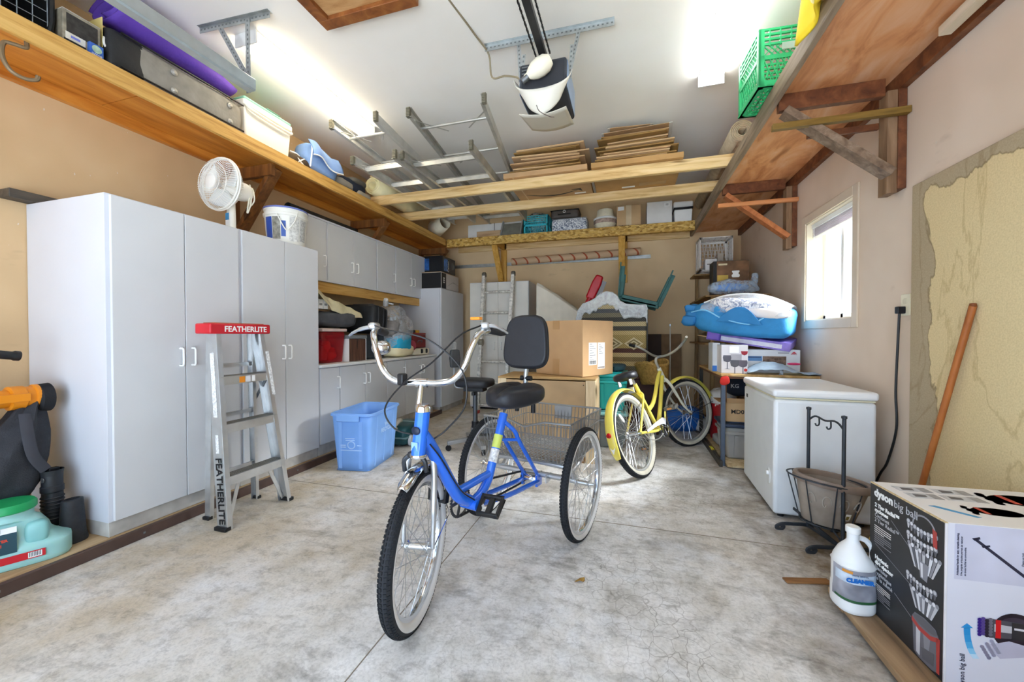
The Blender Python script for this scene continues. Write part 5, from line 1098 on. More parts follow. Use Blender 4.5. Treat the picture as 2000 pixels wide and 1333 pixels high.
m = MB(); m.tube(smooth([(-.02, 0, .06), (-.045, 0, .13), (-.03, 0, .165), (.02, 0, .175)], 4), .013, 8); m.build('stem', M('#b9bab5', .35, .6), bk, **SB)
hbp = [(.02, 0, .175), (.03, .07, .18), (.045, .16, .21), (.05, .24, .255), (.03, .32, .30), (.0, .37, .325)]
MB().tube(smooth([(x, -y, z) for x, y, z in reversed(hbp[1:])]+hbp, 5), .0115, 8).build('handlebar', M('#cfd0cc', .3, .8), bk, **SB)
MB().tube([(.02, .335, .308), (-.01, .385, .332)], .017, 10).build('grip', BLK, bk, **SB)
# wicker basket
wk = part('wicker_basket', bk, SB['loc'], SB['rot'])
WIC = M('#a5803f', .8, 0, .3, 40, .6, 60)
def wkf(u, v):
    a = 2*math.pi*u; sg = lambda x, e: math.copysign(abs(x)**e, x); k = .78+.22*v
    return V(.14+.125*k*sg(math.cos(a), .6), .27+.165*k*sg(math.sin(a), .6), -.10+.21*v+.025*v*math.cos(2*a)+.0025*math.sin(u*180+v*40))
MB().grid(wkf, 60, 12, wrapu=True).build('basket_body', WIC, wk, solid=.008)
m = MB(); m.add([wkf(i/40, 0) for i in range(40)], [tuple(range(40))]); m.build('basket_floor', WIC, wk, solid=.006)
for e in (0, .01): MB().tube([wkf(i/60, 1)+V(0, 0, -e*1.2) for i in range(60)], .0075, 6, closed=True).build('basket_rim', M('#b8924f', .8, 0, .3, 60), wk)
for k in range(6): MB().tube(smooth([(.10+.02*k, .2, -.06), (.12+.01*k, .27, .01+.01*k), (.18-.01*k, .34, -.01)], 4), .005, 5).build('wire_content', M('#4a3020', .7), wk)
# chain guard, cranks, pedals, kickstand
cgp = [(.50, .36), (.44, .375), (.30, .36), (.10, .33), (.10, .31), (.30, .325), (.40, .325), (.47, .31)]
MB().prism(cgp, -.075, -.07, 'y').build('chain_guard', M('#dcdce2', .4, 0, .1, 20), bk, .002)
m = MB(); m.lathe([(.07, -.003), (.085, -.003), (.085, .003), (.07, .003), (.07, -.003)], 36, mt=Matrix.Rotation(R_(90), 4, 'X'), c=(.455, -.062, .29), cap=False)
for k in range(5): a = 2*math.pi*k/5; m.bar((.455, -.062, .29), (.455+.078*math.cos(a), -.062, .29+.078*math.sin(a)), .01, .004, up=(0, 1, 0))
m.build('chainring', CHROME, bk); MB().bar((.455, -.075, .29), (.52, -.09, .44), .02, .012, up=(0, 1, 0)).build('crank_arm', CHROME, bk); MB().bar((.455, .06, .29), (.39, .07, .15), .02, .012, up=(0, 1, 0)).build('crank_arm', CHROME, bk)
pedal(bk, (.52, -.14, .44), (0, R_(-10), 0), M('#6d6a64', .5, .3)); pedal(bk, (.39, .12, .15), (0, 0, 0), M('#6d6a64', .5, .3))
MB().tube([(.33, -.03, .28), (.30, .11, .045)], .008, 8).build('kickstand', GREYM, bk); MB().tube(smooth([(.05, -.065, .31), (.12, -.07, .25), (.25, -.075, .23), (.38, -.07, .25)], 5), .004, 5).build('coaster_cable', M('#b5b3ad', .4, .5), bk)
sr = MB().blob((0, 0, 0), (.09, .012, .03), .8).build('spoke_reflector', M('#e8e6e0', .3), bk); sr.location = (-.15, -.02, .47); sr.rotation_euler = (0, R_(50), 0)
# ================================================================ back wall
t = thing('wall_rail', 'long galvanised steel rail screwed to the back wall', 'rail', (0, 0, 0)); m = MB(); m.box(-2.9, .30, YB-.006, YB-.002, 2.175, 2.225); m.box(-2.9, .30, YB-.035, YB-.002, 2.172, 2.176); m.build('angle', GALV, t)
def mat_spiral():
    m, nt, b = _new('paper_tube_red_spiral'); tc = nt.nodes.new('ShaderNodeTexCoord'); w = nt.nodes.new('ShaderNodeTexWave'); w.bands_direction = 'DIAGONAL'; w.inputs['Scale'].default_value = 1.0
    mp = nt.nodes.new('ShaderNodeMapping'); mp.inputs['Scale'].default_value = (3.5, 2.6, 2.6); nt.links.new(tc.outputs['Object'], mp.inputs[0]); nt.links.new(mp.outputs[0], w.inputs['Vector'])
    r = _ramp(nt, w.outputs[1], [(.93, lin('#c8a987')), (.965, lin('#a8502e'))]); nt.links.new(r.outputs[0], b.inputs['Base Color']); b.inputs['Roughness'].default_value = .8; return m
tag(MB().lathe([(.052, 0), (.052, 1.88), (.046, 1.88), (.046, 0.0)], 24, mt=Matrix.Rotation(R_(88.6), 4, 'Y'), c=(-1.72, YB-.094, 2.215)).build('paper_tube', mat_spiral()), 'tan cardboard tube with red spiral stripes resting on the wall rail', 'tube')
# far cabinet, leaning ladder
c = thing('far_cabinet', 'tall white cabinet on the back wall behind the leaning ladder', 'cabinet', (0, 0, 0))
bx('body', MELA, c, -2.24, -1.345, 5.325, YB-.01, .03, 1.855, .002)
for x0, x1, hx in ((-2.235, -1.80, -1.85), (-1.797, -1.35, -1.745)):
    d = bx('door', M('#dcd8cf', .45, 0, .08, 3), c, x0, x1, 5.306, 5.324, .06, 1.845, .0015); pull(d, hx, 5.306, .93, ax='y', s=-1)
bx('toe_kick', BLKM, c, -2.22, -1.36, 5.35, YB-.02, 0, .03, 0)
l = thing('articulated_ladder', 'paint splashed folding aluminium ladder leaning on the far cabinet', 'ladder', (0, 0, 0))
SPL = M('#cfccc4', .45, .35, .4, 30)
x0b, x1b = -2.005, -1.605; x0t, x1t = -1.985, -1.55
LB = lambda t: V(0, 5.02+.22*t, .02+1.93*t)
for xa, xb in ((x0b, x0t), (x1b, x1t)):
    MB().bar(V(xa, 0, 0)+LB(0), V(xb, 0, 0)+LB(1), .048, .07, up=(0, 1, 0)).build('rail', SPL, l, .003)
    bx('foot', M('#b8312c', .5), l, xa-.025, xa+.025, 4.985, 5.055, 0, .05, .005)
    q = V(xa+(xb-xa)*.5, 0, 0)+LB(.5); MB().lathe([(.05, -.03), (.055, -.02), (.055, .02), (.05, .03)], 20, mt=Matrix.Rotation(R_(90), 4, 'Y'), c=q).build('hinge', M('#8f8878', .5, .5, .3, 20), l); MB().cyl(q+V(-.06, 0, 0), q+V(-.03, 0, 0), .014).build('hinge_knob', BLK, l)
    q = V(xb, 0, 0)+LB(1); MB().lathe([(.035, -.024), (.04, -.018), (.04, .018), (.035, .024)], 18, mt=Matrix.Rotation(R_(90), 4, 'Y'), c=q).build('hinge', M('#6f6a60', .5, .5, .3, 20), l)
for k, t_ in enumerate((.05, .205, .36, .56, .715, .87)):
    q = LB(t_); MB().cyl(V(x0b+(x0t-x0b)*t_, 0, 0)+q, V(x1b+(x1t-x1b)*t_, 0, 0)+q, .016, n=12).build('rung', SPL, l)
# draped panel
dv_ = thing('draped_furniture', 'furniture hidden under a cream dust sheet beside the far cabinet', 'furniture', (-.90, 5.22, 0))
bx('covered_body', M('#8a7a66', .8), dv_, -.24, .22, -.14, .3, .02, 1.34, .01)
def drape(u, v):
    x = -.28+.58*u; top = 1.79-.40*u**1.15; fold = .018*math.sin(u*19+v*1.5)+.012*math.sin(u*41)
    if v < .25: return V(x, .36-.50*(v/.25)+fold*.2, top+.006*math.sin(u*17)-.02*abs(v-.12))
    w = (v-.25)/.75; return V(x+.02*w*math.sin(u*9), -.14-.03*w+fold*w*1.3, top-(top-.3)*w)
MB().grid(drape, 46, 26).build('dust_sheet', M('#ddd6c6', .85, 0, .06, 5, .15, 60), dv_, solid=.004)
bx('back_panel', M('#8a7a66', .8), dv_, -.25, .25, .32, .35, .02, 1.36, .01)
# wrapped armchair on a chest
def mat_weave():
    m, nt, b = _new('woven_geometric_fabric'); tc = nt.nodes.new('ShaderNodeTexCoord'); sx = nt.nodes.new('ShaderNodeSeparateXYZ'); nt.links.new(tc.outputs['Object'], sx.inputs[0])
    mr = nt.nodes.new('ShaderNodeMapRange'); mr.inputs[1].default_value = 0; mr.inputs[2].default_value = 1.0; nt.links.new(sx.outputs[2], mr.inputs[0])
    bands = ['#4b463a', '#6a6350', '#c2aa78', '#8a7550', '#c9b384', '#5a3a34', '#ab945f', '#a8925e', '#a8925e', '#c0aa78', '#4d4a44', '#b7a57c', '#45433f', '#7a735f', '#56585a', '#b3a37d', '#bca97c', '#a8946a', '#5a564c', '#b5a27a']
    r = _ramp(nt, mr.outputs[0], [(i/len(bands), lin(h)) for i, h in enumerate(bands)]); r.color_ramp.interpolation = 'CONSTANT'
    w = nt.nodes.new('ShaderNodeTexWave'); w.bands_direction = 'DIAGONAL'; w.inputs['Scale'].default_value = 26; w.inputs['Distortion'].default_value = 0; nt.links.new(tc.outputs['Object'], w.inputs['Vector'])
    n = _noise(nt, 160, 2, (1, 1, 2.0)); q = _mix(nt, .35, r.outputs[0], w.outputs[0], 'OVERLAY'); q = _mix(nt, .45, q, n.outputs[0], 'OVERLAY')
    nt.links.new(q, b.inputs['Base Color']); b.inputs['Roughness'].default_value = .9; _bump(nt, b, n.outputs[0], .3, .004); return m
a = thing('upholstered_panel', 'shaped patterned chair back wrapped in clear plastic behind the cartons', 'chair back', (-.19, 4.62, .635))
prof = [(-.385, 0), (.385, 0), (.385, .73), (.37, .775), (.30, .775), (.16, .785), (.09, .83), (.06, .89), (.01, .925), (-.05, .935), (-.11, .92), (-.16, .87), (-.22, .835), (-.31, .80), (-.36, .73), (-.39, .60)]
MB().prism(prof, -.06, .09, 'y').build('upholstery', mat_weave(), a, .02, 3)
for x in (-.19, .03, .25):
    for s_, mm in ((1, '#d6c9a4'), (.72, '#8a7a55'), (.5, '#d6c9a4'), (.25, '#7d6c48')): MB().prism([(x-.105*s_, .355), (x, .355-.07*s_), (x+.105*s_, .355), (x, .355+.07*s_)], -.063-.001*(1-s_)*4, -.0605, 'y').build('diamond_print', M(mm, .9, 0, .12, 60), a)
bx('frame_edge', M('#3a3630', .6), a, .386, .40, -.055, .085, 0, .73, .004)
def wrapf(u, v): 
    n_ = len(prof); k = u*(n_-3); i = min(int(k), n_-4); t_ = k-i; p, q = prof[2+i], prof[3+i] if 3+i < n_ else prof[-1]
    x, z = p[0]+(q[0]-p[0])*t_, p[1]+(q[1]-p[1])*t_
    return V(x*1.02, -.075+.18*v, z+.012) if False else V(x*1.02, -.08+.0*v, z+.012-.20*v*(.75+.4*noise.noise(V(u*14, 0, 3))))
MB().grid(wrapf, 60, 8).build('plastic_wrap', plastic_film('shiny_stretch_wrap', '#e9eef2', .38), a, solid=.002)
MB().tube([(p[0]*1.01, -.06, p[1]+.004) for p in prof[2:]], .014, 8).build('welt', M('#cfd2d3', .3, 0, .3, 30), a)
b = thing('brown_chest', 'dark red brown wooden chest under the wrapped chair back', 'chest', (.02, 4.62, 0)); bx('case', M('#4d2a22', .6, 0, .3, 5), b, -.42, .30, -.14, .2, 0, .60, .006); bx('lid', M('#5d352a', .55, 0, .25, 5), b, -.43, .31, -.15, .21, .602, .632, .006)
b = thing('upturned_chair', 'dark green plastic garden chair stacked upside down against the back wall', 'chair', (.15, 4.95, 1.40))
GC = M('#2f5f5b', .55, 0, .2, 14)
MB().bar((-.27, 0, .13), (.16, 0, .02), .42, .035, up=(0, 0, 1)).build('seat', GC, b, .01)
for p0, p1, w in (((-.265, -.19, .13), (-.235, -.19, .545), .06), ((.16, -.19, .03), (.335, -.19, .42), .06), ((-.265, .19, .13), (-.225, .19, .50), .06), ((.16, .19, .03), (.33, .19, .40), .06)):
    p0, p1 = V(*p0), V(*p1); d = (p1-p0).normalized(); sd = V(0, 1, 0).cross(d)
    m = MB().bar(p0, p1, .05, .014, up=sd); m.bar(p0+V(0, .022, 0)+sd*.025, p1*.9+p0*.1+V(0, .022, 0)+sd*.025, .012, .05, up=sd); m.build('leg', GC, b, .003)
MB().bar((-.23, -.19, .13), (.18, -.19, .025), .04, .075, up=(0, 0, 1)).build('seat_apron', GC, b, .006); MB().bar((-.23, .19, .13), (.18, .19, .025), .04, .075, up=(0, 0, 1)).build('seat_apron', GC, b, .006)
bx('support_post', GC, b, -.28, -.22, .30, .36, -1.40, .12, .005); bx('support_post', GC, b, -.04, .02, .30, .36, -1.40, .06, .005); bx('back_slab', GC, b, -.28, .03, .21, .30, -.02, .13, .01)
b = thing('red_shovel', 'red plastic shovel propped behind the wrapped chair back', 'shovel', (0, 0, 0))
MB().prism([(-.055, 0), (.055, 0), (.06, .22), (.045, .32), (-.045, .32), (-.06, .22)], -.03, .03, 'y', mt=Matrix.Translation((-.47, 4.98, 1.54)) @ Matrix.Rotation(R_(24), 4, 'Y')).build('scoop', M('#b3121c', .35, 0, .15), b, .02, 3)
MB().cyl((-.52, 4.98, 1.44), (-.46, 4.98, 1.56), .035, n=14).build('collar', M('#a01019', .35), b); MB().cyl((-.97, 5.0, .45), (-.52, 4.98, 1.45), .014).build('shaft', M('#b9a27c', .6), b); MB().bar((-.36, 5.0, 1.58), (-.29, 5.0, 1.76), .02, .06).build('grey_edge', M('#8b8b8d', .5), b)
for x0, x1, z1, yo, lab, mt in ((.215, .44, 1.10, .03, 'dark brown board leaning on the back wall behind the bicycle', M('#37251b', .7, 0, .3, 4)), (.40, .70, 1.10, .0, 'tan hardboard sheet leaning on the back wall beside the dark board', M('#85684a', .8, 0, .2, 5))):
    o = MB().box(x0, x1, -.009, .009, 0, z1).build('wall_board', mt, None, .002); o.location = (0, YB-.13-yo, .002); o.rotation_euler = (R_(-4.5), 0, 0); tag(o, lab, 'board')
w = thing('fishing_rod', 'thin pale rod standing against the boards behind the bicycle', 'rod', (.52, 5.35, 0)); MB().tube([(0, 0, .0), (.0, .06, 1.20)], .007, 6).build('shaft', M('#cfcabb', .5), w); MB().tube([(-.03, .05, .85), (.0, .055, .9)], .006, 5).build('guide', CHROME, w); MB().lathe([(.012, 0), (.012, .03)], 10, c=(0, .06, 1.2)).build('tip', CHROME, w)
# ================================================================ cartons and totes in the middle
b = thing('plywood_crate', 'plywood packing crate with pine corner posts under the big carton', 'crate', (-.62, 3.55, 0))
bx('front_panel', M('#b79a74', .75, 0, .22, 3, .1, 30), b, -.42, .275, -.25, -.235, .08, .69, .002)
bx('corner_post', W_PINEZ if False else wood('pale_post', '#cdb084', '#e2cba4', '#ecdabb', (10, 10, 1), 2), b, .278, .36, -.25, -.15, .0, .70, .003); bx('corner_post', bpy.data.materials['pale_post'], b, -.50, -.422, -.25, -.15, .0, .70, .003)
bx('side_panel', M('#c6aa84', .75, 0, .15, 3), b, .345, .36, -.149, .25, .02, .70, .002); bx('back_panel', M('#b79a74', .75, 0, .15, 3), b, -.49, .344, .235, .25, .02, .69, .002); bx('side_panel', M('#b79a74', .75), b, -.50, -.485, -.149, .25, .02, .70, .002)
bx('bottom_rail', M('#8a6438', .8, 0, .2), b, -.421, .277, -.249, -.2, .0, .079, .002); bx('top_panel', M('#a98858', .75, 0, .15), b, -.50, .36, -.25, .25, .7005, .715, .002)
for x, z in ((-.40, .66), (.26, .66), (.26, .3), (.26, .12), (-.40, .3)): MB().lathe([(.005, 0), (.004, .003)], 8, mt=Matrix.Rotation(R_(90), 4, 'X'), c=(x, -.25, z)).build('nail', M('#5a4a3a', .5, .5), b)
b = thing('big_carton', 'large brown shipping carton with white labels on the plywood crate', 'box', (-.475, 3.735, .717), -30)
bx('carton', M('#c39d72', .85, 0, .06, 4, .08, 60), b, -.30, .25, -.24, .24, 0, .50, .004)
bx('tape', M('#b78f60', .35, 0, .05), b, -.09, -.01, -.2412, -.24, .0, .15, 0); bx('tape', M('#b78f60', .35, 0, .05), b, -.09, -.01, -.2412, -.24, .42, .5, 0); bx('tape', M('#b78f60', .35), b, -.09, -.01, -.24, .24, .5002, .501, 0)
bx('label', WHTP, b, .25, .2512, -.15, -.03, .10, .30, 0); bx('label', WHTP, b, .25, .2512, -.015, .10, .06, .30, 0)
for k in range(9): bx('print_line', M('#777779', .6), b, .2512, .2517, -.14, -.14+.04+.05*((k*7) % 3)/2, .285-.02*k, .290-.02*k, 0)
for k in range(10): bx('barcode_line', M('#3a3a3c', .6), b, .2512, .2517, -.14+.01*k, -.134+.01*k, .105, .14, 0)
for k in range(6): bx('print_line', M('#77777a', .6), b, .2512, .2517, -.005+.01, .03+.02*(k % 3), .28-.016*k, .284-.016*k, 0)
bx('print_line', M('#9a8f88', .6), b, .2512, .2517, -.01, .095, .065, .08, 0)
def tote(name, label, loc, sx, sy, h, mt, lidm, rz=0, tap=.86, lid=True, cat='tote'):
    t = thing(name, label, cat, loc, rz); MB().box(-sx/2, sx/2, -sy/2, sy/2, 0, h, taper=tap).build('tub', mt, t, .02, 3)
    m = MB(); m.box(-sx/2-.012, sx/2+.012, -sy/2-.012, sy/2+.012, h-.06, h-.035); t_ = m.build('ledge', mt, t, .006)
    for s_ in (-1, 1):
        for x in (-sx*.22, sx*.22): MB().bar((x, s_*(sy/2*tap+.006), .02), (x, s_*(sy/2+.004), h-.065), .03, .012, up=(0, s_, 0)).build('rib', mt, t)
        for y in (-sy*.22, sy*.22): MB().bar((s_*(sx/2*tap+.006), y, .02), (s_*(sx/2+.004), y, h-.065), .03, .012, up=(s_, 0, 0)).build('rib', mt, t)
    if lid:
        bx('lid', lidm, t, -sx/2-.02, sx/2+.02, -sy/2-.02, sy/2+.02, h+.001, h+.03, .01); bx('lid_panel', lidm, t, -sx/2+.04, sx/2-.04, -sy/2+.04, sy/2-.04, h+.0305, h+.042, .008)
    return t
TQ = M('#1fb5b5', .4, 0, .08)
ctm, cnt, cb = _new('smoky_clear_plastic'); cb.inputs['Base Color'].default_value = (*lin('#a9b7bd'), 1); cb.inputs['Alpha'].default_value = .45; cb.inputs['Roughness'].default_value = .25
t = tote('clear_tote', 'clear plastic tote of clothing under the turquoise tote', (-.17, 4.02, .002), .30, .46, .315, ctm, M('#8fd0d6', .4))
for k, (y, z, cc) in enumerate(((-.1, .08, '#5d6675'), (.1, .07, '#8c8b86'), (-.08, .17, '#b5a78f'), (.08, .18, '#57607a'), (-.02, .25, '#8b8480'))): MB().blob((0, y, z), (.22, .2, .11), .6, .015, 9, 18, seed=40+k).build('clothing', M(cc, .8, 0, .25, 14), t)
tote('turquoise_tote', 'turquoise plastic tote stacked beside the plywood crate', (-.17, 4.02, .365), .30, .46, .32, TQ, TQ, tap=.84)
tag(MB().blob((-.10, 4.0, .765), (.16, .22, .07), .6, .02, 12, 18, seed=51).build('dark_cloth', M('#2f4a54', .8, 0, .3)), 'dark teal cloth crumpled on the turquoise tote lid', 'cloth')
# rolling stool behind the tricycle
s = thing('rolling_stool', 'black padded rolling stool on a grey caster base behind the tricycle', 'stool', (-1.40, 3.45, 0))
MB().blob((0, 0, .63), (.34, .30, .085), .45, 0, 5, 28).build('seat_pad', SEAT, s); bx('seat_bracket', BLK, s, -.10, .10, -.06, .06, .55, .588, .006)
MB().cyl((0, 0, .10), (0, 0, .56), .022, n=14).build('post', M('#55585c', .4, .6), s); MB().lathe([(.035, .2), (.035, .26)], 14).build('collar', BLK, s)
for k in range(4):
    an = R_(38+90*k); dx, dy = math.cos(an), math.sin(an); lg = MB().bar((0, 0, .10), (.27*dx, .27*dy, .075), .045, .035).build('leg', M('#a9abad', .4, .6), s, .004)
    MB().lathe([(.0, -.012), (.026, -.012), (.028, 0), (.026, .012), (.0, .012)], 18, mt=Matrix.Rotation(an, 4, 'Z') @ Matrix.Rotation(R_(90), 4, 'X'), c=(.26*dx, .26*dy, .028)).build('caster', BLK, lg)
pd = MB().prism([(-.045, -.085), (.045, -.085), (.055, 0), (.045, .085), (-.045, .085), (-.055, 0)], -.02, .02, 'x').build('arm_pad', M('#3a3c3e', .6, 0, .1), s, .012, 3); pd.location = (-.19, -.05, .86); pd.rotation_euler = (0, 0, R_(-35))
MB().tube(smooth([(-.12, 0, .575), (-.2, -.03, .60), (-.2, -.04, .80)], 4), .009, 7).build('arm_rod', M('#b9bbbd', .35, .7), s); bx('knob', BLK, s, .0, .03, -.1, -.06, .52, .55, .004)
b = thing('jack_stand', 'small grey and red floor jack behind the tricycle wheel', 'jack', (-1.45, 3.98, 0), 20); bx('frame', M('#8b8d90', .5, .4), b, -.2, .14, -.05, .05, .02, .09, .006); bx('handle_socket', M('#b8302c', .4), b, .08, .13, -.03, .03, .09, .16, .005); bx('plate', M('#4a4038', .6), b, -.17, .02, -.06, .06, .0905, .10, .002)
for x in (-.16, .1): MB().cyl((x, -.06, .025), (x, .06, .025), .025, n=14).build('wheel', BLK, b)
# sack on the floor behind the bicycle
b = thing('blue_sack', 'bright blue sack with a white end lying behind the bicycle front wheel', 'sack', (.575, 4.78, .0), 12); MB().blob((0, 0, .14), (.48, .30, .28), .7, .02, 8, 26, seed=61, flatbot=-.138).build('sack', M('#1f63b8', .5, 0, .15, 9), b); MB().blob((.2, -.05, .09), (.17, .22, .16), .7, .015, 10, 20, seed=62).build('white_end', M('#d6d9dc', .4, 0, .2, 16), b)
# ================================================================ workbench corner
b = thing('workbench', 'plywood topped workbench with slim steel legs by the right wall', 'workbench', (0, 0, 0))
BT = wood('bench_ply', '#a47c45', '#c9a468', '#d8ba84', (8, 1.5, 8), 2)
bx('top', BT, b, .735, XR-.005, 3.555, 4.60, .745, .765, .003); bx('edge', M('#6a4a32', .7), b, .74, XR-.01, 3.565, 4.59, .725, .745, .002)
LEGM = M('#566070', .5, .3, .15)
for y in (3.565, 4.565):
    for x in (.74, 1.38): bx('leg', LEGM if y < 4 else M('#2f2b28', .6), b, x, x+.032, y, y+.032, .0, .725, .003)
bx('back_rail', M('#8a5f36', .7), b, .78, .82, 3.75, 3.79, .04, .72, .003)
bx('base_board', OSBF, b, .775, XR-.005, 3.50, 4.56, .012, .03, .002)
r = thing('spirit_level', 'dark spirit level lying on the floor along the bench base', 'level', (.735, 3.95, 0)); bx('bar', M('#4a4640', .5, .3, .2), r, -.012, .012, -.42, .42, 0, .05, .002); bx('yellow_panel', M('#d8c23a', .4), r, -.013, .013, -.10, .02, .051, .056, .001); bx('vial', M('#c9d84a', .3), r, -.01, .01, -.05, -.02, .056, .06, .001)
tag(MB().blob((.76, 3.545, .715), (.07, .03, .08), .7, .012, 14, 14, seed=70).build('red_rag', M('#c82a22', .8, 0, .15)), 'small red rag tied to the near bench corner', 'rag')
rk = thing('corner_rack', 'rough wooden shelf rack standing in the right back corner', 'rack', (0, 0, 0))
RW = wood('rack_wood', '#6d4f2f', '#93703f', '#b08c58', (8, 8, 1), 2)
for x, y in ((.86, 4.66), (1.36, 4.66), (.86, 5.70), (1.36, 5.70)): bx('post', RW, rk, x, x+.035, y, y+.035, 0, 1.84 if y > 5 else 1.50, .003)
for z, y0 in ((.98, 4.64), (1.27, 4.64), (1.50, 4.64), (1.842, 5.40)): bx('shelf_board', RW, rk, .80, XR-.01, y0, 5.76, z, z+.018, .002)
# bench contents
BZ1 = .7665
b = thing('wine_glass_box', 'white wine glass box with red and grey glasses printed, on the bench', 'box', (.845, 3.69, BZ1)); bx('carton', M('#d9d6da', .5, 0, .04), b, -.1, .095, -.09, .09, 0, .235, .003)
for x, z, cc in ((-.055, .09, '#5b5a66'), (.0, .05, '#55545c'), (.06, .05, '#5b5560')):
    MB().lathe([(.0, 0), (.028, .012), (.034, .04), (.03, .06)], 18, c=(x, -.0905, z), sy=.06).build('glass_print', M(cc, .4, 0, .2), b); MB().lathe([(.004, 0), (.004, -.05), (.025, -.055)], 12, c=(x, -.0905, z), sy=.06).build('stem_print', M('#6f6d78', .4), b)
MB().lathe([(.0, 0), (.02, .01), (.026, .035)], 18, c=(.07, -.0905, .15), sy=.08).build('red_wine_print', M('#9c2435', .4), b); bx('label', M('#a9a7ae', .5), b, -.03, .05, -.0915, -.0902, .11, .16, 0); bx('label', WHTP, b, -.04, .03, -.0915, -.0902, .17, .225, 0); MB().lathe([(.013, 0), (.013, .001)], 14, mt=Matrix.Rotation(R_(90), 4, 'X'), c=(.08, -.09, .03)).build('red_seal', M('#c8322a', .4), b)
b = thing('tall_narrow_carton', 'narrow white and blue carton left of the wine glass box', 'box', (.705+.035, 3.86, BZ1)); bx('carton', M('#c9cdd2', .5, 0, .1), b, -.03, .03, -.09, .09, 0, .25, .003); bx('blue_band', M('#2f6fc0', .4), b, -.0305, .0305, -.0912, -.09, .0, .05, 0)
b = thing('grey_book_carton', 'slim grey green carton squeezed behind the wine glass box', 'box', (.80, 3.88, BZ1)); bx('carton', M('#6d7168', .6, 0, .15), b, -.02, .02, -.09, .09, 0, .245, .003); bx('print', M('#c0c3ba', .6), b, -.012, .012, -.0912, -.09, .05, .2, 0)
b = thing('steam_mop_carton', 'long white cleaner carton with a red emblem on the bench', 'box', (1.155, 3.80, BZ1)); bx('carton', M('#d3d6da', .5, 0, .04), b, -.185, .20, -.07, .09, 0, .195, .003); bx('blue_band', M('#5a86b8', .4, 0, .15), b, -.18, -.075, -.0712, -.07, .10, .14, 0); bx('blue_band', M('#35537a', .4), b, -.18, -.085, -.0716, -.0712, .125, .137, 0)
bx('photo_print', M('#6f5a4c', .5, 0, .6, 30), b, -.07, .1, -.0712, -.07, .07, .14, 0); MB().prism([(-.02, 0), (.02, 0), (.012, .006), (0, .016), (-.012, .006)], -.001, 0, 'y', mt=Matrix.Translation((.155, -.0702, .165))).build('emblem', M('#c02436', .4), b); text('lettering', 'BISSELL', .014, M('#c02436', .4), b, (.155, -.0708, .158), FRONT, 'CENTER'); bx('print_line', M('#8a8c92', .5), b, .04, .12, -.0708, -.07, .165, .172, 0)
b = thing('silver_pouch', 'crumpled pale blue grey plastic pouch with a pink mark on the bench', 'pouch', (1.18, 3.61, BZ1))
MB().grid(lambda u, v: V(-.25+.50*u, -.06+.14*v, .012+.085*math.sin(math.pi*min(1, u*1.3))**.8*(.35+.65*v)+.012*noise.noise(V(u*9, v*6, 4))), 26, 10).build('pouch_film', M('#a9bccb', .3, .1, .15, 10, .3, 20), b, solid=.004); MB().blob((.08, -.02, .088), (.09, .05, .02), .8).build('pink_mark', M('#c22a5c', .5), b)
b = thing('jar', 'small clear jar with metal lid standing before the pouch', 'jar', (1.17, 3.52+.06-.005, BZ1)); 
MB().lathe([(.0, 0), (.03, 0), (.03, .03), (.027, .034)], 18, sx=.5, sy=.3).build('glass', FILMB, b); MB().lathe([(.0305, .0345), (.0305, .045), (.0, .045)], 18, sx=.5, sy=.3).build('lid', GREYM, b)
# purple box, bedding bag, blue bag, boxes above
bz = Matrix.Rotation(R_(-20), 4, 'Z')
b = thing('purple_box', 'long flat purple and white box tilted under the bedding bag', 'box', (1.09, 4.0, 1.045), rot=(R_(6), R_(9), R_(-24))); bx('carton', M('#8a74c4', .5, 0, .3, 10), b, -.34, .30, -.22, .2, -.03, .04, .004); bx('white_print', M('#e6e2ee', .5, 0, .1, 20), b, -.22, .24, -.2212, -.22, -.015, .02, 0); bx('end_flap', M('#7257b8', .5, 0, .15), b, -.33, -.22, -.26, -.222, -.02, .10, .01)
bx('open_flap', CARD, b, -.43, -.342, -.2, .1, -.01, -.004, .001); bx('prop_leg', RW, b, .2, .24, .15, .19, -.262, -.031, .002); bx('prop_leg', RW, b, -.3, -.26, .15, .19, -.22, -.031, .002)
b = thing('bedding_bag', 'blue zippered bedding bag with clear top holding floral pillows', 'bag', (.97, 3.93, 1.085), rot=(R_(4), R_(7), R_(-26)))
BB = M('#2f86c0', .7, 0, .12, 9, .15, 60)
MB().blob((0, 0, .14), (.76, .46, .28), .42, .018, 6, 40, seed=71).build('fabric_base', BB, b)
def top_f(u, v): a = math.pi*v; return V(-.30+.66*u, -.235*math.cos(a)*.98, .20+.17*math.sin(a)*math.sin(math.pi*min(1, max(0, .08+.84*u)))**.5)
MB().grid(top_f, 24, 14).build('vinyl_top', FILM, b, solid=.003)
MB().blob((.02, -.05, .255), (.56, .36, .15), .6, .012, 8, 24, seed=72).build('pillow', mat_floral('blue_floral_pillow', '#8d93ad', '#f0eef0', 32), b); MB().blob((.1, -.13, .22), (.54, .22, .10), .6, .01, 8, 22, seed=73).build('pillow', M('#ece4e0', .8, 0, .05), b)
MB().tube(smooth([top_f(0, .3), top_f(.25, .42), top_f(.6, .46), top_f(.9, .4), top_f(1, .2)], 6), .009, 7).build('piping', M('#e8e6e2', .5), b); MB().tube(smooth([(-.38, -.2, .18), (-.25, -.25, .21), (-.1, -.262, .15), (.1, -.262, .12), (.2, -.262, .18)], 6), .006, 6).build('piping', M('#7cc0e8', .5), b)
MB().grid(lambda u, v: V(-.15+.35*u, -.262-.006*math.sin(u*9), .12+.14*v*math.sin(math.pi*u)), 12, 6).build('flap', M('#2a7ab4', .7, 0, .1), b, solid=.006)
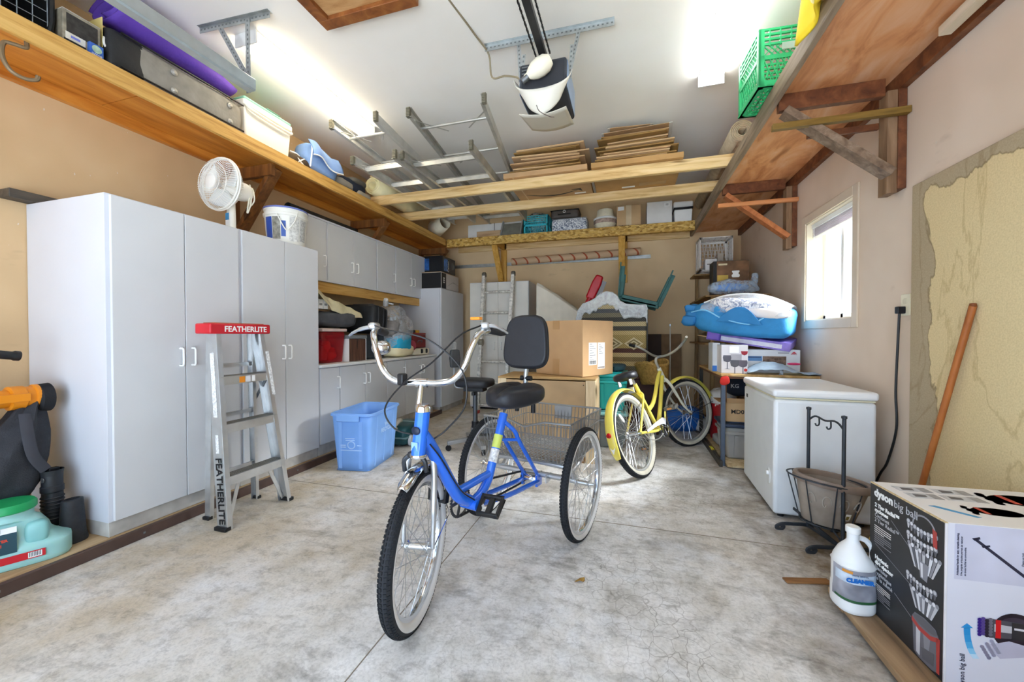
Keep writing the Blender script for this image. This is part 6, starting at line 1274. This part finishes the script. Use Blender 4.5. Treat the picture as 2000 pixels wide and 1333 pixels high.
for k in range(5): MB().blob((-.40+.02*(k % 2), -.16+.03*k, .10+.05*(k % 3)), (.12, .12, .10), .6, .02, 14, 14, seed=80+k).build('ruffle', M('#2775b0', .7, 0, .2), b)
b = thing('blue_plastic_bag', 'clear bag holding something bright blue on the corner rack', 'bag', (1.05, 4.78, 1.522), 10); MB().blob((0, -.1, .075), (.50, .18, .15), .7, .03, 9, 28, seed=90, flatbot=-.07).build('film', FILMB, b); MB().blob((0, -.08, .075), (.36, .12, .085), .7, .02, 9, 22, seed=91).build('blue_content', M('#2f7fd0', .6, 0, .15), b); MB().blob((.23, -.08, .16), (.07, .07, .16), .7, .02, 12, 14, seed=92).build('twisted_neck', FILMB, b)
b = thing('coffee_maker_box', 'brown photo printed appliance box with black side on the corner rack', 'box', (1.10, 4.98, 1.52)); bx('carton', M('#1d1a18', .5, 0, .2), b, -.18, .18, -.11, .11, 0, .40, .003); bx('photo_print', M('#7a5638', .5, 0, .5, 7), b, -.145, .178, -.1112, -.11, .0, .395, 0)
MB().lathe([(.03, 0), (.04, .012), (.04, .03), (.03, .035), (.028, .05), (.038, .06), (.036, .075)], 18, c=(.045, -.1115, .21), sy=.05).build('cup_print', WHTP, b); bx('label', M('#c9a84a', .5), b, -.14, -.03, -.1118, -.1112, .17, .24, 0); bx('print_line', M('#d9c9a4', .5), b, -.13, -.04, -.1118, -.1112, .35, .37, 0)
cr = crate('white_crate', 'white plastic crate lying on its side holding small books, on the corner rack', (1.00, 5.42, 2.06), .36, .40, .28, M('#d8d2cb', .5, 0, .06), rot=(R_(90), 0, 0))
for k, (x0, x1, y0, y1, mt, nm, lab) in enumerate(((-.10, .03, 0, .14, M('#e6e4e2', .5), 'small_box', 'small white box inside the white crate'), (.035, .10, 0, .20, M('#b3a898', .6), 'small_book', 'beige book standing inside the white crate'))):
    o = thing(nm, lab, 'box' if k == 0 else 'book', (1.00, 5.30, 1.875)); bx('block', mt, o, x0, x1, -.06, .06, 0, y1, .003); bx('print_line', M('#7a6f6a', .6), o, x0+.02, x1-.02, -.0612, -.06, y1*.5, y1*.5+.012, 0)
# under the bench
t = tote('grey_tote', 'grey plastic tote with dark blue lid under the workbench', (.945, 3.83, .032), .31, .34, .27, M('#a3a09b', .5, 0, .08), M('#2c3a52', .45, 0, .1))
b = thing('lettered_carton', 'open brown carton lettered MD02 on the grey tote', 'box', (.95, 3.82, .345)); bx('carton', CARD2, b, -.14, .15, -.12, .12, 0, .16, .003); text('lettering', 'MD02', .05, M('#2b2420', .6), b, (-.045, -.1212, .085), FRONT, 'CENTER', bold=.001)
bx('flap', CARD, b, -.14, .15, -.125, -.121, .16, .20, .001, rot=(R_(0), 0, 0)); bx('flap', CARD, b, -.20, -.14, -.12, .12, .162, .166, .001)
b = thing('dark_jacket', 'dark navy garment with white letters hanging under the bench top', 'garment', (.96, 3.98, .52)); MB().blob((.04, .02, .1), (.28, .08, .18), .5, .012, 9, 20, seed=95).build('cloth', M('#1b2233', .85, 0, .2), b); text('lettering', 'KG', .05, M('#b9bcc4', .7), b, (-.03, -.028, .1), FRONT, 'CENTER', bold=.001)
b = thing('red_bucket', 'red bucket with a white bag in it under the far end of the bench', 'bucket', (.93, 4.42, .031)); MB().lathe([(.0, 0), (.11, 0), (.135, .36), (.14, .365), (.132, .36), (.11, .02)], 26).build('pail', M('#a8141e', .45, 0, .12), b); MB().blob((0, 0, .40), (.25, .25, .22), .7, .02, 9, 22, seed=97).build('white_bag', M('#dcd8d6', .6, 0, .1), b); MB().tube(smooth([(-.13, 0, .36), (-.1, -.02, .48), (0, -.03, .52), (.1, -.02, .48), (.13, 0, .36)], 5), .004, 5).build('bail', M('#d9d5d0', .5), b)
tag(MB().blob((.90, 4.13, .085), (.22, .22, .10), .6, .012, 8, 20, seed=98).build('grey_sack', M('#a5a3a2', .7, 0, .15)), 'soft grey sack on the bench base board near the red bucket', 'sack')
# ================================================================ right foreground
fz = thing('chest_freezer', 'white chest freezer against the right wall', 'freezer', (1.085, 2.985, 0), -2)
FZ = M('#e4e8ec', .3, 0, .03); FX, FY = .245, .36
MB().box(-FX, FX, -FY, FY, .022, .705).build('cabinet', FZ, fz, .02, 4); bx('gasket', M('#d9d2b6', .6), fz, -FX+.006, FX-.006, -FY+.006, FY-.006, .706, .716, .003)
MB().box(-FX-.008, FX+.006, -FY-.012, FY+.006, .717, .765).build('lid', M('#eceef0', .28, 0, .02), fz, .018, 4)
for x in (-FX+.05, FX-.05):
    for y in (-FY+.05, FY-.05): MB().cyl((x, y, 0), (x, y, .023), .018).build('foot', BLK, fz)
MB().lathe([(.0, .004), (.03, .004), (.034, 0)], 24, mt=Matrix.Rotation(R_(-90), 4, 'Y'), c=(-FX-.0005, -.27, .22), sx=1.5).build('control_panel', M('#d5d9dc', .3), fz)
MB().lathe([(.0, .012), (.012, .012), (.014, 0)], 18, mt=Matrix.Rotation(R_(-90), 4, 'Y'), c=(-FX-.004, -.27, .24)).build('dial', WHTP, fz); bx('brand_plate', BLK, fz, -FX-.003, -FX, .25, .28, .625, .65, .001)
for k in range(7): bx('vent_slot', M('#b9bec3', .4), fz, .13, .19, -FY-.0015, -FY, .14+.012*k, .146+.012*k, 0)
# plant stand with its pot
IR = M('#3c4046', .55, .5, .2, 12)
s = thing('plant_stand', 'dark wrought iron plant stand with two posts before the freezer', 'plant stand', (0, 0, 0))
PN, PF = V(1.012, 2.275, 0), V(.952, 2.505, 0)
for p in (PN, PF):
    MB().cyl(p+V(0, 0, .03), p+V(0, 0, .675), .0085, n=10).build('post', IR, s); MB().lathe([(.0085, 0), (.012, .003), (.012, .014), (.0, .018)], 12, c=p+V(0, 0, .672)).build('finial', IR, s)
    sc = [(-.02, 0, .035), (-.06, -.008, .035), (-.125, -.02, .034), (-.155, -.025, .02), (-.150, -.024, .007), (-.130, -.02, .006), (-.120, -.018, .018), (-.130, -.02, .026), (-.138, -.021, .02)]
    MB().tube(smooth([tuple(p+V(0.02, 0, .03))]+[tuple(p+V(*q)) for q in sc], 5), .0065, 8, flat=1.6).build('scroll_foot', IR, s)
    MB().tube(smooth([tuple(p+V(0, 0, .03)), tuple(p+V(.10, .02, .033)), tuple(p+V(.15, .03, .02)), tuple(p+V(.145, .03, .007)), tuple(p+V(.12, .025, .010))], 5), .0065, 8, flat=1.6).build('scroll_foot', IR, s)
arch = [PN.lerp(PF, t)+V(0, 0, .615+.035*math.sin(math.pi*t)+.012*math.sin(2*math.pi*t*1.5)) for t in [i/16 for i in range(17)]]
MB().tube(arch, .005, 7).build('arch', IR, s)
for t in (.35, .68):
    p = PN.lerp(PF, t); MB().tube(smooth([tuple(p+V(0, 0, .645)), tuple(p+V(0, 0, .61)), tuple(p+V(-.008, .01, .60)), tuple(p+V(-.012, .015, .612))], 5), .004, 6).build('hook', IR, s)
MB().bar(PN+V(0, 0, .035), PF+V(-.05, .05, .10), .006, .014).build('side_bar', IR, s); MB().bar(PN+V(0, 0, .033), PF+V(0, 0, .033), .006, .014).build('side_bar', IR, s)
PC = V(.985, 2.385, 0); TLT = Matrix.Rotation(R_(7), 4, 'Y')
def ringp(rx, ry, z, n=40): return [tuple(PC+TLT @ V(rx*math.cos(2*math.pi*k/n), ry*math.sin(2*math.pi*k/n), 0)+V(0, 0, z)) for k in range(n)]
MB().tube(ringp(.172, .118, .335), .004, 6, closed=True).build('basket_ring', IR, s); MB().tube(ringp(.115, .075, .105), .004, 6, closed=True).build('basket_ring', IR, s)
ra, rb2 = ringp(.172, .118, .335, 16), ringp(.115, .075, .105, 16)
for k in range(0, 16, 2): MB().tube([ra[k], rb2[k]], .003, 5).build('basket_rib', IR, s)
MB().tube([ra[12], tuple(PN+V(0, 0, .32))], .005, 6).build('strut', IR, s); MB().tube([ra[4], tuple(PF+V(0, 0, .33))], .005, 6).build('strut', IR, s); MB().tube([rb2[12], tuple(PN+V(0, 0, .06))], .005, 6).build('strut', IR, s)
p = thing('oval_planter', 'taupe oval planter with embossed scrolls hanging in the plant stand', 'planter', tuple(PC+V(0, 0, .105)), rot=(0, R_(7), 0))
POT = M('#988c80', .6, 0, .15, 14, .1, 60); mtp = None
MB().lathe([(.0, .005), (.10, .005), (.108, .012), (.150, .19), (.152, .215), (.146, .215), (.14, .19), (.10, .03), (.0, .03)], 40, sy=.66).build('pot', POT, p)
MB().lathe([(.148, .205), (.170, .207), (.174, .216), (.174, .236), (.168, .243), (.154, .243), (.148, .236), (.148, .205)], 44, sy=.68, cap=False).build('rim', M('#857468', .55, 0, .15, 14), p)
MB().lathe([(.0, .17), (.143, .17)], 36, sy=.66, cap=False).build('soil', M('#3a2d26', .95, 0, .3, 30, .4, 60), p)
EMB = M('#aaa196', .6, 0, .1)
def onpot(a, z): r = .108+.042*(z-.012)/.178+.002; return V(r*math.cos(a), .66*r*math.sin(a)-.001, z)
for ac, sg in ((-1.95, 1), (-1.35, -1), (-2.45, 1), (-.85, -1)):
    pts = [onpot(ac+sg*(.18-.018*k)*math.cos(k*.62)*1.0, .125+(.05-.0045*k)*math.sin(k*.62)) for k in range(10)]
    MB().tube(smooth(pts, 3), .003, 6).build('scroll_relief', EMB, p)
MB().grid(lambda u, v: onpot(-1.25+.22*u, .055+.04*v)+V(0, -.0015, 0), 4, 3).build('price_sticker', WHTP, p, solid=.001); MB().grid(lambda u, v: onpot(-1.22+.12*u, .065+.02*v)+V(0, -.003, 0), 4, 3).build('sticker_print', M('#8a7a3a', .5), p)
# cleaner jug
j = thing('cleaner_jug', 'white plastic jug of cleaner beside the vacuum carton', 'jug', (.826, 1.785, .044), 12)
WJ = M('#eff0f0', .4, 0, .03)
def cj(u, v):
    a = 2*math.pi*u; prof = [(0, .92), (.03, 1), (.27, 1), (.29, .96), (.58, .96), (.60, 1), (.66, .98), (.78, .72), (.88, .34), (.90, .30), (1, .30)]
    for (p0, r0), (p1, r1) in zip(prof[:-1], prof[1:]):
        if p0 <= v <= p1: r = r0+(r1-r0)*(v-p0)/(p1-p0); break
    e = .75 if v < .62 else 1; sg = lambda x, e: math.copysign(abs(x)**e, x)
    x = .062*r*sg(math.cos(a), e); y = .062*r*sg(math.sin(a), e)
    if .64 < v < .9 and math.cos(a) > .2: x *= 1-.25*math.sin(math.pi*(v-.64)/.26)
    return V(x, y, .285*v)
MB().grid(cj, 40, 40, wrapu=True).build('bottle', WJ, j); MB().lathe([(.021, .283), (.023, .285), (.023, .305), (.02, .308), (.0, .308)], 24).build('cap', WHT, j)
MB().tube(smooth([(.048, -.004, .17), (.066, -.004, .19), (.066, -.004, .225), (.045, -.004, .255), (.022, -.004, .265)], 5), .010, 8).build('handle', WJ, j)
def lab(a0, a1, z0, z1, mt, off=.0012, nm='label'): return MB().grid(lambda u, v: (lambda q: V(q.x*(1+off/.06), q.y*(1+off/.06), q.z))(cj((a0+(a1-a0)*u) % 1, (z0+(z1-z0)*v)/.285)), 14, 4).build(nm, mt, j)
lab(.48, .98, .045, .165, M('#9a9aa4', .4, 0, .45, 12)); lab(.5, .9, .115, .150, M('#c9d6e4', .4, 0, .2, 20), .002); lab(.9, .975, .05, .16, M('#8a55b4', .4), .002); lab(.5, .9, .047, .056, M('#2f5f3a', .4), .0022); lab(.56, .66, .152, .162, M('#d8923a', .4), .0025)
text('lettering', 'CLEANER', .0195, M('#1f6fc4', .4), j, (-.02, -.0625, .130), (90, 0, -14), 'CENTER', bold=.0016); text('lettering', 'VINYL SIDING', .008, M('#2a4a78', .4), j, (-.02, -.0628, .150), (90, 0, -14), 'CENTER')
# boards under the vacuum carton
PB = wood('old_pallet_board', '#6d553c', '#96795a', '#b39673', (9, 1, 9), 2)
bo = thing('floor_boards', 'weathered boards lying on the floor under the vacuum carton', 'boards', (0, 0, 0))
for k in range(5): bx('plank', PB, bo,   .795+.12*k, .795+.12*k+.115, 1.05+.01*(k % 2), 1.90-.012*(k % 3), .018, .042, .003)
bx('batten', PB, bo, .80, 1.38, 1.12, 1.16, 0, .0175, .002); bx('batten', PB, bo, .80, 1.38, 1.80, 1.84, 0, .0175, .002)
o = MB().box(-.095, .095, -.018, .018, 0, .008).build('wood_scrap', wood('scrap_wood', '#6a4422', '#8f6236', '#a97b4a', (1, 10, 10), 2), None, .002); o.location = (.755, 1.985, .001); o.rotation_euler = (0, 0, R_(14)); tag(o, 'thin brown wood scrap on the floor before the plant stand', 'wood scrap')
# vacuum carton
d = thing('vacuum_carton', 'big printed vacuum cleaner carton with black side and white front', 'box', (.905, 1.463, .0435), 3.5)
DW, DD, DH = .49, .332, .482
BK = M('#2a2a2c', .45, 0, .15, 12); LG = M('#cfcfdc', .45, 0, .03)
bx('carton', M('#a98d66', .8), d, .001, DW-.001, .001, DD-.001, 0, DH-.001, .002)
bx('black_side', BK, d, -.001, .001, 0, DD, 0, DH, 0); bx('front_face', LG, d, 0, DW, -.001, .001, 0, DH, 0); bx('top_face', M('#e9e9ec', .45, 0, .03), d, 0, DW, 0, DD, DH-.001, DH+.001, 0); bx('worn_edge', M('#c9b48c', .8, 0, .3, 60), d, -.002, .004, -.002, DD, DH-.003, DH+.0015, .001); bx('worn_edge', M('#d9d6da', .7), d, -.002, .003, -.0022, .003, 0, DH, .001)
GR = M('#bdbdc2', .4); GR2 = M('#8d8d93', .4); SX_ = -.0016
def st(body, size, y, z, mt=WHTP, bold=.0004, **k): return text('lettering', body, size, mt, d, (SX_, DD-y, z), LEFTF, 'LEFT', bold=bold, **k)
st('dyson', .040, .022, .452, bold=.0016); st('big ball', .038, .122, .450, GR, .0)
for k, (t_, mm, bo_) in enumerate((('2 Tier Radial™', WHTP, .0007), ('cyclones', WHTP, .0007), ('Cyclones', GR, 0), ('2 Tier Radial™', GR, 0))): st(t_, .020, .026, .407-.0185*k, mm, bo_)
for k in range(9): bx('print_line', WHTP if k < 4 else GR2, d, SX_-.0004, SX_, DD-.026-(.085 if k % 4 != 3 else .05), DD-.026, .329-.0075*k, .3315-.0075*k, 0)
for k, (t_, mm, bo_) in enumerate((('Hygienic', WHTP, .0007), ('dirt ejector', WHTP, .0007), ('Ejecteur', GR, 0), ('hygiénique', GR, 0), ('de la saleté', GR, 0))): st(t_, .020, .03, .214-.0185*k, mm, bo_)
for k in range(9): bx('print_line', WHTP if k < 4 else GR2, d, SX_-.0004, SX_, DD-.03-(.08 if k % 4 != 3 else .05), DD-.03, .116-.0065*k, .1182-.0065*k, 0)
for (a, b_) in (((.11, .385), (.195, .335)), ((.03, .262), (.2, .215)), ((.13, .14), (.205, .11))): MB().bar((SX_, DD-a[0], a[1]), (SX_, DD-b_[0], b_[1]), .0012, .0006, up=(1, 0, 0)).build('leader_line', GR2, d)
# exploded view of the cyclone, printed flat on the black side
def pr(name, poly, mt, dx=.0006): return MB().prism([(DD-y, z) for y, z in poly], SX_-dx, SX_, 'x').build(name, mt, d)
SIL = [M('#c9c9cf', .35), M('#8f8f97', .35), M('#5f5f66', .35), M('#b5403c', .35), M('#e8e8ee', .35)]
def ell_(cy, cz, ry, rz, n=14): return [(cy+ry*math.cos(2*math.pi*k/n), cz+rz*math.sin(2*math.pi*k/n)) for k in range(n)]
for zc, n in ((.420, 9), (.381, 9), (.247, 9)):
    for k in range(n):
        y = .19+.0135*k; dip = .010*(1-((k-(n-1)/2)/((n-1)/2))**2); z = zc-dip
        pr('cyclone_print', ell_(y, z, .0085, .0095), SIL[1+k % 2]); pr('cyclone_print', ell_(y, z+.002, .0055, .006), SIL[4 if k % 2 else 0], .0009); pr('cyclone_print', [(y-.005, z-.006), (y+.005, z-.006), (y+.002, z-.021), (y-.002, z-.021)], SIL[k % 3], .0008)
MB().tube([(SX_, DD-.252-.045*math.cos(a), .422+.040*math.sin(a)) for a in [math.pi*k/16 for k in range(17)]], .003, 5, flat=.3).build('handle_print', SIL[1], d); pr('red_clip_print', [(.287, .442), (.302, .436), (.304, .385), (.290, .388)], SIL[3], .0012)
for (zt, zb, y0, y1) in ((.352, .285, .193, .315), (.212, .155, .203, .308)):
    n = 9
    for k in range(n):
        t = k/(n-1); y = y0+(y1-y0)*t; yb = (y0+y1)/2+(y-(y0+y1)/2)*.55
        pr('cone_print', [(y-.006, zt-.006*math.sin(math.pi*t)), (y+.006, zt-.006*math.sin(math.pi*t)), (yb+.003, zb), (yb-.003, zb)], SIL[(0, 2, 4, 1)[k % 4]]); pr('cone_print', ell_(y, zt-.005*math.sin(math.pi*t), .006, .0065), SIL[4 if k % 2 else 1], .0009)
pr('cup_print', [(.235, .318), (.275, .316), (.268, .262), (.243, .264)], SIL[1], .0012); pr('cup_print', [(.242, .312), (.252, .312), (.253, .268), (.247, .268)], SIL[4], .0014)
pr('bin_print', [(.212, .122), (.222, .138), (.262, .144), (.302, .138), (.313, .122), (.311, .012), (.29, .004), (.24, .004), (.220, .012)], M('#6d6d76', .3)); pr('bin_print', ell_(.262, .126, .047, .014), SIL[2], .0009); pr('bin_print', [(.228, .108), (.246, .104), (.244, .012), (.230, .016)], SIL[0], .0009); pr('bin_print', [(.256, .10), (.285, .10), (.28, .055), (.262, .05)], SIL[1], .0009); pr('bin_print', [(.25, .045), (.30, .06), (.298, .02), (.255, .012)], SIL[2], .0010)
pr('red_band_print', [(.211, .118), (.24, .106), (.285, .106), (.314, .120), (.314, .106), (.285, .092), (.24, .092), (.211, .104)], SIL[3], .0013); pr('red_band_print', [(.306, .118), (.318, .118), (.318, .012), (.309, .012)], SIL[3], .0013)
# front face prints
def fp(name, poly, mt, dy=.0006): return MB().prism(poly, -.0016-dy, -.0016, 'y').build(name, mt, d)
bx('tone_panel', M('#bdbdd0', .45), d, .02, DW, -.0014, -.001, .318, DH, 0)
NV = M('#22223a', .4); VT = M('#4a4a60', .4)
fp('wand_print', [(.064, .440), (.070, .445), (.40, .172), (.394, .166)], NV); fp('wand_print', [(.060, .443), (.078, .449), (.080, .443), (.066, .437)], NV); fp('wand_print', [(.083, .423), (.102, .428), (.103, .423), (.086, .418)], NV)
for k in range(3): text('lettering', ('Articulated handle for easy, versatile cleaning.', 'Une poignée articulée permet de nettoyer', 'en toute facilité et commodité.')[k], .0068, VT, d, (.027+.009*k, -.0022, .330), (90, -90, 0), 'LEFT', bold=.00015 if k == 0 else 0)
text('lettering', 'dyson big ball', .0175, NV, d, (.042, -.0022, .004), (90, -90, 0), 'LEFT'); text('lettering', 'Cleans up high', .0068, VT, d, (.178, -.0022, .375), (90, -90, 0), 'LEFT')
ar = [V(.052+.045*(1-math.cos(t)), -.0018, .176-.10*math.sin(t)) for t in [.0+.105*k for k in range(11)]]
for k in range(10): w0 = .0075; fp('arrow_print', [(ar[k].x-w0, ar[k].z), (ar[k].x+w0, ar[k].z+.002), (ar[k+1].x+w0, ar[k+1].z+.002), (ar[k+1].x-w0, ar[k+1].z)], M(['#1f86c4', '#2c8dc8', '#4a9ed0', '#7cb8dc', '#b0cfe4'][k//2], .4))
fp('arrow_head_print', [(.038, .176), (.066, .179), (.052, .191)], M('#1f86c4', .4))
def disc(name, cx_, cz_, r, mt, off, sz=1.0): return MB().lathe([(.0, 0), (r, 0)], 28, mt=Matrix.Rotation(R_(90), 4, 'X'), c=(cx_, -.0016-off, cz_), sy=sz).build(name, mt, d)
disc('ball_print', .165, .182, .055, M('#3a2f3c', .4), .0003); disc('ball_print', .165, .205, .034, M('#55495a', .35), .0005, .6)
fp('canister_print', [(.088, .165), (.088, .205), (.105, .214), (.25, .208), (.25, .172), (.105, .158)], M('#4a4750', .35), .0010); fp('canister_print', [(.115, .178), (.115, .200), (.25, .197), (.25, .182)], M('#b3b1b8', .35), .0013); fp('red_band_print', [(.118, .160), (.118, .213), (.130, .213), (.130, .160)], M('#c4161f', .35), .0016); fp('canister_print', [(.155, .160), (.155, .211), (.25, .207), (.25, .166)], M('#2c2a30', .35), .0017); fp('canister_print', [(.16, .19), (.16, .196), (.25, .194), (.25, .188)], M('#c9c6ce', .35), .0019)
for i in range(4):
    for k in range(6): disc('cyclone_dot_print', .080+.0085*i, .164+.0088*k+(.004 if i % 2 else 0), .005, M(['#4a2f9c', '#6a55a8', '#3a3344', '#8a8696'][i], .3), .0021+.0001*i)
for i in range(3):
    for k in range(5): disc('ghost_dot_print', .088+.011*i+.004*k, .128-.0075*k+.010*i, .0052, M(['#a9a6c0', '#b7b4cc', '#c3c1d6'][i], .3), .0006+.0001*i)
fp('ghost_print', [(.10, .135), (.13, .10), (.20, .118), (.20, .145), (.15, .155)], M('#b3b0c4', .4), .0004)
# top face prints
def tp(name, poly, mt, dz=.0006): return MB().prism(poly, DH+.0012, DH+.0012+dz, 'z').build(name, mt, d)
for (x0, y0, w, h_) in ((.04, .25, .10, .045), (.155, .25, .10, .045), (.04, .19, .09, .045), (.14, .19, .11, .045)):
    tp('thumbnail_print', [(x0, y0), (x0+w, y0), (x0+w, y0+h_), (x0, y0+h_)], M('#c3c7cf', .4, 0, .2, 30)); tp('thumbnail_print', [(x0+w*.7, y0), (x0+w, y0), (x0+w, y0+h_), (x0+w*.7, y0+h_)], M('#97989e', .4, 0, .2, 60), .0008); tp('thumbnail_print', [(x0+.015, y0+.01), (x0+.05, y0+.012), (x0+.055, y0+.03), (x0+.02, y0+.035)], M('#55565e', .4, 0, .3, 60), .001)
for (cx_, cy_, sc) in ((.36, .235, 1.15), (.19, .115, .75)):
    MB().lathe([(.0, 0), (.085*sc, 0)], 30, c=(cx_+.02, cy_, DH+.0016), sy=.5).build('machine_print', M('#5a544c', .4, 0, .3, 20), d); MB().lathe([(.0, 0), (.04*sc, 0)], 24, c=(cx_+.03, cy_, DH+.0021), sy=.5).build('machine_print', M('#c9c6c0', .4), d); tp('red_band_print', [(cx_-.03*sc, cy_-.03*sc), (cx_-.015*sc, cy_-.03*sc), (cx_-.015*sc, cy_+.035*sc), (cx_-.03*sc, cy_+.035*sc)], M('#b8392f', .4), .0014)
    for k in range(6): MB().lathe([(.0, 0), (.011*sc, 0)], 10, c=(cx_-.07*sc+.006*(k % 2), cy_-.035*sc+.014*sc*k, DH+.002)).build('cyclone_dot_print', M('#544a66', .4), d)
tp('arrow_print', [(.04, .125), (.06, .13), (.13, .06), (.115, .055)], M('#3f97cc', .4)); text('lettering', 'Self-righting.', .016, M('#3a3a42', .4), d, (.33, .12, DH+.0018), (0, 0, -25), 'LEFT'); text('lettering', 'Se redresse tout seul.', .016, M('#3a3a42', .4), d, (.30, .10, DH+.0018), (0, 0, -25), 'LEFT')
# hardboard sheet and broom against the right wall
hb_ = MB().box(1.408, 1.426, .35, 2.535, .0, 1.855).build('hardboard_sheet', mat_peel(), None, .004); tag(hb_, 'large peeling hardboard sheet leaning flat on the right wall', 'board')
b = thing('broom', 'broom with an orange brown wooden handle leaning on the hardboard', 'broom', (0, 0, 0)); MB().tube([(1.35, 2.42, .10), (1.392, 2.127, 1.205)], .0125, 10).build('handle', wood('broom_handle', '#8a4a1c', '#b0662c', '#c27a3c', (6, 6, 1), 2), b); MB().lathe([(.0, 0), (.0125, .0), (.010, .012), (.0, .014)], 12, c=(1.392, 2.127, 1.204)).build('handle_end', M('#7a4018', .5), b)
MB().prism([(-.11, 0), (.11, 0), (.07, .10), (.02, .13), (-.02, .13), (-.07, .10)], -.02, .02, 'y', mt=Matrix.Translation((1.27+.03, 2.435, .002))).build('bristles', M('#c9a85a', .9, 0, .3, 60), b, .01)
# leaf and litter on the floor
o = MB().grid(lambda u, v: V((u-.5)*.05, (v-.5)*.025*math.sin(math.pi*u), .008*math.sin(u*5)*math.cos(v*4)+.006), 8, 4).build('dry_leaf', M('#a8803c', .8, 0, .2), None, solid=.001); o.location = (-.20, 1.70, .002); o.rotation_euler = (0, 0, .6); tag(o, 'single dry curled leaf on the bare concrete by the tricycle', 'leaf')

# ---------------------------------------------------------------- move every thing's origin to its base
bpy.context.view_layer.update()
for o in list(COL.objects):
    if o.parent is None and o.type == 'EMPTY' and o.location.length < 1e-6 and o.rotation_euler.to_matrix() == Matrix.Identity(3):
        pts = [c.matrix_world @ Vector(q) for c in o.children_recursive if c.type == 'MESH' for q in c.bound_box]
        if not pts: continue
        lo = Vector([min(p[i] for p in pts) for i in range(3)]); hi = Vector([max(p[i] for p in pts) for i in range(3)])
        base = Vector(((lo.x+hi.x)/2, (lo.y+hi.y)/2, lo.z))
        for c in o.children: c.location = c.location-base
        o.location = base
